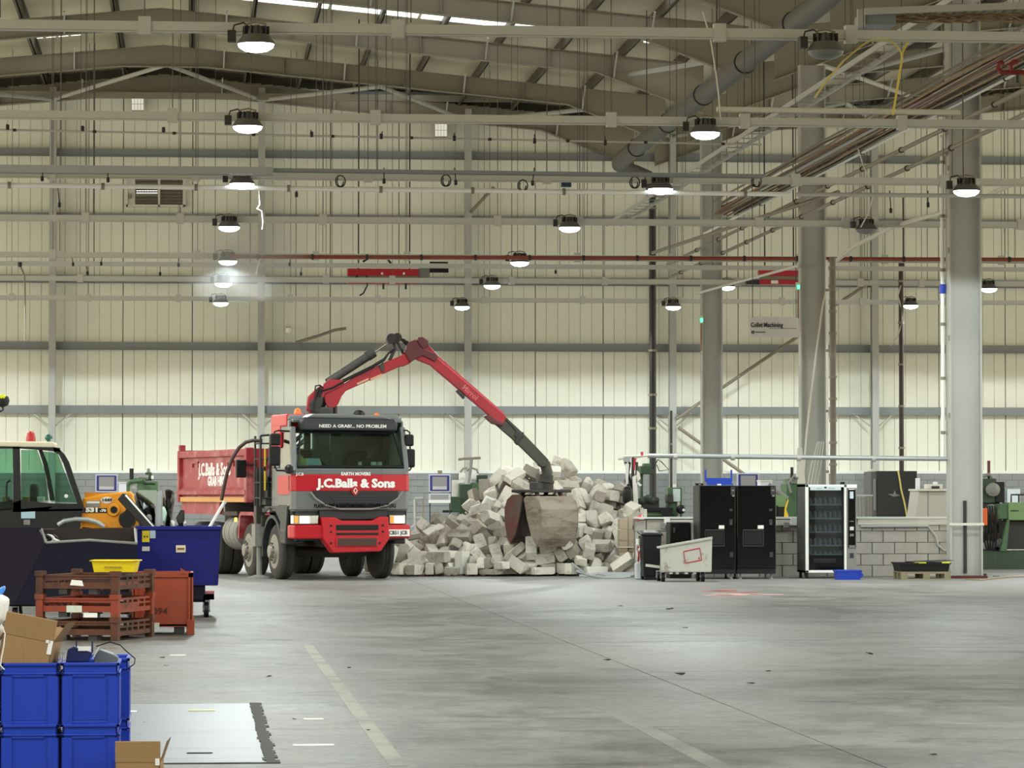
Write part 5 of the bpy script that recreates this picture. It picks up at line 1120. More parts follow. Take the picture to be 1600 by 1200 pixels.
for k in range(420):
    x = rb.uniform(3.95, 9.1); y = 68.75 + abs(rb.gauss(0, .45)); 
    if rb.random() < .35: y = rb.uniform(68.7, 71.5)
    ent.append((rb.choice((3, 4, 5)), Vector((x, y, H(x, y) + (.03 if H(x, y) < .02 else .5) + rb.uniform(0, .03))), rq(), rb.uniform(.12, .4)))
o = hullmass(ent, 'rubble_fragments', M_bl[0]); tag(o, 'small broken fragments scattered along the foot of the rubble pile', 'rubble')
ent = []
for k in range(300):
    x = rb.uniform(4.5, 8.9); ent.append((5, Vector((x, 68.5 + abs(rb.gauss(0, .22)), .015)), rq(), rb.uniform(.06, .2)))
o = hullmass(ent, 'rubble_chippings', mat('pinkish_chippings', (178, 152, 138), .9, var=.2)); tag(o, 'pinkish chippings along the front edge of the rubble pile', 'rubble')

# stack of strapped blocks at the right foot of the pile
t = thing('strapped_stack', 'upright stack of buff blocks held by pale straps, right of the rubble pile', 'block stack')
M_buff = mat('buff_block', (168, 154, 132), .9, var=.12, scale=7, bump=.4)
for k in range(5):
    y0 = 897 - k * 17.4
    MB().pbox(968, y0 - 16.8, 981, y0, 68.2, .3).build('block', M_buff, t, bevel=.008)
    MB().pbox(981.4, y0 - 16.8 - (4 if k == 4 else 0), 991.5 - (0 if k < 4 else 3), y0, 68.25, .3).build('block', M_buff, t, bevel=.008)
for py in (855, 873, 888): MB().pbox(967.4, py - .8, 992.4, py + .8, 68.17, .36).build('strap', M_offwhite, t)
settle(t)
# bent metal strips
rs = random.Random(12)
for k, pts in enumerate([((893, 880), (915, 897), (945, 906)), ((900, 892), (930, 902), (978, 908)), ((912, 905), (935, 896), (958, 903), (985, 909)), ((905, 906), (930, 908), (960, 909)), ((938, 900), (948, 890), (975, 901), (990, 899)), ((930, 905), (955, 898), (988, 907)), ((945, 908), (968, 902), (992, 903))]):
    Yk = 66.2 + .15 * k
    P3 = []
    for (x, y) in pts:
        p = at(x, y, Yk); p.z = max(p.z - (.1 if k > 3 else 0), .012 + .012 * k); P3.append(p)
    m = MB()
    for a, b_ in zip(P3, P3[1:]): m.bar(a, b_, .07, .012, (0, -.6, 1))
    tag(m.build('metal_strip', M_galv), f'bent bright metal strip, {["uppermost on the left", "long one low across", "kinked one in the middle", "lowest one flat on the floor", "raised bent one at right", "slanting one behind", "rightmost short one"][k]} of the scrap heap', 'scrap metal', 'scrap metal strips by the pile')

# ================================================================== LEFT FOREGROUND
# blue stacking crates
def make_crate(w, d, h):
    t = thing('stacking_crate', 'crate', 'crate')
    m = MB(); th = .012; hw, hd = w / 2 - .012, d / 2 - .012
    m.box(-hw, hw, -hd, hd, 0, .02)
    m.box(-hw, hw, -hd, -hd + th, .02, h).box(-hw, hw, hd - th, hd, .02, h).box(-hw, -hw + th, -hd, hd, .02, h).box(hw - th, hw, -hd, hd, .02, h)
    m.build('body', M_blue_bin, t, bevel=.004)
    r = MB()
    for (a, b_, c, e) in ((-w / 2, w / 2, -d / 2, -d / 2 + .02), (-w / 2, w / 2, d / 2 - .02, d / 2), (-w / 2, -w / 2 + .02, -d / 2, d / 2), (w / 2 - .02, w / 2, -d / 2, d / 2)):
        r.box(a, b_, c, e, h - .012, h + .004).box(a, b_, c, e, h - .06, h - .05)
    r.build('rim', M_blue_bin, t, bevel=.003)
    for s in (-1, 1):
        y = s * (d / 2 - .004)
        MB().box(-.3 * w, .24 * w, *sorted((y, y - s * .012)), h - .075, h - .05).build('grip', M_blue_bin, t, bevel=.003)
        for sx in (-1, 1):
            MB().prism([(sx * w * .30, y), (sx * w * .47, y), (sx * w * .46, y - s * .012), (sx * w * .31, y - s * .012)], 'z', .0, h - .07).build('rib', M_blue_bin, t)
            MB().box(*sorted((sx * (w / 2 - .003), sx * (w / 2 - .016))), s * d * .1 if s > 0 else -d * .42, d * .42 if s > 0 else -d * .1, .01, h - .07).build('rib', M_blue_bin, t)
    return t
cr = make_crate(.325, .5, .335)
Yc = 19.25
XA, XB = gx(48, Yc), gx(142, Yc); hz = .338
spots = [(XA, Yc + .25, 0, 'blue stacking crate at bottom left, lower one of the left stack'), (XB, Yc + .25, 0, 'blue stacking crate beside the cardboard box, lower one of the right stack'),
         (XA, Yc + .25, hz, 'blue stacking crate under the tipped cardboard box, upper left'), (XB, Yc + .25, hz, 'blue stacking crate holding the dark blue bin, upper right'),
         (XB + .045, Yc + .79, 0, 'blue stacking crate mostly hidden behind the right stack, lower one'), (XB + .045, Yc + .79, hz, 'blue stacking crate mostly hidden behind the right stack, upper one'),
         (XA - .335, Yc + .3, 0, 'blue stacking crate cut off by the left edge of the picture, lower one'), (XA - .335, Yc + .3, hz, 'blue stacking crate cut off by the left edge of the picture, upper one')]
for i, (x, y, z, lb) in enumerate(spots):
    t = dup(cr, (x, y, z), 0, lb); t['group'] = 'blue stacking crates'
for c in list(cr.children_recursive): bpy.data.objects.remove(c)
bpy.data.objects.remove(cr)
zt = 2 * hz
# things lying in and on the top crates
def carton(name, label, w, d, h, M, flaps, tape=None, litter=False):
    t = thing(name, label, 'box'); th = .008
    def put(mm, nm, m=M_card, par=t):
        o = mm.build(nm, m, par); o.data.transform(M); return o
    put(MB().box(-w / 2, w / 2, -d / 2, d / 2, 0, th).box(-w / 2, w / 2, -d / 2, -d / 2 + th, 0, h).box(-w / 2, w / 2, d / 2 - th, d / 2, 0, h).box(-w / 2, -w / 2 + th, -d / 2, d / 2, 0, h).box(w / 2 - th, w / 2, -d / 2, d / 2, 0, h), 'body')
    for side, L_, a in flaps:
        c, s_ = math.cos(a), math.sin(a)
        if side == 'front': mm = MB().slab([(-w / 2, -d / 2, h), (w / 2, -d / 2, h), (w / 2, -d / 2 - L_ * c, h + L_ * s_), (-w / 2, -d / 2 - L_ * c, h + L_ * s_)], (0, .006, .004))
        elif side == 'back': mm = MB().slab([(-w / 2, d / 2, h), (w / 2, d / 2, h), (w / 2, d / 2 + L_ * c, h + L_ * s_), (-w / 2, d / 2 + L_ * c, h + L_ * s_)], (0, .006, .004))
        elif side == 'right': mm = MB().slab([(w / 2, -d / 2, h), (w / 2, d / 2, h), (w / 2 + L_ * c, d / 2, h + L_ * s_), (w / 2 + L_ * c, -d / 2, h + L_ * s_)], (.006, 0, .004))
        else: mm = MB().slab([(-w / 2, -d / 2, h), (-w / 2, d / 2, h), (-w / 2 - L_ * c, d / 2, h + L_ * s_), (-w / 2 - L_ * c, -d / 2, h + L_ * s_)], (.006, 0, .004))
        put(mm, 'flap', M_card if side in ('front', 'back') else M_card_d)
    if tape:
        for x0, x1, z0, z1 in tape: put(MB().box(x0, x1, -d / 2 - .004, -d / 2 + .002, z0, z1), 'torn_tape', M_paper)
    if litter:
        for k in range(6): put(MB().slab([(w * .1 * k - w * .3, -d * .2, h * .9), (w * .1 * k - w * .2, -d * .2, h * .95), (w * .1 * k - w * .24, d * .1, h * 1.06), (w * .1 * k - w * .33, d * .1, h)], (0, .004, .004)), 'torn_paper', M_paper)
    return settle(t)
cM = Matrix.Translation((gx(43, Yc + .2), Yc + .2, zt - .03)) @ Matrix.Rotation(math.radians(11), 4, 'Y') @ Matrix.Rotation(math.radians(-6), 4, 'Z')
carton('cardboard_box', 'open brown cardboard box lying tilted in the upper left blue crate', .285, .32, .17, cM, (('front', .12, 1.45), ('right', .13, 1.15), ('back', .12, .6)), ((.115, .14, .10, .19), (.10, .125, .16, .20)))
cM = Matrix.Translation((gx(219, 19.0), 19.15, 0)) @ Matrix.Rotation(math.radians(-3), 4, 'Z')
carton('cardboard_box', 'open brown cardboard box on the floor right of the blue crates', .245, .3, .15, cM, (('front', .11, 1.52), ('right', .12, 1.25)), ((.095, .118, .13, .2),), True)
t = thing('parts_bin', 'small dark blue open bin with two prongs in the upper right crate', 'bin')
Mn = mat('navy_plastic', (24, 30, 84), .45)
MB().prism([(gx(104, 19.4), zt + .0), (gx(140, 19.4), zt - .0), (gx(145, 19.4), gz(1018, 19.4)), (gx(118, 19.4), gz(1009, 19.4)), (gx(107, 19.4), gz(1014, 19.4))], 'y', 19.36, 19.55).build('body', Mn, t, bevel=.005)
for px in (118, 143): MB().pbox(px, 1002, px + 2.5, 1020, 19.37, .012).build('prong', Mn, t)
MB().pbox(122, 1010, 142, 1017, 19.35, .006).build('label_strip', M_paper, t)
settle(t)
t = thing('grey_unit', 'small grey device with a trailing cable in the upper right crate', 'device')
MB().prism([(gx(148, 19.5), zt - .01), (gx(186, 19.5), zt - .01), (gx(186, 19.5), gz(1026, 19.5)), (gx(178, 19.5), gz(1021, 19.5)), (gx(157, 19.5), gz(1013, 19.5)), (gx(150, 19.5), gz(1022, 19.5))], 'y', 19.42, 19.6).build('case', mat('mid_grey_plastic', (96, 100, 104), .5), t, bevel=.005)
MB().tube([at(*p, 19.5) for p in ((150, 1010), (172, 1003), (188, 1008), (198, 1018), (211, 1029), (210, 1037), (197, 1047))], .0035, 6).build('cable', M_black, t)
MB().tube([at(*p, 19.4) for p in ((147, 1027), (150, 1016), (155, 1011), (150, 1020), (144, 1029))], .0035, 6).build('white_lead', M_paper, t)
settle(t)
t = thing('wire_basket', 'small white wire piece between the two upper crates', 'wire')
for px in (90, 94, 98, 102): MB().tube([at(px, 1034, 19.6), at(px, 1018, 19.6)], .0025, 5).build('wire', M_paper, t)
MB().tube([at(89, 1020, 19.6), at(103, 1020, 19.6)], .0025, 5).build('wire', M_paper, t)
settle(t)
# white plastic sacks and a blue bag over the left crate
def sack(name, label, cat, pts, m, Y, t_=.16):
    t = thing(name, label, cat)
    bm = bmesh.new(); P3 = [at(x, y, Y) for x, y in pts]
    r_ = random.Random(len(pts)); c = sum(P3, Vector()) / len(P3)
    vs = []
    for s_, k in ((-.5, .55), (-.35, .9), (0, 1.0), (.35, .9), (.5, .55)):
        vs.append([c + (p - c) * k * r_.uniform(.93, 1.0) + Vector((0, s_ * t_, 0)) for p in P3])
    mm = MB(); n = len(P3)
    mm.add([v for g in vs for v in g], [(g * n + i, g * n + (i + 1) % n, (g + 1) * n + (i + 1) % n, (g + 1) * n + i) for g in range(4) for i in range(n)] + [tuple(range(n)), tuple(4 * n + i for i in range(n))])
    o = mm.build('bag', m, t, smooth=False); md = o.modifiers.new('s', 'SUBSURF'); md.levels = 1; md.render_levels = 1
    bm.free(); return settle(t)
sack('plastic_sack', 'white plastic sack heaped on the left crate at the picture edge', 'sack', [(-30, 935), (0, 925), (9, 930), (18, 934), (14, 950), (13, 962), (8, 975), (-5, 978), (-34, 975)], M_paper, 19.5)
sack('blue_bag', 'bright blue bag tip behind the white plastic sack', 'bag', [(-8, 924), (4, 915), (10, 914), (9, 923), (2, 932), (-6, 936)], mat('bright_blue_bag', (70, 140, 230), .4), 19.55, .05)
sack('wire_bundle', 'pale tangled cable bundle below the white sack at the left edge', 'cable', [(-30, 975), (2, 972), (9, 980), (10, 992), (2, 1002), (-12, 1005), (-30, 1000)], mat('dirty_white', (196, 190, 180), .8, var=.2, scale=30), 19.42)
MB().tube([at(*p, 19.2) for p in ((2, 975), (8, 990), (6, 1010), (2, 1030), (1, 1040), (7, 1046))], .0035, 6).build('white_cable', M_paper)
tag(bpy.data.objects['white_cable'], 'thin white cable hanging over the front of the upper left crate', 'cable')

# steel post pallets (stillages), stack of three
M_still = mat('rusty_orange_steel', (134, 50, 22), .7, var=.16, scale=6, dirt=(88, 50, 32), dirt_amt=.35, bump=.2)
M_still2 = mat('brown_rusted_steel', (88, 47, 27), .75, var=.2, scale=6, dirt=(56, 34, 24), dirt_amt=.5, bump=.2)
M_still3 = mat('orange_box_steel', (144, 55, 23), .6, var=.08, scale=6, dirt=(128, 60, 36), dirt_amt=.25)
SY = 38.4; sc_ = at(180, 1000, SY); sw, sdp = .88, 1.12; sth = math.radians(-19)
def stillage(z, m, label, sheet):
    t = thing('post_pallet', label, 'stillage', (sc_.x, sc_.y, z), sth, 'stacked post pallets')
    h = .243; x0, x1 = -sw, 0; y0, y1 = 0, sdp
    for (x, y) in ((x0, y0), (x1, y0), (x0, y1), (x1, y1)):
        mm = MB().box(x - .042, x + .042, y - .042, y + .042, 0, h)
        p = mm.build('post', m, t, bevel=.004)
        MB().box(x - .052, x + .052, y - .052, y + .052, h - .045, h + .012).build('cup', m, p)
    for y in (y0, y1):
        MB().box(x0, x1, y - .02, y + .02, .165, .205).build('upper_rail', m, t)
        MB().box(x0, x1, y - .025, y + .025, .06, .125).build('lower_rail', m, t)
        MB().box(x0, x1, y - .03, y - .02, .195, .215).build('rail_lip', m, t)
    for x in (x0, x1):
        MB().box(x - .02, x + .02, y0, y1, .185, .21).build('side_rail', m, t)
        MB().box(x - .02, x + .02, y0, y1, .135, .155).build('side_rail', m, t)
        MB().box(x - .022, x + .022, y0, y1, .05, .10).build('side_rail', m, t)
        for q in (.3, .45, .62, .8): MB().box(x - .018, x + .018, y0 + q * sdp - .025, y0 + q * sdp + .025, .10, .19).build('side_tie', m, t)
    for q in (.3, .7):
        MB().box(x0 + q * sw - .05, x0 + q * sw + .05, y0, y0 + .1, -.0, .06).build('foot', M_dark, t)
        MB().box(x0 + q * sw - .05, x0 + q * sw + .05, y1 - .1, y1, -.0, .06).build('foot', M_dark, t)
    for k in range(5): MB().box(x0 + .02, x1 - .02, y0 + .04 + k * .22, y0 + .2 + k * .22, .07, .085).build('deck_slat', m, t)
    if sheet: MB().box(x1 - .06, x1 + .015, y0 + .08, y0 + .7, .05, .135).build('side_sheet', M_still, t)
    return t
s1 = stillage(0, M_still2, 'brown rusted post pallet, lowest of the stack by the orange box', False)
s2 = stillage(.255, M_still, 'orange post pallet with a white label, middle of the stack', True)
s3 = stillage(.51, M_still2, 'brown rusted post pallet under the yellow tote, top of the stack', True)
MB().box(-.56, -.38, -.034, -.024, .055, .13).build('label_plate', mat('worn_label', (196, 202, 186), .7, var=.3, scale=30), s2)
MB().prism([(-.52, .1), (-.36, .09), (-.38, .15), (-.50, .16)], 'y', -.034, -.024).build('torn_paper', M_paper, s3)
MB().box(-.36, -.2, -.03, -.026, .0, .05).build('torn_paper', M_paper, s2)
# yellow tote
t = thing('yellow_tote', 'shallow yellow plastic tote resting on the stacked post pallets', 'tote')
TM_ = Matrix.Translation((at(181, 899, SY + .25).x, SY + .25, .51 + .243)) @ Matrix.Rotation(math.radians(-8), 4, 'Z')
mm = MB()
mm.add([(-.22, -.14, 0), (.22, -.14, 0), (.22, .14, 0), (-.22, .14, 0), (-.245, -.165, .125), (.245, -.165, .125), (.245, .165, .125), (-.245, .165, .125)], [(3, 2, 1, 0), (0, 1, 5, 4), (1, 2, 6, 5), (2, 3, 7, 6), (3, 0, 4, 7)])
mm.add([(-.205, -.125, .01), (.205, -.125, .01), (.205, .125, .01), (-.205, .125, .01), (-.235, -.155, .125), (.235, -.155, .125), (.235, .155, .125), (-.235, .155, .125)], [(0, 1, 2, 3), (0, 4, 5, 1), (1, 5, 6, 2), (2, 6, 7, 3), (3, 7, 4, 0)])
mm.build('body', M_yellow, t).data.transform(TM_)
mm = MB()
for b_ in ((-.265, .265, -.185, -.155), (-.265, .265, .155, .185), (-.265, -.235, -.185, .185), (.235, .265, -.185, .185)): mm.box(*b_, .118, .134)
mm.build('rim', M_yellow, t, bevel=.004).data.transform(TM_)
for k in range(4): MB().box(-.1 + k * .05, -.065 + k * .05, -.166, -.15, .05, .065).build('faded_print', mat('faded_print', (150, 136, 40), .6), t).data.transform(TM_)
settle(t)
# orange box stillage
t = thing('box_stillage', 'orange steel box stillage standing right of the pallet stack', 'stillage')
BY = 40.0
a = at(206, 992, BY); b_ = at(302, 895, BY); x0, x1 = a.x, b_.x; zt_ = b_.z
MB().box(x0 + .03, x1 - .03, BY + .02, BY + .03, .1, zt_ - .03).box(x0 + .03, x1 - .03, BY + .87, BY + .88, .1, zt_ - .03).box(x0 + .02, x0 + .03, BY, BY + .9, .1, zt_).box(x1 - .03, x1 - .02, BY, BY + .9, .1, zt_).box(x0, x1, BY, BY + .9, .1, .12).build('sheet', M_still3, t)
for x in (x0 + .03, x1 - .03):
    for y in (BY + .03, BY + .87): MB().box(x - .03, x + .03, y - .03, y + .03, 0, zt_).box(x - .045, x + .045, y - .045, y + .045, 0, .17).build('post', M_still3, t, bevel=.005)
for y in (BY, BY + .86):
    MB().box(x0, x1, y, y + .04, zt_ - .05, zt_).build('top_rail', M_still3, t); MB().box(x0, x1, y, y + .04, .09, .14).build('bottom_rail', M_still3, t)
MB().box(x1 - .02, x1 + .0, BY, BY + .9, zt_ - .05, zt_).build('top_rail', M_still3, t)
MB().box(x1 - .22, x1 - .1, BY + .02, BY + .12, 0, .1).build('foot', M_dark, t)
o = text('2094', .105, 'lettering', mat('faded_black', (72, 38, 26), .8), t, plane_M((gx(247, BY), BY + .016, gz(955, BY)), (1, 0, 0), (0, 0, 1)), .001, 1.1)
MB().pbox(235.5, 973, 249, 983, BY - .004, .004).build('label_plate', mat('worn_label', (196, 202, 186), .7), t)
MB().slab([at(283, 896, BY), at(291, 898, BY), at(288, 891, BY), at(282, 887, BY)], (0, .02, 0)).build('bent_tab', M_still3, t)
settle(t)

# tipping skips on castors
M_skipb = mat('skip_blue', (11, 16, 104), .5, spec=.3, var=.1, scale=3, dirt=(12, 16, 84), dirt_amt=.3)
M_skipd = mat('skip_navy', (5, 7, 34), .55, spec=.25, var=.15, scale=3, dirt=(12, 9, 24), dirt_amt=.3)
M_skipp = mat('skip_purple_grey', (24, 17, 34), .6, spec=.25, var=.15, scale=3)
M_skipi = mat('skip_inside', (40, 30, 24), .8, var=.2)
def castor(x, y, par, r=.085):
    c = MB().lathe([(r * .6, -.03), (r, -.03), (r * 1.0, .03), (r * .6, .03)], 18, (x, y, r), 'x').build('castor_wheel', M_black, par, smooth=True)
    MB().box(x - .045, x - .035, y - .03, y + .03, r, r * 2.1).box(x + .035, x + .045, y - .03, y + .03, r, r * 2.1).box(x - .045, x + .045, y - .05, y + .05, r * 2.05, r * 2.3).build('castor_fork', M_galv, c)
    MB().lathe([(.03, -.05), (.03, .05)], 8, (x, y, r), 'x').build('axle_bolt', M_galv, c)
SK = 45.6
t = thing('tipping_skip', 'bright blue tipping skip on castors with yellow and white stickers', 'skip')
a = at(216, 914, SK); b_ = at(340, 824, SK); x0, x1 = a.x, b_.x; z0, z1 = a.z, b_.z; D = 1.5
MB().slab([(x0, SK, z0), (x1, SK, z0), (x1 + .03, SK, z1), (x0 - .03, SK, z1)], (0, .02, 0)).slab([(x0, SK + D, z0), (x1, SK + D, z0), (x1 + .03, SK + D, z1), (x0 - .03, SK + D, z1)], (0, .02, 0)).slab([(x1, SK, z0), (x1, SK + D, z0), (x1 + .03, SK + D, z1), (x1 + .03, SK, z1)], (.02, 0, 0)).slab([(x0, SK, z0), (x0, SK + D, z0), (x0 - .03, SK + D, z1), (x0 - .03, SK, z1)], (.02, 0, 0)).box(x0, x1, SK, SK + D, z0 - .01, z0 + .01).build('body', M_skipb, t)
mm = MB(); mm.box(x0 - .05, x1 + .05, SK - .04, SK + .03, z1 - .035, z1 + .015).box(x0 - .05, x1 + .05, SK + D - .03, SK + D + .04, z1 - .035, z1 + .015).box(x1 - .0, x1 + .05, SK, SK + D, z1 - .035, z1 + .015).box(x0 - .05, x0, SK, SK + D, z1 - .035, z1 + .015)
mm.build('rim', M_skipb, t, bevel=.006)
MB().box(x0 + .1, x1 - .16, SK + .05, SK + .2, .2, z0).box(x0 + .1, x1 - .16, SK + D - .2, SK + D - .05, .2, z0).box(x0, gx(335, SK), SK + .0, SK + .1, gz(937, SK), gz(929, SK)).build('base_frame', M_skipd, t)
MB().box(gx(318, SK), gx(335, SK), SK, SK + D, gz(937, SK), gz(928, SK)).build('base_channel', M_skipd, t)
for x in (x0 + .1, gx(323, SK)):
    for y in (SK + .1, SK + D - .1): castor(x, y, t, .1)
for (q0, q1, q2, q3, m) in ((222, 829, 233.5, 847, M_yellow), (234, 828, 243, 841, mat('pale_label', (176, 196, 214), .6)), (222, 854, 234, 861, M_offwhite), (275, 852, 290, 863, mat('cream_label', (220, 206, 170), .6))):
    MB().pbox(q0, q1, q2, q3, SK - .016, .006).build('sticker', m, t)
for px in (226, 230): MB().pbox(px - 1, 837, px + 1, 840, SK - .02, .005).build('sticker_mark', M_ink, t)
MB().pbox(277, 856, 288, 859, SK - .02, .005).build('sticker_mark', mat('brown_ink', (120, 84, 50), .6), t)
MB().pbox(320, 924, 335, 928, SK + .1, .2).build('reflector', mat('red_pale', (200, 110, 110), .5), t)
settle(t)
SD = 44.4
t = thing('tipping_skip', 'dark navy tipping skip with a low open lip, left of the bright blue skip', 'skip')
def S3(px, py, dy=0.): return at(px, py, SD + dy)
MB().slab([S3(70, 848), S3(140, 844), S3(214, 849), S3(214, 930), S3(150, 945), S3(22, 945)], (0, .03, 0)).build('front_panel', M_skipd, t)
MB().slab([S3(-60, 826), S3(60, 826), S3(71, 848), S3(22, 945), S3(-60, 950)], (0, .04, 0)).build('end_panel', M_skipp, t)
MB().slab([S3(65, 827, 1.2), S3(212, 824, 1.2), S3(212, 930, 1.2), S3(65, 940, 1.2)], (0, .03, 0)).build('back_panel', M_skipi, t)
MB().slab([S3(-60, 826, .0), S3(64, 826, .0), S3(64, 826, 1.2), S3(-60, 826, 1.2)], (0, 0, .03)).build('top_plate', M_skipp, t)
MB().slab([S3(213, 849), S3(213, 930), S3(213, 930, 1.2), S3(213, 824, 1.2)], (.03, 0, 0)).build('side_panel', M_skipd, t)
MB().slab([S3(22, 942), S3(213, 930), S3(213, 930, 1.2), S3(22, 942, 1.2)], (0, 0, .03)).build('bottom', M_skipi, t)
MB().tube([S3(72, 848, -.02), S3(140, 844, -.02), S3(213, 849, -.02), S3(211, 826, 1.19)], .018, 8).build('lip', M_grey_dusty, t)
MB().tube([S3(64, 826, .02), S3(72, 848, -.02)], .018, 8).build('lip', M_grey_dusty, t)
MB().box(gx(-60, SD), gx(214, SD), SD + .05, SD + 1.1, .19, gz(943, SD)).build('base_frame', M_black, t)
for x in (gx(24, SD), gx(205, SD)):
    for y in (SD + .12, SD + 1.0): castor(x, y, t, .088)
settle(t)
t = thing('cable_roll', 'dark roll of cable lying inside the navy skip at its left', 'cable')
for k in range(3): MB().tube([S3(70 + 5 * k + 9 * math.cos(q), 842 + 5 * math.sin(q), .45 + .02 * k) for q in [i * math.pi / 6 for i in range(13)]], .02, 6).build('coil', [M_black, M_paper, M_black][k], t)
MB().tube([S3(85, 843, .4), S3(102, 851, .1)], .02, 6).build('tail', M_paper, t)
settle(t)
# things standing in the blue skip
t = thing('lamp_tube', 'black tube with a white edge leaning out of the blue skip', 'tube')
MB().bar(at(190, 775, 46.4), at(238, 828, 46.2), .12, .12, (0, 0, 1)).build('tube', M_black, t, bevel=.02)
MB().bar(at(196, 774, 46.33), at(243, 828, 46.13), .02, .03).build('white_edge', M_white, t)
settle(t)
t = thing('white_rod', 'slim white rod leaning out of the right end of the blue skip', 'rod')
MB().tube([at(351, 784, 46.6), at(326, 826, 46.6), at(318, 842, 46.6)], .022, 8).build('rod', M_white, t); MB().tube([at(351.5, 783, 46.6), at(350, 786, 46.6)], .028, 8).build('cap', M_offwhite, t)
settle(t)
rj = random.Random(9)
for k, (px, py, w, h, lb) in enumerate(((232, 812, 14, 18, 'grey crumpled offcut in the middle of the blue skip'), (257, 803, 8, 26, 'pale green plastic strip sticking out of the blue skip'), (270, 818, 12, 10, 'white crumpled paper in the blue skip'), (282, 808, 14, 22, 'dark tangled scrap at the right of the blue skip'), (289, 818, 6, 12, 'small clear bottle in the blue skip'))):
    m = [M_grey_dusty, mat('pale_green', (176, 206, 190), .5), M_paper, M_dark, mat('pale_bottle', (196, 204, 202), .3)][k]
    c = at(px, py, 46.5); s = 1 / ppm(46.5)
    mm = MB(); vs = [(c.x + rj.uniform(-.5, .5) * w * s, c.y + rj.uniform(-.1, .1), c.z + rj.uniform(-.5, .5) * h * s) for _ in range(14)]
    vs += [(c.x, c.y, c.z + h * s * .5), (c.x, c.y, c.z - h * s * .9)]
    me = hull(vs, 'scrap'); me.materials.append(m); o = bpy.data.objects.new('scrap_piece', me); COL.objects.link(o)
    tag(o, lb, 'scrap', 'scrap in the blue skip')

# ---- telehandler
M_tele = mat('plant_yellow', (224, 148, 22), .4, var=.05, dirt=(190, 128, 40), dirt_amt=.2)
M_cabb = mat('cab_black', (20, 20, 22), .4)
M_gtele = glass('tinted_glass', (216, 236, 227), alpha=.1)
TY = 54.0
tele = thing('telehandler', 'yellow telescopic handler with a black glazed cab behind the skips', 'telehandler')
def T3(px, py, dy=0.): return at(px, py, TY + dy)
def tpoly(name, pts, m, dy=0., t=.06, par=tele, bevel=0.): return MB().slab([T3(x, y, dy + t / 2) for x, y in pts], (0, t, 0)).build(name, m, par, bevel=bevel)
MB().pbox(-60, 800, 128, 826, TY + .05, 1.1).build('chassis', M_cabb, tele)
for dy in (0., .95):
    par = tele
    tpoly('cab_pillar', [(20, 694), (31, 694), (33, 800), (21, 800)], M_cabb, dy, .07)
    tpoly('cab_roof_bar', [(-50, 694), (20, 693), (60, 696), (94, 700), (94, 706), (60, 703), (31, 701), (-50, 701)], M_cabb, dy, .07)
    tpoly('front_pillar', [(84, 699), (93, 702), (101, 710), (108, 722), (119, 755), (131, 791), (122, 791), (110, 757), (99, 724), (92, 710), (84, 706)], M_cabb, dy, .07)
    tpoly('inner_pillar', [(60, 702), (66, 703), (74, 722), (80, 750), (86, 782), (78, 782), (74, 752), (67, 724)], M_cabb, dy + .1, .05)
    tpoly('cab_sill', [(20, 786), (33, 781), (45, 783), (75, 786), (110, 787), (125, 787), (131, 792), (131, 798), (20, 800)], M_cabb, dy, .08)
    tpoly('window', [(33, 703), (58, 703), (70, 735), (76, 782), (33, 784)], M_gtele, dy + .03, .01)
    tpoly('window', [(66, 705), (90, 708), (120, 786), (80, 784)], M_gtele, dy + .03, .01)
    tpoly('window', [(-50, 701), (20, 700), (20, 788), (-50, 788)], M_gtele, dy + .03, .01)
MB().slab([T3(-60, 692, .5), T3(0, 690, .5), T3(85, 691, .5), T3(88, 694, .5), T3(86, 700, .5), T3(-60, 697, .5)], (0, 1.06, 0)).build('cab_roof', mat('cream_roof', (226, 220, 196), .5), tele, bevel=.02)
MB().slab([T3(122, 788, .5), T3(131, 791, .5), T3(127, 826, .5), T3(0, 826, .5), T3(0, 798, .5)], (0, 1.0, 0)).build('cab_base', M_cabb, tele)
MB().box(gx(-20, TY), gx(58, TY), TY + .35, TY + .8, gz(800, TY), gz(784, TY)).build('seat', M_dark, tele, bevel=.05)
MB().box(gx(44, TY), gx(58, TY), TY + .4, TY + .8, gz(790, TY), gz(756, TY)).build('seat_back', M_dark, tele, bevel=.05)
MB().tube([T3(81, 780, .5), T3(76, 752, .5)], .03, 8).build('steering_column', M_black, tele)
for px, c in ((40, M_card), (63, M_offwhite), (8, M_card)): MB().pbox(px - 5, 776, px + 6, 784, TY + .3, .3).build('cab_clutter', c, tele, bevel=.01)
MB().tube([T3(16, 751, -.04), T3(11, 754, -.06), T3(10, 760, -.06), T3(10, 776, -.06), T3(12, 781, -.06), T3(20, 783, -.04)], .018, 8).build('grab_handle', M_black, tele)
MB().lathe([(.075, 0), (.075, .06), (.06, .13), (.03, .165)], 16, T3(48, 690.5, .4)).build('red_beacon', mat('red_beacon', (170, 36, 34), .3), tele, smooth=True)
MB().lathe([(.03, 0), (.03, .04), (.065, .05), (.05, .1), (.02, .12)], 12, T3(76, 690.5, .5)).build('green_beacon', mat('green_lens', (26, 92, 76), .3), tele)
MB().slab([T3(70, 684, .5), T3(80, 681, .5), T3(82, 684, .5), T3(72, 688, .5)], (0, .09, 0)).build('green_lamp', mat('green_lens', (26, 92, 76), .3), tele)
tpoly('engine_cover', [(86, 826), (89, 797), (127, 796), (131, 778), (165, 771), (203, 768), (208, 771), (211, 782), (222, 800), (237, 826)], M_tele, .1, .9, bevel=.03)
tpoly('wing', [(110, 812), (128, 807), (128, 826), (88, 826), (89, 797), (110, 797)], M_tele, .02, .1)
MB().tube([T3(90, 820, .0), T3(100, 814, .0), T3(118, 811, .0), T3(138, 812, .0), T3(152, 816, .0), T3(163, 823, .0)], .035, 8).build('wheel_arch', M_galv, tele)
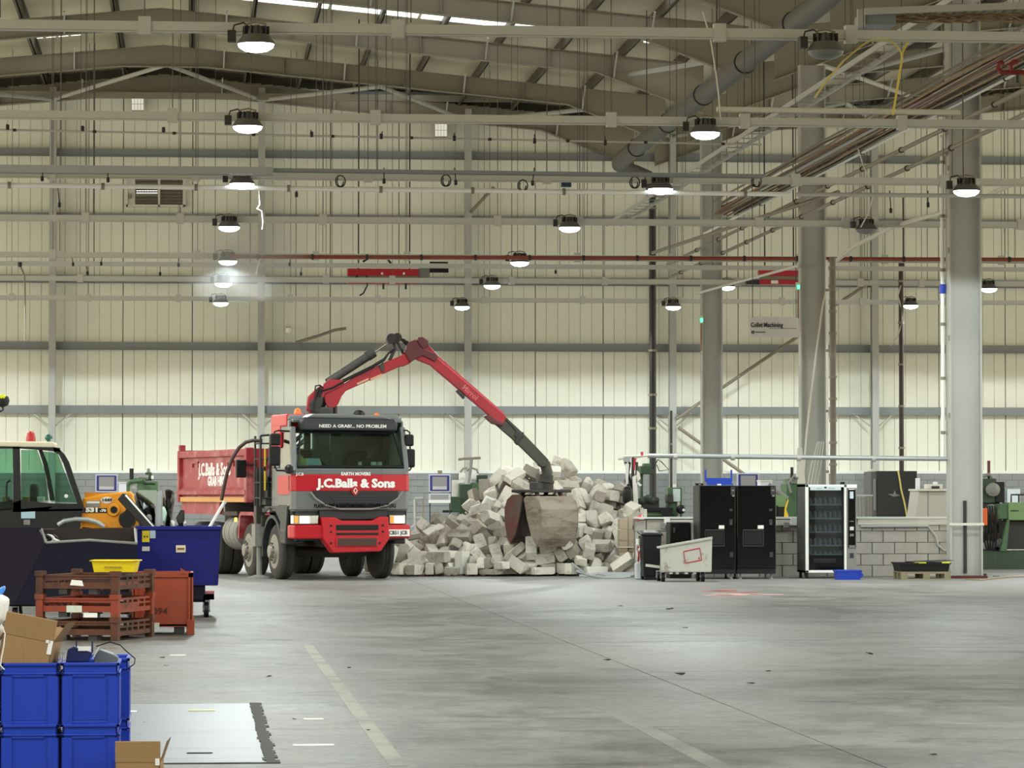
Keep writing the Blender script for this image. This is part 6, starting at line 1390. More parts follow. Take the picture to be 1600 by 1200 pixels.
MB().lathe([(.09, -.03), (.1, .02), (.065, .03), (.06, .0), (.02, -.01)], 18, T3(177, 797, .06), 'y').build('filler_ring', M_tele, tele, smooth=True)
MB().lathe([(.055, -.045), (.055, .02)], 14, T3(178, 796.5, .06), 'y').build('filler_cap', M_black, tele)
MB().lathe([(.03, -.03), (.03, .02)], 10, T3(103.5, 775, .03), 'y').build('window_sticker', M_paper, tele)
n1 = tpoly('number_disc', [(167 + 9.5 * math.cos(q), 781.5 + 5.2 * math.sin(q)) for q in [i * math.pi / 8 for i in range(16)]], M_paper, .08, .02)
def tele_text(s, px, py, size, m, b=.003, sx=1.): return text(s, size, 'lettering', m, tele, plane_M(T3(px, py, .062), (1, 0, 0), (0, 0, 1)), b, sx)
tele_text('1449', 167, 781.5, .07, M_ink, .002, 1.2)
tpoly('name_panel', [(125, 794), (167, 794), (167, 801), (125, 801)], M_cabb, .08, .02)
tele_text('531', 144, 797, .09, M_white, .006, 1.5); tele_text('-70', 161, 798, .055, M_white, .003, 1.3); tele_text('TM', 128, 799, .035, M_offwhite, .001, 1.2)
tpoly('data_plate', [(135, 783), (156, 782), (156, 792), (135, 792)], M_grey_dusty, .08, .02); tpoly('data_strip', [(135.5, 783.5), (155.5, 783.5), (155.5, 786.5), (135.5, 786.5)], M_paper, .07, .02)
tpoly('cab_sticker', [(33, 800), (55, 799), (55, 810), (33, 810)], mat('pale_blue_label', (170, 200, 214), .6), -.02, .02)
tpoly('step_plate', [(37, 812), (47, 812), (47, 820), (37, 820)], M_grey_dusty, -.02, .02)
MB().lathe([(.12, -.05), (.14, .05)], 10, T3(199, 812, .0), 'y').build('hitch', M_black, tele); MB().bar(T3(199, 796, .0), T3(199, 825, .0), .06).build('hitch_bar', M_black, tele)
for (wx, dy) in ((-25, 0.0), (-25, 1.5), (127, .0), (127, 1.5)):
    x = gx(wx, TY); w = MB().lathe([(.3, -.18), (.5, -.18), (.57, -.12), (.58, 0), (.57, .12), (.5, .18), (.3, .18)], 26, (x, TY + .25 + dy * .62, .58), 'y').build('wheel', M_rubber, tele, smooth=True)
    MB().lathe([(.3, -.15), (.26, -.12), (.1, -.12), (.08, -.17), (.02, -.17)], 18, (x, TY + .25 + dy * .62, .58), 'y').build('rim', M_tele, w)
MB().bar(T3(132, 784, .75), T3(202, 788, .75), .22, .3).build('boom', M_tele, tele)
settle(tele)

# ================================================================== RIGHT SIDE: LOW WALL, VENDING MACHINES, MACHINES
WY = 67.45
wx0, wx1 = gx(992, WY), gx(1482, WY); wh = gz(811, WY)
lw = struct(MB().box(wx0, wx1, WY + .03, WY + .19, 0, wh).build('low_wall', M_mortar), 'low bare block wall behind the vending machines')
bp = None; row = 0; z = 0
while z + .2 < wh:
    xx = wx0 + (.0 if row % 2 else -.22)
    while xx < wx1 - .05:
        a, b_ = max(xx, wx0), min(xx + .44, wx1)
        if b_ - a > .06:
            MB().box(a + .006, b_ - .006, WY + rnd.uniform(0, .006), WY + .21, z + .006, min(z + .219, wh)).build('block', M_block_n, lw)
        xx += .45
    z += .225; row += 1
MB().box(wx0, wx1, WY - .03, WY + .24, wh, wh + .035).build('capping', M_flash, lw)
MB().box(gx(1340, WY), wx1, WY - .02, WY, wh - .12, wh).build('capping_face', M_offwhite, lw)
# trunking and sockets on the wall
t = thing('trunking', 'white socket trunking along the low wall between the black and glass fronted machines', 'trunking')
MB().pbox(1040, 812, 1258, 821, WY - .06, .05).build('duct', M_offwhite, t)
for px in (1236, 1038): MB().pbox(px, 808, px + 9, 821, WY - .1, .05).build('socket', M_white, t, bevel=.008)
MB().pbox(1225, 816, 1233, 825, WY - .12, .06).build('connector', M_grey_dusty, t, bevel=.01); MB().pbox(1032, 817, 1040, 827, WY - .12, .06).build('connector', M_grey_dusty, t, bevel=.01)
settle(t)
t = thing('conduit', 'pale conduit bending down the low wall to the nearest column', 'pipe')
MB().tube([at(*p, WY - .03) for p in ((1345, 822.5), (1450, 822), (1462, 838), (1466, 852), (1475, 860), (1484, 861))], .022, 8).build('tube', M_steel_l, t)
settle(t)

# black vending machines
def vending(px0, px1, label):
    Y = 65.6; a = at(px0, 900, Y).x; b_ = at(px1, 900, Y).x; zt_ = gz(758.5, Y)
    t = thing('vending_machine', label, 'vending machine', group='twin black vending machines')
    w = b_ - a
    MB().box(a, b_, Y + .05, Y + .85, .1, zt_).build('cabinet', mat('vending_side', (40, 40, 40), .5), t, bevel=.01)
    d = MB().box(a + .005, b_ - .005, Y, Y + .06, .2, zt_ - .005).build('door', M_blackgloss, t, bevel=.012)
    MB().box(a + .02, b_ - .1, Y - .006, Y + .01, gz(824, Y), zt_ - .04).build('glass_panel', M_blackgloss, d)
    MB().box(a + .17 * w, a + .66 * w, Y - .02, Y + .02, gz(855, Y), gz(853.5, Y)).box(a + .15 * w, a + .17 * w, Y - .012, Y + .01, gz(855, Y), gz(829, Y)).box(a + .66 * w, a + .68 * w, Y - .012, Y + .01, gz(855, Y), gz(829, Y)).box(a + .15 * w, a + .68 * w, Y - .012, Y + .01, gz(830, Y), gz(828, Y)).build('delivery_frame', M_cabd, d)
    MB().box(a + .19 * w, a + .64 * w, Y - .008, Y + .02, gz(852, Y), gz(831, Y)).build('delivery_flap', M_black, d)
    MB().box(a + .86 * w, a + .97 * w, Y - .012, Y + .01, gz(774, Y), gz(760, Y)).build('display', M_cabd, d)
    MB().box(a + .88 * w, a + .95 * w, Y - .016, Y, gz(767, Y), gz(765, Y)).box(a + .9 * w, a + .96 * w, Y - .016, Y, gz(776, Y), gz(773.5, Y)).build('display_label', M_grey_dusty, d)
    MB().box(a + .82 * w, a + .9 * w, Y - .02, Y, gz(799, Y), gz(795, Y)).box(a + .82 * w, a + .9 * w, Y - .02, Y, gz(821, Y), gz(812, Y)).build('coin_slot', M_cabd, d)
    MB().lathe([(.012, -.03), (.012, 0)], 8, (a + .86 * w, Y, gz(819, Y)), 'y').build('coin_button', M_chrome, d)
    MB().box(a + .53 * w, a + .68 * w, Y - .012, Y, gz(827, Y), gz(821.5, Y)).build('price_label', M_paper, d)
    MB().box(a + .83 * w, a + .92 * w, Y - .014, Y, gz(872, Y), gz(864, Y)).build('coin_return', M_cabd, d)
    MB().box(a + .02, b_ - .02, Y + .02, Y + .8, .1, .2).build('plinth', M_black, t)
    for x in (a + .08, b_ - .08):
        for y in (Y + .1, Y + .75): MB().lathe([(.035, 0), (.035, .02), (.02, .03), (.02, .1)], 10, (x, y, 0)).build('foot', M_grey_dusty, t)
    return settle(t)
vending(1093, 1150, 'gloss black vending machine carrying the blue rack, left of the pair')
vending(1151.5, 1213, 'gloss black vending machine right of the pair, beside the low wall')
t = thing('blue_rack', 'bright blue open rack lying on top of the left black vending machine', 'rack')
zt_ = gz(758.5, 65.6); Yb = 65.75
mm = MB()
mm.slab([at(1101, 747, Yb), at(1144, 747, Yb), at(1142, 758, Yb), at(1106, 758, Yb)], (0, .02, 0))
mm.build('back_panel', M_blue_bin, t)
MB().slab([at(1105, 758, Yb - .02), at(1146, 758, Yb - .02), at(1143, 752, Yb + .3), at(1102, 752, Yb + .3)], (0, 0, .015)).build('tray', mat('dusty_blue', (58, 92, 140), .6), t)
for px in (1101.5, 1142): MB().pbox(px, 734, px + 2.2, 752, Yb, .05).build('upright', M_blue_bin, t)
MB().pbox(1121, 756, 1127, 758.4, Yb - .1, .05).build('scrap_paper', M_paper, t)
settle(t)
t = thing('black_device', 'small black device lying on the left black vending machine', 'device')
MB().pbox(1087.5, 755, 1099, 758.6, 65.8, .15).build('body', M_black, t, bevel=.008); MB().pbox(1092, 756, 1095, 757.5, 65.79, .01).build('button', M_grey_dusty, t); settle(t)

# glass fronted vending machine
Y = 65.9
t = thing('snack_machine', 'glass fronted vending machine with a white frame and empty shelves', 'vending machine')
a = at(1259, 900, Y).x; b_ = at(1339, 900, Y).x; c = at(1323, 900, Y).x; zt_ = gz(757, Y); zb_ = gz(897, Y)
cb = MB().box(a, a + .04, Y + .06, Y + .95, zb_, zt_).box(b_ - .04, b_, Y + .06, Y + .95, zb_, zt_).box(a, b_, Y + .91, Y + .95, zb_, zt_).box(a, b_, Y + .06, Y + .95, zt_ - .04, zt_).box(a, b_, Y + .06, Y + .95, zb_, zb_ + .04).box(c - .02, c + .02, Y + .06, Y + .95, zb_, zt_)
cb.build('cabinet', mat('cabinet_dark_grey', (44, 44, 44), .5, var=.05), t)
MB().box(a, a + .06, Y, Y + .06, zb_, zt_).box(c - .05, c, Y, Y + .06, zb_, zt_).box(a, c, Y, Y + .06, zt_ - .05, zt_).box(a, c, Y, Y + .06, zb_, zb_ + .05).build('door_frame', M_white, t, bevel=.006)
MB().box(a + .07, c - .06, Y + .03, Y + .04, gz(869, Y), gz(767, Y)).build('door_glass', glass('door_glass', (214, 222, 226)), t)
MB().box(a + .06, a + .075, Y - .002, Y + .05, zb_ + .05, zt_ - .05).box(c - .065, c - .05, Y - .002, Y + .05, zb_ + .05, zt_ - .05).build('door_seal', M_black, t)
hd_ = MB().pbox(1266, 759.5, 1314, 766, Y - .004, .03).build('header', mat('pale_header', (198, 212, 216), .4), t)
MB().pbox(1288, 760.5, 1291.5, 763, Y - .008, .006).build('header_mark', M_ink, hd_); MB().pbox(1275, 762.5, 1284, 763.2, Y - .008, .006).build('header_mark', M_grey_dusty, hd_); MB().pbox(1295, 762.5, 1305, 763.2, Y - .008, .006).build('header_mark', M_grey_dusty, hd_)
MB().box(a + .06, c - .05, Y + .02, Y + .5, gz(893, Y), gz(869, Y)).build('delivery_bay', M_blackgloss, t)
MB().pbox(1271, 873, 1306, 880, Y + .0, .03).build('delivery_flap', M_black, t, bevel=.008)
MB().box(a + .06, c - .05, Y + .55, Y + .57, gz(869, Y), zt_ - .05).build('back_lining', mat('dark_lining', (64, 68, 74), .6), t)
sp = None
for py, hh in ((788.5, 11), (810.5, 11), (832, 11), (853.5, 11), (868, 5)):
    sh = MB().box(a + .08, c - .07, Y + .1, Y + .5, gz(py, Y) - .012, gz(py, Y)).box(a + .08, c - .07, Y + .09, Y + .105, gz(py, Y) - .02, gz(py, Y) + .012).build('shelf', M_galv, t)
    for k in range(7):
        x = a + .115 + k * (c - a - .22) / 6.05; h = hh / ppm(Y)
        q = [Vector((x + .026 * math.cos(u) * (1 if math.sin(u) < .2 else .75), Y + .12 + .05 * u / 6.3, gz(py, Y) + h * .5 + h * .48 * math.sin(u))) for u in [i * math.pi / 6 - math.pi / 2 for i in range(26)]]
        MB().tube(q, .007, 5).build('spiral', M_galv, sh)
        MB().box(x - .012, x + .012, Y + .1, Y + .45, gz(py, Y) + .0, gz(py, Y) + h * .8).build('divider', mat('clear_divider', (150, 156, 158), .3), sh)
MB().box(c, b_, Y + .02, Y + .06, zb_, zt_).build('console', M_grey_dusty, t, bevel=.01)
MB().pbox(1323, 757, 1339, 763, Y - .0, .04).build('console_top', M_white, t, bevel=.008)
cn = MB().pbox(1325.5, 764, 1337, 856, Y + .0, .04).build('console_panel', M_blackgloss, t, bevel=.012)
for (q0, q1, q2, q3, m) in ((1328, 768, 1333.5, 779, mat('screen_pale', (196, 214, 220), .3)), (1328, 823, 1334, 828.5, M_offwhite), (1328, 834, 1334, 838, M_chrome), (1328, 814, 1334, 815, M_grey_dusty), (1327, 852, 1336, 856, M_chrome)):
    MB().pbox(q0, q1, q2, q3, Y - .008, .01).build('console_fitting', m, cn)
MB().pbox(1328, 864, 1334, 872, Y + .012, .01).build('coin_return', M_cabd, t)
for px in (1262, 1318, 1334):
    for y in (Y + .12, Y + .8): MB().lathe([(.03, 0), (.03, zb_)], 8, (gx(px, Y), y, 0)).build('leg', M_black, t)
MB().pbox(1314, 753, 1320, 757, Y + .3, .1).build('top_knob', M_black, t)
settle(t)
# blue tote on the floor
t = thing('blue_tote', 'blue plastic tote on the floor in front of the glass fronted machine', 'tote')
Yt = 64.9
mm = MB(); p0 = at(1307, 910, Yt).x; p1 = at(1345, 910, Yt).x; h = gz(893, Yt)
mm.add([(p0 + .02, Yt, 0), (p1 - .01, Yt, 0), (p1 - .01, Yt + .3, 0), (p0 + .02, Yt + .3, 0), (p0, Yt - .02, h), (p1, Yt - .02, h), (p1, Yt + .32, h), (p0, Yt + .32, h)], [(3, 2, 1, 0), (0, 1, 5, 4), (1, 2, 6, 5), (2, 3, 7, 6), (3, 0, 4, 7)])
mm.add([(p0 + .035, Yt + .015, .015), (p1 - .025, Yt + .015, .015), (p1 - .025, Yt + .285, .015), (p0 + .035, Yt + .285, .015), (p0 + .015, Yt - .0, h), (p1 - .015, Yt, h), (p1 - .015, Yt + .3, h), (p0 + .015, Yt + .3, h)], [(0, 1, 2, 3), (0, 4, 5, 1), (1, 5, 6, 2), (2, 6, 7, 3), (3, 7, 4, 0)])
mm.build('body', M_blue_bin, t)
MB().box(p0 - .01, p1 + .01, Yt - .03, Yt - .0, h - .03, h + .005).box(p0 - .01, p1 + .01, Yt + .3, Yt + .33, h - .03, h + .005).box(p1 - .02, p1 + .02, Yt - .03, Yt + .33, h - .08, h - .0).build('rim', M_blue_bin, t, bevel=.006)
MB().prism([(p1, .03), (p1 + .05, .07), (p1 + .05, h - .08), (p1, h - .03)], 'y', Yt + .0, Yt + .3).build('nose', M_blue_bin, t)
settle(t)
# pallet with black tray
Yp = 64.93
t = thing('pallet', 'small wooden pallet under the black drip tray beside the nearest column', 'pallet')
x0, x1 = gx(1408, Yp), gx(1486, Yp)
M_wood = mat('weathered_wood', (132, 126, 100), .85, var=.2, scale=12, stretch=(.4, 3, 1))
for k in range(6): MB().box(x0, x1, Yp + k * .135, Yp + k * .135 + .1, .13, .15).build('deck_board', M_wood, t)
for fx_ in (.0, .44, .86):
    for y in (Yp, Yp + .34, Yp + .68): MB().box(x0 + fx_ * (x1 - x0), x0 + (fx_ + .13) * (x1 - x0), y, y + .1, .02, .11).build('block', M_wood, t)
for y in (Yp, Yp + .34, Yp + .68): MB().box(x0, x1, y, y + .1, .11, .13).build('stringer', M_wood, t); MB().box(x0, x1, y, y + .1, 0, .02).build('base_board', M_wood, t)
settle(t)
t = thing('drip_tray', 'black plastic drip tray with a tilted lid lying on the small pallet', 'tray')
x0, x1 = gx(1406, Yp), gx(1484, Yp)
mm = MB(); z0, z1 = .15, .31
mm.add([(x0 + .03, Yp + .02, z0), (x1 - .03, Yp + .02, z0), (x1 - .03, Yp + .72, z0), (x0 + .03, Yp + .72, z0), (x0, Yp, z1), (x1, Yp, z1), (x1, Yp + .74, z1), (x0, Yp + .74, z1)], [(3, 2, 1, 0), (0, 1, 5, 4), (1, 2, 6, 5), (2, 3, 7, 6), (3, 0, 4, 7)])
mm.add([(x0 + .05, Yp + .04, z0 + .03), (x1 - .05, Yp + .04, z0 + .03), (x1 - .05, Yp + .7, z0 + .03), (x0 + .05, Yp + .7, z0 + .03), (x0 + .02, Yp + .02, z1), (x1 - .02, Yp + .02, z1), (x1 - .02, Yp + .72, z1), (x0 + .02, Yp + .72, z1)], [(0, 1, 2, 3), (0, 4, 5, 1), (1, 5, 6, 2), (2, 6, 7, 3), (3, 7, 4, 0)])
mm.build('body', M_black, t)
MB().box(x0 - .02, x1 + .02, Yp - .02, Yp + .01, z1 - .02, z1 + .01).box(x0 - .02, x1 + .02, Yp + .73, Yp + .76, z1 - .02, z1 + .01).build('rim', M_black, t)
MB().slab([(x0 + .3, Yp - .02, z1 + .015), (x1 + .08, Yp + .1, z1 + .05), (x1 + .05, Yp + .7, z1 + .05), (x0 + .25, Yp + .7, z1 + .02)], (0, 0, .012)).build('lid', M_cabd, t)
MB().slab([(x0 + .22, Yp - .01, z1 - .0), (x0 + .5, Yp - .02, z1 + .0), (x0 + .5, Yp - .02, z1 + .022), (x0 + .3, Yp - .02, z1 + .022)], (0, .01, 0)).slab([(x1 - .16, Yp - .02, z1 + .0), (x1 - .0, Yp - .02, z1 + .0), (x1 - .0, Yp - .02, z1 + .03), (x1 - .16, Yp - .02, z1 + .025)], (0, .01, 0)).build('yellow_edge', mat('lime_yellow', (206, 212, 60), .5), t)
settle(t)

# grey steel tipping trolley
Yg = 63.6
t = thing('waste_trolley', 'pale grey steel waste trolley with a red rectangle, in front of the black machines', 'trolley')
M_tro = mat('chipped_pale_paint', (178, 178, 170), .55, var=.06, scale=9, dirt=(110, 104, 92), dirt_amt=.12)
f = [(1032, 855), (1112, 841), (1111, 893), (1033, 893)]
MB().slab([at(x, y, Yg) for x, y in f], (0, .02, 0)).slab([at(x, y, Yg + .8) for x, y in f], (0, .02, 0)).slab([at(*f[0], Yg), at(*f[3], Yg), at(*f[3], Yg + .8), at(*f[0], Yg + .8)], (.02, 0, 0)).slab([at(*f[1], Yg), at(*f[2], Yg), at(*f[2], Yg + .8), at(*f[1], Yg + .8)], (.02, 0, 0)).slab([at(*f[3], Yg), at(*f[2], Yg), at(*f[2], Yg + .8), at(*f[3], Yg + .8)], (0, 0, .02)).build('body', M_tro, t)
MB().slab([at(1026, 854, Yg - .03), at(1113, 838.5, Yg - .03), at(1113, 842, Yg - .03), at(1027, 857, Yg - .03)], (0, .05, 0)).slab([at(1030, 853, Yg + .8), at(1112, 838.5, Yg + .8), at(1112, 842, Yg + .8), at(1030, 856, Yg + .8)], (0, .05, 0)).build('rim', M_tro, t)
rc_ = [(1068, 862), (1093.5, 856.5), (1096.5, 875), (1071, 880)]
mm = MB()
for p, q in zip(rc_, rc_[1:] + rc_[:1]): mm.bar(at(*p, Yg - .012), at(*q, Yg - .012), .012, .02)
mm.build('red_outline', mat('faded_red_ink', (168, 44, 50), .6), t); MB().pbox(1091, 871, 1093.5, 874, Yg - .014, .006).build('red_dot', mat('faded_red_ink', (168, 44, 50), .6), t)
MB().bar(at(1031, 886, Yg + .1), at(1009, 883, Yg + .1), .05, .05).build('handle', M_tro, t)
for px in (1046, 1056, 1070, 1083): MB().pbox(px, 893, px + 5, 897, Yg + .02, .7).build('under_rib', M_tro, t)
for px, r in ((1037, .085), (1099, .1)):
    for y in (Yg + .12, Yg + .7): castor(gx(px, Yg), y, t, r)
settle(t)
# wheelie bin
Yw = 65.0
t = thing('wheelie_bin', 'black wheelie bin behind the pale grey trolley', 'bin')
x0, x1 = gx(1003, Yw), gx(1034, Yw); z1 = gz(838, Yw)
mm = MB(); mm.add([(x0 + .04, Yw + .05, .06), (x1 - .04, Yw + .05, .06), (x1 - .04, Yw + .45, .06), (x0 + .04, Yw + .45, .06), (x0, Yw, z1), (x1, Yw, z1), (x1, Yw + .55, z1), (x0, Yw + .55, z1)], [(3, 2, 1, 0), (4, 5, 6, 7), (0, 1, 5, 4), (1, 2, 6, 5), (2, 3, 7, 6), (3, 0, 4, 7)])
mm.build('body', M_black, t, bevel=.02)
MB().slab([(x0 - .02, Yw - .03, z1 + .02), (x1 + .02, Yw - .03, z1 + .02), (x1 + .02, Yw + .58, z1 + .07), (x0 - .02, Yw + .58, z1 + .07)], (0, 0, .04)).build('lid', M_black, t, bevel=.012)
MB().slab([(x0 + .04, Yw + .05, z1 + .06), (x1 - .06, Yw + .05, z1 + .06), (x1 - .1, Yw + .4, z1 + .1), (x0 + .08, Yw + .4, z1 + .1)], (0, 0, .015)).build('paper_on_lid', M_grey_dusty, t)
for x in (x0 + .04, x1 - .09): MB().lathe([(.09, 0), (.1, .01), (.1, .04), (.09, .05)], 16, (x, Yw + .45, .1), 'x').build('wheel', M_black, t)
MB().box(x0 + .05, x1 - .05, Yw + .0, Yw + .1, 0, .07).build('foot', M_black, t)
settle(t)
t = thing('jerrycan', 'translucent white plastic jerrycan on the floor beside the strapped block stack', 'jerrycan')
Yj = 65.6; x0, x1 = gx(993, Yj), gx(1011.5, Yj); z1 = gz(879, Yj)
MB().prism([(x0, 0), (x1, 0), (x1, z1 - .05), (x1 - .05, z1), (x0 + .06, z1), (x0, z1 - .03)], 'y', Yj, Yj + .2).build('body', mat('milky_plastic', (214, 222, 228), .35), t, bevel=.025)
MB().tube([(x0 + .04, Yj + .1, z1 - .01), (x0 + .05, Yj + .1, z1 + .055), (x1 - .08, Yj + .1, z1 + .055), (x1 - .07, Yj + .1, z1 - .01)], .018, 8).build('handle', mat('milky_plastic', (214, 222, 228), .35), t)
MB().lathe([(.03, 0), (.03, .04)], 10, (x1 - .05, Yj + .1, z1 - .01)).build('cap', M_white, t)
settle(t)
t = thing('barrier_tape', 'crumpled red and white barrier tape hanging beside the wheelie bin', 'tape')
for k in range(5):
    pts = [at(995 + k * .9 + rs.uniform(-1, 1), 842 + j * 9, 65.3 + rs.uniform(-.05, .05)) for j in range(5)]
    m = MB()
    for p, q in zip(pts, pts[1:]): m.bar(p, q, .03, .01)
    m.build('strip', [M_paper, mat('tape_red', (178, 50, 66), .6)][k % 2], t)
settle(t)
t = thing('black_cabinet', 'low black cabinet behind the grey trolley, left of the black machines', 'cabinet')
Yk = 66.3
MB().pbox(1047, 816, 1079, 909.5, Yk, .55).build('body', M_black, t, bevel=.01)
MB().pbox(1048, 817.5, 1078, 900, Yk - .03, .03).build('door', M_blackgloss, t, bevel=.01)
MB().pbox(1052, 824, 1055, 832, Yk - .05, .02).build('handle', M_cabd, t); MB().pbox(1080, 815, 1085.5, 905, Yk + .1, .3).build('side_strip', M_offwhite, t)
settle(t)

# machines ------------------------------------------------------------
def pm(mm_list, t, Y):
    for (nm, m, x0, y0, x1, y1, dy, d) in mm_list:
        MB().pbox(x0, y0, x1, y1, Y + dy, d).build(nm, m, t, bevel=.015)
Y = 73.8
t = thing('green_lathe', 'large green machine tool right of the nearest column', 'machine')
pm([('base', M_green_d, 1535, 861, 1640, 892.5, 0, 1.4), ('base_plinth', M_green_d, 1533, 863, 1557, 892.5, -.12, .2), ('guard', M_green_l, 1576, 785, 1640, 813, .0, .6), ('guard_end', M_green, 1558, 787, 1576, 811, .05, .5), ('bed', M_dark, 1560, 813, 1640, 858, .2, .8), ('tool_post', M_dark, 1536, 770, 1562, 862, .3, .6), ('headstock', M_green_d, 1534, 748, 1557, 786, .25, .7), ('motor', M_black, 1556, 753, 1570, 785, .2, .4), ('orange_guard', mat('signal_orange', (222, 98, 40), .5), 1536, 794, 1543, 821, -.1, .1)], t, Y)
MB().slab([at(1573, 812, Y - .02), at(1577, 812, Y - .02), at(1572, 861, Y - .02), at(1562, 861, Y - .02)], (0, .1, 0)).build('column_rib', M_green, t)
for (px, py, r) in ((1549, 797, .13), (1556, 811, .12), (1546, 825, .14), (1552, 838, .12), (1545, 853, .12), (1559, 848, .1), (1551, 765, .15)): MB().lathe([(r * .4, -.12), (r, -.08), (r, .1)], 12, at(px, py, Y + .2), 'y').build('gear_housing', [M_dark, M_grey_dusty][int(px) % 2], t)
MB().tube([at(1545, 738, Y + .4), at(1545, 720, Y + .4)], .035, 10).build('beacon', mat('dark_red_beacon', (92, 24, 30), .4), t); MB().tube([at(1545, 752, Y + .4), at(1545, 738, Y + .4)], .03, 8).build('beacon_stem', M_black, t)
MB().tube([at(1536, 744, Y + .3), at(1546, 741, Y + .3), at(1552, 748, Y + .3), at(1556, 756, Y + .3)], .04, 8).build('feed_pipe', M_grey_dusty, t)
for k in range(5): MB().tube([at(1538 + 4 * k, 790, Y - .0), at(1541 + 4 * k, 815, Y - .05), at(1537 + 5 * k, 840, Y), at(1542 + 3 * k, 860, Y)], .02, 6).build('hose', M_black, t)
MB().pbox(1580, 797, 1592, 798.5, Y - .03, .02).build('worn_mark', M_green_d, t)
settle(t)
t = thing('wall_paper', 'white notice sheet on the wall behind the large green machine', 'notice'); MB().pbox(1574, 764, 1594, 785, YW - .16, .02).build('sheet', mat('bluish_paper', (206, 216, 224), .7), t); settle(t)
t = thing('wire_stand', 'thin dark frame above the large green machine', 'stand'); MB().tube([at(1580, 790, 75), at(1580, 773, 75), at(1600, 773, 75)], .02, 6).build('tube', M_cabd, t); MB().tube([at(1592, 790, 75), at(1592, 773, 75)], .02, 6).build('leg', M_cabd, t); settle(t)
Y = 73.0
t = thing('milling_machine', 'dark green machine with a chip tray behind the wheelie bin', 'machine')
pm([('bed', M_green_l, 1002, 799, 1036, 806, 0, .9), ('tray', M_black, 994, 793, 1052, 800, -.1, 1.1), ('saddle', M_dark, 999, 779, 1030, 794, .1, .7), ('base', M_green_d, 998, 806, 1048, 893, .1, .8), ('head', M_green_d, 1001, 728, 1021, 741, .3, .5), ('head_top', M_green, 1006, 724, 1016, 729, .35, .3), ('column', M_green_d, 1001, 741, 1005, 795, .5, .25), ('side_column', M_green, 1044, 762, 1066, 812, .2, .4), ('control_panel', mat('pale_panel', (196, 206, 208), .5), 1052, 764, 1063, 784, .1, .08), ('gear_box', M_dark, 1043, 772, 1051, 786, .0, .4), ('panel_leg', M_steel_l, 1058, 784, 1062, 816, .1, .06), ('top_knob', M_white, 1052, 757, 1057, 762, .3, .1)], t, Y)
MB().lathe([(.06, -.05), (.1, .0), (.06, .05)], 12, at(1064, 796, Y), 'y').build('handwheel', M_black, t); MB().lathe([(.03, -.05), (.03, .0)], 8, at(1068, 797, Y - .05), 'y').build('knob', M_white, t)
MB().slab([at(1030, 797, Y - .1), at(1046, 795, Y - .1), at(1055, 806, Y - .1), at(1036, 806, Y - .1)], (0, .05, 0)).build('splash_guard', M_black, t)
rk = random.Random(31)
for k in range(7): MB().lathe([(.02, -.04), (.07, -.02), (.06, .05)], 8, at(1000 + k * 4.2, 783 - rk.uniform(0, 8), Y + .05), 'y').build('clamp', [M_dark, M_green_d][k % 2], t)
MB().tube([at(1020, 732, Y + .3), at(1028, 718, Y + .2), at(1034, 722, Y + .2), at(1045, 734, Y + .2), at(1030, 736, Y + .2), at(1026, 726, Y + .2)], .012, 6).build('cable', M_black, t)
settle(t)
t = thing('jib_stand', 'tangled jib stand with hanging hoses and torn white plastic beside the pile', 'stand')
Yj = 70.8
MB().tube([at(988, 905, Yj), at(989, 712, Yj)], .03, 8).build('post', M_dark, t)
MB().tube([at(966, 717, Yj), at(985, 715, Yj), at(1003, 713, Yj)], .025, 8).build('arm', M_offwhite, t)
MB().pbox(975, 714, 985, 722, Yj - .05, .1).build('bracket', M_galv, t, bevel=.01)
for pts, m in (((977, 722), (982, 735), (978, 752), (983, 760)), M_dark), (((984, 722), (981, 740), (987, 760), (984, 790)), M_black), (((992, 716), (990, 728), (990, 735)), M_red), (((995, 722), (995, 740), (994, 770), (990, 800), (992, 850)), M_dark):
    MB().tube([at(*p, Yj) for p in pts], .03, 6).build('hose', m, t)
for pts in ([(995, 735), (999, 738), (1001, 748), (996, 752), (1003, 758), (1000, 760), (994, 754)], [(977, 724), (983, 725), (981, 756), (978, 758)], [(988, 745), (995, 742), (997, 785), (990, 788)]):
    MB().slab([at(*p, Yj - .05) for p in pts], (0, .02, 0)).build('torn_plastic', mat('torn_plastic', (214, 212, 204), .6), t)
settle(t)
sack('black_bag', 'black plastic bag hanging on the tangled jib stand by the pile', 'bag', [(973, 758), (981, 757), (988, 761), (989, 776), (986, 790), (982, 796), (975, 788), (971, 775)], M_black, 70.5, .3)
t = thing('red_rag', 'red and white rag lying on the low wall end by the pile', 'rag')
MB().slab([at(993, 812, 67.45), at(1001, 810.5, 67.45), at(1008, 810, 67.6), at(1001, 804, 67.6)], (0, .1, .03)).build('cloth', mat('rag_red', (206, 70, 84), .8), t); MB().slab([at(998, 810, 67.45), at(1006, 810.5, 67.45), at(1003, 805, 67.6)], (0, .08, .03)).build('white_cloth', M_paper, t); settle(t)
Y = 75.0
t = thing('green_cabinet_machine', 'light green machine with a yellow edged guard right of the black machines', 'machine')
pm([('body', M_green_l, 1210, 774, 1228, 815, 0, .8), ('dark_opening', M_black, 1216, 792, 1229, 812, -.05, .1), ('base', M_green_d, 1208, 815, 1232, 890, 0, .8), ('vent', M_black, 1213, 790, 1216, 810, -.03, .05)], t, Y)
MB().slab([at(1226, 795, Y - .08), at(1231, 780, Y - .08), at(1232, 782, Y - .08), at(1228, 796, Y - .08), at(1232, 806, Y - .08), at(1229, 813, Y - .08), at(1225, 811, Y - .08)], (0, .05, 0)).build('yellow_guard', mat('guard_yellow', (238, 196, 50), .5), t)
MB().tube([at(1200, 757, Y + .1), at(1230, 780, Y + .1)], .06, 8).build('pale_duct', M_grey_dusty, t)
settle(t)
Y = 78.0
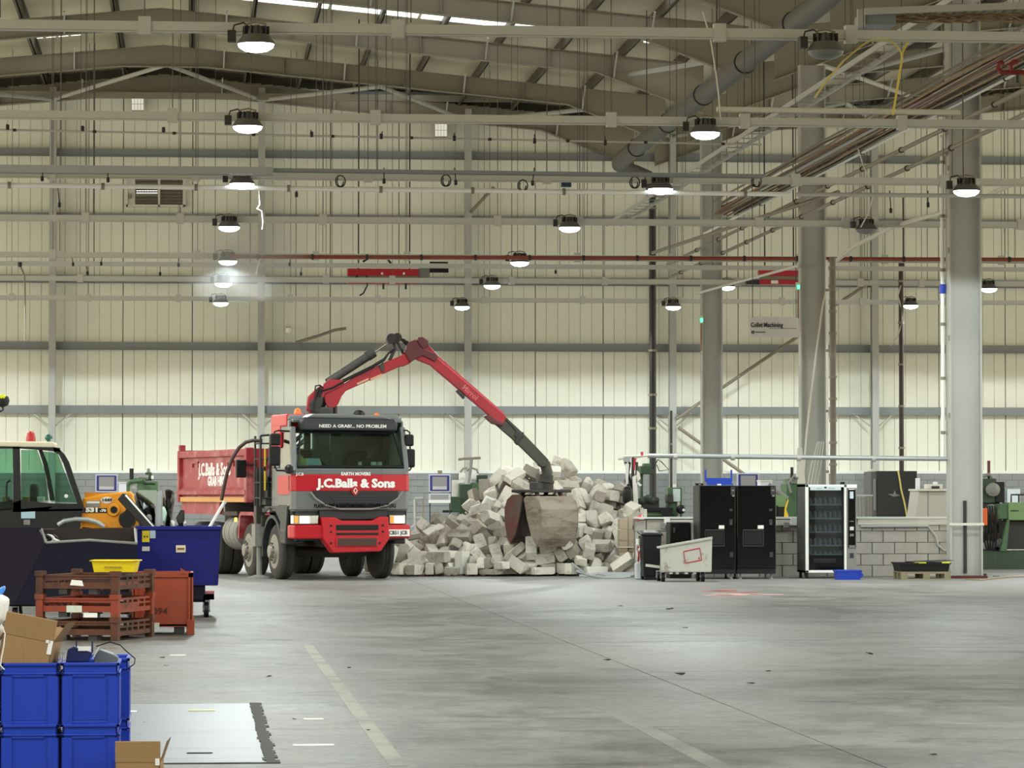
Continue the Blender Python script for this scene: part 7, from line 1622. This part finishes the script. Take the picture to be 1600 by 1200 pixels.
t = thing('green_column_machine', 'tall green machine column with a black rod, behind the glass fronted machine', 'machine')
pm([('column', M_green, 1229, 756, 1262, 830, 0, .8), ('head', M_green, 1232, 748, 1246, 760, .1, .5), ('base', M_green_d, 1226, 830, 1264, 885, 0, .9), ('grey_cover', M_grey_dusty, 1238, 745, 1246, 756, -.05, .2)], t, Y)
MB().tube([at(1237.5, 750, Y), at(1237.5, 730, Y)], .035, 8).build('rod', M_black, t)
MB().tube([at(1236, 770, Y - .1), at(1232, 755, Y - .1), at(1240, 744, Y - .1), at(1247, 748, Y - .1)], .03, 8).build('hose', M_grey_dusty, t)
settle(t)
t = thing('pipe_bundle', 'pale slanted panel strip leaning against the middle column', 'panel')
MB().slab([at(1246, 700, 80.5), at(1253, 700, 80.5), at(1258, 757, 80.5), at(1256, 882, 80.5), at(1246, 882, 80.5), at(1244, 757, 80.5)], (0, .1, 0)).build('strip', M_offwhite, t)
for k in range(4): MB().tube([at(1262 + 5 * k, 757, 81.0), at(1268 + 5 * k, 725, 81.0), at(1278 + 3 * k, 690, 81.2)], .012, 5).build('wire', M_offwhite, t)
settle(t)
Y = 76.0
t = thing('dark_cabinet', 'tall black cabinet with a chipped face behind the low wall', 'cabinet')
pm([('body', mat('matt_black_panel', (34, 34, 35), .6, var=.1), 1371, 736, 1433, 884, 0, .9), ('grey_side', mat('mid_grey_panel', (92, 94, 94), .6), 1361, 737, 1371.5, 884, .05, .8), ('label_strip', M_grey_dusty, 1365, 748, 1369, 798, .02, .05), ('top_clutter', M_offwhite, 1361, 733, 1373, 737, .1, .4)], t, Y)
MB().slab([at(1387, 772, Y - .01), at(1396, 772, Y - .01), at(1398, 766, Y - .01), at(1400, 772, Y - .01), at(1407, 774, Y - .01), at(1396, 776, Y - .01)], (0, .006, 0)).build('chipped_patch', M_grey_dusty, t)
settle(t)
t = thing('yellow_cable', 'pale yellow cable hanging down the face of the black cabinet', 'cable')
MB().tube([at(*p, 75.97) for p in ((1403, 735), (1405, 745), (1408, 765), (1413, 785), (1416, 800), (1417, 808), (1417, 830))], .02, 8).build('cable', M_cable_y, t); settle(t)
t = thing('grey_hopper', 'pale grey tapered housing beside the black cabinet, behind the low wall', 'housing')
f = [(1429, 766), (1474, 766), (1481, 860), (1481, 897), (1415, 897), (1417, 860)]
MB().slab([at(x, y, 71.3) for x, y in f], (0, .9, 0)).build('body', mat('beige_grey', (178, 174, 164), .6, var=.05), t, bevel=.01)
MB().slab([at(1427, 764, 71.25), at(1475, 764, 71.25), at(1475, 767, 71.25), at(1427, 767, 71.25)], (0, 1.0, 0)).build('top_lip', M_offwhite, t); MB().pbox(1450, 767, 1450.8, 808, 70.84, .02).build('seam', M_grey_dusty, t)
settle(t)
t = thing('small_instrument', 'small pale instrument with a dark screen on the tapered housing', 'instrument')
MB().pbox(1449, 756.5, 1473, 764, 71.0, .35).build('case', M_offwhite, t, bevel=.015); MB().pbox(1456, 759.5, 1468, 763.5, 70.98, .02).build('screen', M_cabd, t); MB().pbox(1459, 753, 1465, 757, 71.1, .1).build('knob', M_white, t, bevel=.01); settle(t)
t = thing('white_block', 'narrow white box standing beside the black cabinet', 'box'); MB().pbox(1432, 749, 1437.5, 767, 71.5, .12).build('body', mat('pale_lilac', (220, 220, 232), .5), t, bevel=.01); MB().pbox(1432, 747, 1437.5, 749.2, 71.5, .12).build('lid', M_white, t); settle(t)
t = thing('cage_rack', 'grey barred rack behind the glass fronted machine and the low wall', 'rack')
for k in range(6): MB().pbox(1336 + 5 * k, 775, 1337.4 + 5 * k, 895, 72, .05).build('bar', M_steel, t)
MB().pbox(1334, 773, 1364, 775.5, 71.98, .08).build('top_rail', M_steel_l, t); settle(t)
# machines left of the pile and far left
Y = 100.0
t = thing('green_press', 'green machine with curved pipework seen above the yellow handler', 'machine')
pm([('body', M_green, 214, 752, 246, 862, 0, 1.2), ('slot', M_black, 224, 755, 242, 757, -.03, .05), ('turret', M_green_d, 227, 738, 237, 751, .2, .5), ('turret_cap', M_grey_dusty, 229.5, 732, 234.5, 739, .25, .3), ('lower_panel', mat('grey_green_panel', (138, 148, 132), .6), 215, 766, 245, 800, -.04, .05), ('white_tag', M_paper, 236, 743, 240, 749, .1, .05)], t, Y)
MB().tube([at(198, 768, Y), at(199, 757, Y), at(205, 752, Y), at(214, 751, Y), at(226, 750, Y)], .08, 8).build('pipe', M_green, t); MB().tube([at(214, 748, Y), at(218, 745, Y), at(232, 746, Y)], .07, 8).build('pipe', M_grey_dusty, t)
MB().tube([at(205.5, 752, Y), at(205.5, 732, Y)], .06, 8).build('rod', M_black, t); MB().pbox(199, 755, 212, 764, Y + .1, .1).build('pale_panel', M_paper, t)
settle(t)
def board(name, label, x0, y0, x1, y1, Y, legs=None, shelf=False):
    t = thing(name, label, 'notice board', group='blue framed notice boards')
    MB().pbox(x0, y0, x1, y1, Y, .06).build('frame', mat('pale_lilac_frame', (188, 192, 206), .5), t)
    MB().pbox(x0 + 2, y0 + 2, x1 - 2, y1 - 2, Y - .015, .02).build('border', mat('board_blue', (38, 42, 120), .5), t)
    MB().pbox(x0 + 5.5, y0 + 4, x1 - 5.5, y1 - 4, Y - .025, .015).build('panel', mat('board_grey', (140, 138, 140), .5), t)
    MB().pbox(x0 + 6, y1 - 9, x1 - 6, y1 - 4, Y - .03, .01).build('sheet', mat('board_pale', (182, 180, 184), .6), t)
    if shelf:
        MB().pbox(x0, y1 + 2, x1, y1 + 17, Y, .06).build('lower_frame', mat('pale_lilac_frame', (188, 192, 206), .5), t); MB().pbox(x0 + 3, y1 + 4, x1 - 3, y1 + 12, Y - .02, .02).build('lower_panel', mat('board_grey', (140, 138, 140), .5), t); MB().pbox(x0, y1 + 12, x1, y1 + 17, Y - .12, .12).build('ledge', M_white, t)
        MB().pbox((x0 + x1) / 2 - 3, y0 - 6, (x0 + x1) / 2 + 4, y0, Y, .05).build('top_tab', M_steel, t)
    zf_ = 775 + 1.6 * ppm(Y)
    for x in (x0 + 1, x1 - 2): MB().pbox(x, y1, x + 1.6, zf_, Y + .06, .05).build('leg', M_cabd, t)
    return settle(t)
board('notice_board', 'blue framed notice board on legs left of the rubble pile', 670, 741, 704, 769, 90, shelf=True)
board('notice_board', 'blue framed notice board behind the yellow handler', 149, 741, 184, 769, 95)
board('notice_board', 'blue framed notice board behind the right black vending machine', 1152, 739, 1186, 768, 78)
t = thing('pale_box', 'pale box behind the right black vending machine, beside the notice board', 'box'); MB().pbox(1188, 751, 1206.5, 887, 77, .4).build('body', mat('pale_lilac', (220, 220, 232), .5), t, bevel=.01); MB().pbox(1187.5, 750, 1207, 752.5, 76.97, .46).build('lid', M_offwhite, t); settle(t)
t = thing('pale_box', 'pale box beside the notice board above the yellow handler', 'box'); MB().pbox(185, 754, 197, 830, 95, .4).build('body', mat('pale_lilac', (220, 220, 232), .5), t, bevel=.01); MB().pbox(184.5, 753, 197.5, 755, 94.97, .46).build('lid', M_offwhite, t); settle(t)
Y = 92.0
t = thing('green_machine', 'dark green machine partly hidden by the left shoulder of the rubble pile', 'machine')
pm([('column', M_green_d, 718, 756, 736, 870, 0, .8), ('body', M_green, 736, 754, 762, 870, .1, 1.0), ('front', M_green_d, 704, 776, 720, 800, -.2, .3), ('base', M_green_d, 700, 812, 720, 868, -.1, .6), ('white_plate', M_paper, 717, 739, 727, 755, .3, .05), ('white_plate', M_paper, 735, 739, 748, 750, .3, .05), ('notice', M_offwhite, 706, 750, 718, 790, .4, .04), ('small_motor', M_black, 692, 797, 706, 801, -.3, .2), ('spindle', M_green_d, 745, 742, 762, 756, .2, .4)], t, Y)
MB().tube([at(719, 738, Y), at(724, 732, Y), at(730, 731, Y)], .03, 6).build('lamp_arm', M_steel, t); MB().tube([at(729, 736, Y), at(736, 731, Y), at(745, 734, Y), at(747, 740, Y)], .03, 6).build('lamp_arm', M_steel, t)
MB().tube([at(732, 757, Y), at(735, 735, Y), at(737, 716, Y)], .04, 6).build('stem', M_grey_dusty, t); MB().tube([at(716, 718, Y), at(724, 717, Y), at(751, 715.5, Y)], .035, 6).build('cross_bar', M_steel, t)
settle(t)
t = thing('tube_frame', 'thin pale tube frame standing left of the rubble pile', 'frame')
for pts in (((648, 780), (649, 842)), ((648, 779), (661, 778)), ((649, 809), (660, 809)), ((646, 823), (680, 823)), ((643, 824), (648, 820))): MB().tube([at(*p, 80) for p in pts], .03, 6).build('tube', M_steel_l, t)
for px in (649, 661): MB().tube([at(px, 779, 80), at(px, 883, 80)], .025, 6).build('leg', M_steel, t)
settle(t)
sack('black_sack', 'shiny black sack heaped in the blue skip beside the yellow handler', 'sack', [(206, 768), (214, 765), (222, 772), (244, 786), (247, 800), (246, 835), (212, 836), (218, 812), (212, 790)], M_blackgloss, 46.9, .7)
sack('black_sack', 'tall shiny black sack at the right end of the blue skip', 'sack', [(254, 766), (260, 761), (272, 763), (274, 775), (271, 795), (268, 815), (270, 838), (256, 838), (257, 812), (252, 790)], M_blackgloss, 46.7, .5)
t = thing('steel_channel', 'grey steel channel standing upright in the blue skip', 'channel'); MB().slab([at(246, 768, 46.3), at(253, 766, 46.3), at(250, 826, 46.3), at(244, 830, 46.3)], (0, .03, 0)).build('web', M_galv, t); MB().bar(at(246, 768, 46.33), at(244, 830, 46.33), .03, .05).build('flange', M_galv, t); settle(t)

# ================================================================== HANGING AND WALL-MOUNTED THINGS
t = thing('hanging_sign', 'white hanging sign reading Collet Machining beside the middle column', 'sign')
Ys = 83.5
MB().pbox(1172, 495, 1247, 527, Ys, .03).build('board', mat('sign_white', (222, 222, 220), .5), t)
MB().pbox(1202, 513, 1245, 513.6, Ys - .006, .006).build('rule', M_steel, t)
def sign_text(s, x0, x1, py, size, b):
    o = text(s, size, 'lettering', mat('sign_ink', (60, 60, 62), .6), t, plane_M(at((x0 + x1) / 2, py, Ys - .008), (1, 0, 0), (0, 0, 1)), b)
    v = [q.co.x for q in o.data.vertices]; k = (gx(x1, Ys) - gx(x0, Ys)) / (max(v) - min(v)); c = (max(v) + min(v)) / 2; c2 = (gx(x1, Ys) + gx(x0, Ys)) / 2
    for q in o.data.vertices: q.co.x = c2 + (q.co.x - c) * k
sign_text('Collet Machining', 1173.5, 1224, 508, .16, .003)
MB().tube([at(1176.5 + 2 * math.cos(u), 519 + 2 * math.sin(u), Ys - .008) for u in [i * math.pi / 6 for i in range(13)]], .01, 5).build('logo_ring', M_cabd, t); MB().pbox(1180, 518, 1196, 520, Ys - .008, .006).build('logo_bar', M_grey_dusty, t); MB().pbox(1174, 518.6, 1179, 519.4, Ys - .012, .006).build('logo_stroke', M_cabd, t)
for px in (1176, 1244): MB().tube([at(px, 496, Ys), Vector((gx(px, Ys), Ys, roof_z(gx(px, Ys)) + .37))], .01, 5).build('hanger', M_dark, t)
settle(t)
# red hoist units
M_hoist = mat('hoist_red', (176, 30, 46), .45)
t = thing('hoist_unit', 'long red hoist box on a trolley hung above the grab arm', 'hoist')
Yh = 97.5
MB().pbox(543, 420, 654, 430.5, Yh, .35).build('upper_box', M_hoist, t, bevel=.02); MB().pbox(543, 436, 654, 443, Yh, .35).build('lower_box', M_hoist, t, bevel=.02)
MB().pbox(543, 430, 654, 437, Yh + .05, .1).build('web', M_steel, t); MB().pbox(654, 419, 672, 442, Yh + .1, .2).build('motor', M_grey_dusty, t, bevel=.02); MB().pbox(672, 419, 701, 425.5, Yh, .2).build('control_box', M_black, t); MB().pbox(672, 409, 700, 411, Yh, .2).build('top_plate', M_black, t)
MB().pbox(551, 434, 562, 440.5, Yh - .03, .05).build('data_plate', M_paper, t)
for px in (597, 631): MB().lathe([(.035, -.04), (.035, 0)], 10, at(px, 427.5, Yh), 'y').build('eye', M_white, t)
for px in (599, 634): MB().tube([at(px, 442, Yh), at(px, 452, Yh)], .03, 6).build('stub', M_dark, t)
MB().pbox(556, 430, 559, 437, Yh - .02, .3).build('hanger_plate', M_dark, t)
MB().tube([at(*p, Yh - .1) for p in ((567, 409), (575, 404), (595, 402), (606, 405), (611, 412))], .03, 6).build('feed_cable', M_black, t); MB().tube([at(*p, Yh - .1) for p in ((573, 430), (574, 446), (568, 458), (562, 462))], .02, 6).build('drop_cable', M_black, t)
for px in (560, 640): MB().tube([at(px, 421, Yh + .2), Vector((gx(px, Yh + .2), Yh + .2, roof_z(gx(px, Yh)) + .37))], .02, 6).build('hanger', M_dark, t)
settle(t)
t = thing('hoist_unit', 'red hoist box partly behind the middle column', 'hoist')
Yh = 96.0
MB().pbox(1187, 422, 1250, 431, Yh, .35).build('upper_box', M_hoist, t, bevel=.02); MB().pbox(1187, 437, 1250, 444, Yh, .35).build('lower_box', M_hoist, t, bevel=.02); MB().pbox(1187, 431, 1250, 437, Yh + .05, .1).build('web', M_steel, t); MB().pbox(1205, 438, 1216, 443, Yh - .03, .03).build('data_plate', M_paper, t); MB().pbox(1166, 437, 1190, 444, Yh + .05, .2).build('motor', M_cabd, t)
for px in (1195, 1240): MB().tube([at(px, 423, Yh + .2), Vector((gx(px, Yh + .2), Yh + .2, roof_z(gx(px, Yh)) + .37))], .02, 6).build('hanger', M_dark, t)
settle(t)
for px, py, Yq, lb in ((1247, 447, 82.06, 'small glowing green sign on the left edge of the middle column'), (1095.5, 499, 98.04, 'small glowing green sign on the left edge of the far column')):
    t = thing('exit_light', lb, 'light'); MB().pbox(px - 3, py - 6, px + 3, py + 6, Yq, .075).build('case', M_offwhite, t); MB().pbox(px - 1, py - 1.5, px + 2.6, py + 4, Yq - .02, .02).build('lens', M_green_led, t); MB().tube([at(px, py + 5, Yq + .03), at(px, py + 50, Yq + .03)], .015, 5).build('feed', M_pipe_r, t); settle(t)
# louvre window high on the wall
t = struct(bpy.data.objects.new('window_1', None), 'louvred ventilation window with a white frame high on the back wall'); COL.objects.link(t)
Yl = YW - .12
for (x0, y0, x1, y1) in ((197, 273, 291, 276), (197, 320, 291, 323), (197, 273, 200, 323), (286, 273, 290, 323), (247, 273, 250, 323)): MB().pbox(x0, y0, x1, y1, Yl - .06, .12).build('frame', M_offwhite, t)
MB().pbox(198, 275, 211, 321, Yl, .05).build('blank_panel', M_offwhite, t); MB().pbox(201, 303, 206, 310, Yl - .08, .08).build('switch_box', M_steel, t)
for k in range(9):
    for x0, x1 in ((212, 246.5), (251, 285.5)):
        if x0 == 212 and 3 <= k <= 4: continue
        y = 277 + k * 5; MB().slab([at(x0, y + 4, Yl - .04), at(x1, y + 4, Yl - .04), at(x1, y, Yl + .06), at(x0, y, Yl + .06)], (0, .008, .008)).build('louvre', M_steel, t)
MB().pbox(212, 291, 246, 303, Yl + .06, .02).build('dark_gap', M_black, t)
mm = MB()
for y in (297.5, 300.8):
    for k in range(8): mm.pbox(213 + k * 4.2, y, 216 + k * 4.2 + .6, y + 1.2, Yl + .04, .015)
mm.build('daylight_gap', mat('daylight_gap', (240, 240, 232), .5, emit=.9), t)
# white square vents on the gable
for x0, y0, lb in ((205, 152, 'small white gridded vent high on the gable, left'), (679, 193, 'small white gridded vent high on the gable, middle')):
    t = thing('wall_vent', lb, 'vent'); MB().pbox(x0, y0, x0 + 20, y0 + 21, YW - .42, .1).build('frame', M_steel, t)
    for i in range(4):
        for j in range(2): MB().pbox(x0 + .8 + i * 4.8, y0 + .8 + j * 10, x0 + 5 + i * 4.8, y0 + 10 + j * 10, YW - .44, .03).build('slat', mat('daylit_vent', (225, 224, 214), .5, emit=.35), t)
    settle(t)
t = thing('dome_camera', 'small white dome camera on a bracket above the lorry', 'camera'); MB().lathe([(.02, .12), (.1, .06), (.11, 0), (.07, -.08), (.02, -.1)], 14, at(451, 516, 112)).build('dome', M_white, t, smooth=True); MB().pbox(448, 510, 454, 513, 112.1, .9).build('bracket', M_steel, t); settle(t)
t = thing('wall_bracket', 'thin slanting bracket bar on the wall beside the dome camera', 'bracket'); MB().tube([at(463, 535, 112.3), at(500, 524, 112.3), at(522, 516, 112.3), at(541, 513, 112.3)], .05, 6).build('bar', M_steel, t); MB().tube([at(463, 535, 112.3), at(470, 541, 112.7)], .04, 6).build('foot', M_steel, t); settle(t)
t = thing('hook_block', 'yellow and black crane hook block at the left picture edge', 'hook'); Yk = 60.0
MB().lathe([(.03, .1), (.11, .07), (.13, 0), (.11, -.08), (.04, -.11)], 14, at(3, 626, Yk)).build('block', M_black, t, smooth=True)
for k in range(3): MB().bar(at(-3 + 4 * k, 622, Yk - .13), at(1 + 4 * k, 617, Yk - .1), .05, .02).build('stripe', mat('hi_vis_yellow', (222, 226, 40), .5), t)
MB().tube([at(-2, 616, Yk), at(-2, 470, Yk)], .02, 6).build('chain', M_dark, t); MB().tube([at(3, 633, Yk), at(5, 640, Yk), at(1, 643, Yk), at(-3, 639, Yk)], .02, 6).build('hook', M_dark, t)
settle(t)
t = thing('drop_pole', 'thin grey drop pole hanging from the rail at the far left', 'pole'); MB().tube([at(*p, 88.9) for p in ((30, 412), (38, 430), (39, 450), (39, 532))], .025, 6).build('pole', M_steel, t); MB().lathe([(.05, 0), (.05, .12)], 8, at(31, 417, 88.9)).build('clamp', M_dark, t); settle(t)
# hanging cables
def cable(label, pts, Y, r, m, dY=0.):
    n = len(pts)
    o = MB().tube([at(x, y, Y + dY * i / (n - 1)) for i, (x, y) in enumerate(pts)], r, 6).build('hanging_cable', m)
    c = sum((q.co for q in o.data.vertices), Vector()) / len(o.data.vertices); o.data.transform(Matrix.Translation(-c)); o.location = c
    tag(o, label, 'cable', 'loose hanging cables'); return o
cable('pale yellow cable arching over the nearest rail at upper right', [(1273, 153), (1290, 128), (1318, 95), (1345, 72), (1362, 62), (1385, 62), (1400, 70), (1408, 82), (1410, 92)], 44.45, .014, M_cable_y)
cable('yellow cable dropping from the nearest rail towards the brown cables', [(1420, 62), (1410, 82), (1408, 100), (1405, 120), (1400, 150), (1395, 180)], 44.47, .015, mat('bright_yellow_cable', (206, 186, 70), .6))
cable('thin white cable dangling above the lamp at the pale bent pipe', [(1336, 218), (1350, 262), (1363, 285), (1364, 305), (1358, 330), (1345, 355)], 72, .014, M_offwhite)
cable('white rope hanging slantwise in front of the middle column', [(1302, 409), (1285, 480), (1276, 545), (1268, 610), (1260, 680), (1256, 735)], 81.55, .022, M_offwhite)
cable('white flex dangling beside the dark brown riser', [(1408, 445), (1403, 462), (1408, 480), (1409, 505), (1403, 525), (1392, 540)], 95.95, .02, M_offwhite)
cable('white cable hanging below the third lamp of the left row', [(404, 290), (406, 320), (402, 326), (409, 330), (411, 345), (410, 358)], 64.9, .012, M_paper)
cable('bright flex catching the light under the fourth rail', [(408, 400), (403, 415), (400, 428)], 86.95, .02, M_paper)
cable('thin white cable hanging from the second rail over the duct', [(1098, 18), (1110, 60), (1118, 110), (1123, 150), (1126, 188)], 54.95, .012, M_offwhite)
for k, (px, py, lb) in enumerate(((530, 283, 'coil of black cable on the white pipe right of the left lamps'), (695, 282, 'coil of black cable on the white pipe above the red hoist'), (815, 290, 'loop of black cable on the white pipe left of the blue tag'), (1180, 283, 'loop of black cable hanging near the far column top'), (990, 285, 'loop of black cable beside the second middle lamp'))):
    cable(lb, [(px + 7 * math.cos(u) + u * .4, py + 9 * math.sin(u)) for u in [i * math.pi / 6 for i in range(20)]], 64.87, .012, M_black)
t = thing('blue_tag', 'small blue box clipped to the white pipe', 'box'); MB().pbox(877, 285, 893, 292, 64.8, .08).build('body', mat('dull_blue', (46, 72, 96), .5), t, bevel=.01); MB().pbox(880, 287, 890, 290, 64.78, .02).build('face', mat('dull_blue_dark', (34, 54, 76), .5), t); settle(t)
t = thing('red_pipe_loop', 'red bent pipe at the upper right picture edge', 'pipe'); MB().tube([at(*p, 55) for p in ((1568, 98), (1562, 100), (1560, 107), (1564, 113), (1580, 113), (1620, 113))], .045, 8).build('tube', mat('dark_red_pipe', (124, 30, 26), .4), t); MB().tube([at(*p, 55) for p in ((1590, 96), (1584, 97), (1578, 103), (1580, 112))], .045, 8).build('tube', mat('dark_red_pipe', (124, 30, 26), .4), t); MB().tube([at(1590, 113, 55), at(1590, 130, 55)], .03, 6).build('drop', M_dark, t); settle(t)
# small fittings hanging below the rails: hooks and sockets
rf = random.Random(77)
groups = (('thin upper pipe', 60.0, [(10, 195), (130, 197), (257, 199), (485, 206), (598, 209), (710, 212), (835, 216), (945, 219)], lambda px: 202 + (px + 40) / 1230 * 24 - 9),
          ('slotted cable trays', 64.3, [(68, 275), (168, 277), (600, 279), (710, 281), (835, 282)], lambda px: 262),
          ('white pipe', 64.9, [(90, 316), (465, 300), (1390, 325), (1450, 316)], lambda px: 290 + max(0, px) * .0055),
          ('fifth rail', 87.0, [(112, 409), (160, 408), (280, 410), (455, 409)], lambda px: 401),
          ('low second rail', 88.95, [(135, 423), (250, 424), (472, 424), (870, 421)], lambda px: 413))
for nm, Y, lst, top in groups:
    for n, (px, py) in enumerate(lst):
        if Y == 64.3 or nm.startswith('slot'): Y = 64.15 if px < 425 else 64.27
        t = thing('hanging_socket', f'small black socket hanging from the {nm}, {nth(n + 1)} from the left', 'socket', group='hanging sockets'); s = rf.uniform(-3, 3)
        MB().tube([at(px, top(px), Y), at(px + s * .5, (top(px) + py) / 2, Y), at(px + s, py + 2, Y)], .01, 6).build('flex', M_black, t); MB().lathe([(.015, -.05), (.03, -.04), (.03, .04), (.015, .05)], 8, at(px + s, py + 4, Y)).build('socket', M_black, t); settle(t)
# floor litter, plus white strips painted as lamp reflections
rl = random.Random(17)
SCR = ((1062, 1057, .05, M_black, ''), (948, 1034, .045, M_black, ''), (1173, 1071, .04, M_black, ''), (1200, 1052, .03, M_black, ''), (1459, 1186, .03, M_black, ''), (260, 1040, .035, M_black, ''), (254, 1027, .03, M_black, ''), (226, 1127, .02, M_black, ''), (420, 1057, .04, M_black, ''), (546, 1044, .03, M_black, ''), (1071, 984, .05, M_black, ''), (1357, 1026, .05, M_black, ''), (970, 950, .06, M_black, ''), (1046, 954, .06, M_black, ''), (576, 1141, .02, M_black, ''), (460, 1123, .02, M_black, ''))
for k, (px, py, s, m, lb) in enumerate(SCR):
    p = at(px, py, 1.6 * F_PX / (py - 775)); p.z = s * .2
    me = hull([(rl.uniform(-s, s), rl.uniform(-s, s), rl.uniform(-s * .2, s * .25)) for _ in range(9)], 'floor_scrap'); me.materials.append(m)
    o = bpy.data.objects.new('floor_scrap', me); COL.objects.link(o); o.location = p
    tag(o, f'tiny dark scrap on the open concrete floor, {nth(sorted(q[0] for q in SCR).index(px) + 1)} from the left', 'scrap', 'dark scraps on the floor')
for k, (px, py, w, h, m, lb) in enumerate(((490, 1164, .26, .05, M_paper, 'long white strip painted as a lamp reflection on the floor near the pale line'), (490, 1123.5, .14, .04, M_paper, 'short white strip painted as a lamp reflection on the floor beside the pit cover'), (315, 1110, .2, .03, mat('cream_strip', (222, 212, 150), .6), 'cream strip on the floor at the far end of the pit cover'), (278, 1023, .16, .05, M_paper, 'white scrap on the floor right of the pallet stack'), (312, 1176, .16, .02, M_black, 'thin black stick on the pit cover'), (203, 1111, .1, .05, M_paper, 'small white scrap beside the right crate stack'), (1165, 931, .5, .15, mat('red_white_litter', (196, 150, 142), .8), 'reddish litter patch on the floor before the black machines'), (1137, 926, .3, .12, mat('red_litter', (178, 90, 86), .8), 'small red litter left of the reddish patch'))):  # the long and short white strips stand in for lamp reflections
    p = at(px, py, 1.6 * F_PX / (py - 775))
    z0 = .005 if 20.8 < p.y < 26.8 and p.x < .45 else 0
    mm = MB()
    for j in range(1 if k < 6 else 5):
        x = p.x + (0 if j == 0 else rl.uniform(-w, w)); y = p.y + (0 if j == 0 else rl.uniform(-.6, .6)); mm.box(x - w / 2, x + w / 2, y - h, y + h, z0 + .0005, z0 + .006)
    o = mm.build('litter', m); tag(o, lb, 'litter')
t = thing('extension_lead', 'thin brown lead lying on the floor right of the nearest column', 'cord')
MB().tube([Vector((p.x, p.y, .012)) for p in (at(x, y, 1.6 * F_PX / (y - 775)) for x, y in ((1508, 908.5), (1530, 910), (1550, 908), (1570, 906), (1590, 905), (1640, 904)))], .012, 5).build('cord', mat('brown_cord', (150, 126, 90), .7), t)
MB().pbox(1553, 899, 1562, 904.5, 66.9, .1).build('plug', M_grey_dusty, t, bevel=.01); settle(t)
# dust hanging under the left row of lamps: a small cloud of thin haze
def haze(name, label, c, r, dens):
    m = bpy.data.materials.new(name); m.use_nodes = True
    nt = m.node_tree; N = nt.nodes; L = nt.links
    N.remove(N['Principled BSDF'])
    v = N.new('ShaderNodeVolumeScatter'); v.inputs['Color'].default_value = (.95, .96, .96, 1); v.inputs['Anisotropy'].default_value = .3
    tc = N.new('ShaderNodeTexCoord'); ln = N.new('ShaderNodeVectorMath'); ln.operation = 'LENGTH'; L.new(tc.outputs['Object'], ln.inputs[0])
    nz = N.new('ShaderNodeTexNoise'); nz.inputs['Scale'].default_value = 2.2; nz.inputs['Detail'].default_value = 3; L.new(tc.outputs['Object'], nz.inputs['Vector'])
    ad = N.new('ShaderNodeMath'); ad.operation = 'MULTIPLY_ADD'; ad.inputs[1].default_value = -.9; L.new(nz.outputs['Fac'], ad.inputs[0]); L.new(ln.outputs['Value'], ad.inputs[2])
    mr = N.new('ShaderNodeMapRange'); mr.inputs['From Min'].default_value = .5; mr.inputs['From Max'].default_value = -.35; mr.inputs['To Max'].default_value = dens
    L.new(ad.outputs[0], mr.inputs['Value']); L.new(mr.outputs[0], v.inputs['Density'])
    L.new(v.outputs[0], N['Material Output'].inputs['Volume'])
    o = MB().lathe([(.02, -1), (.5, -.87), (.87, -.5), (1, 0), (.87, .5), (.5, .87), (.02, 1)], 20).build(name, m)
    o.location = c; o.scale = r; o['kind'] = 'stuff'
    return tag(o, label, 'haze')
haze('dust_haze', 'faint white dust cloud drifting under the left lamps above the lorry', at(376, 402, 82), (1.9, 7, 1.1), .13)
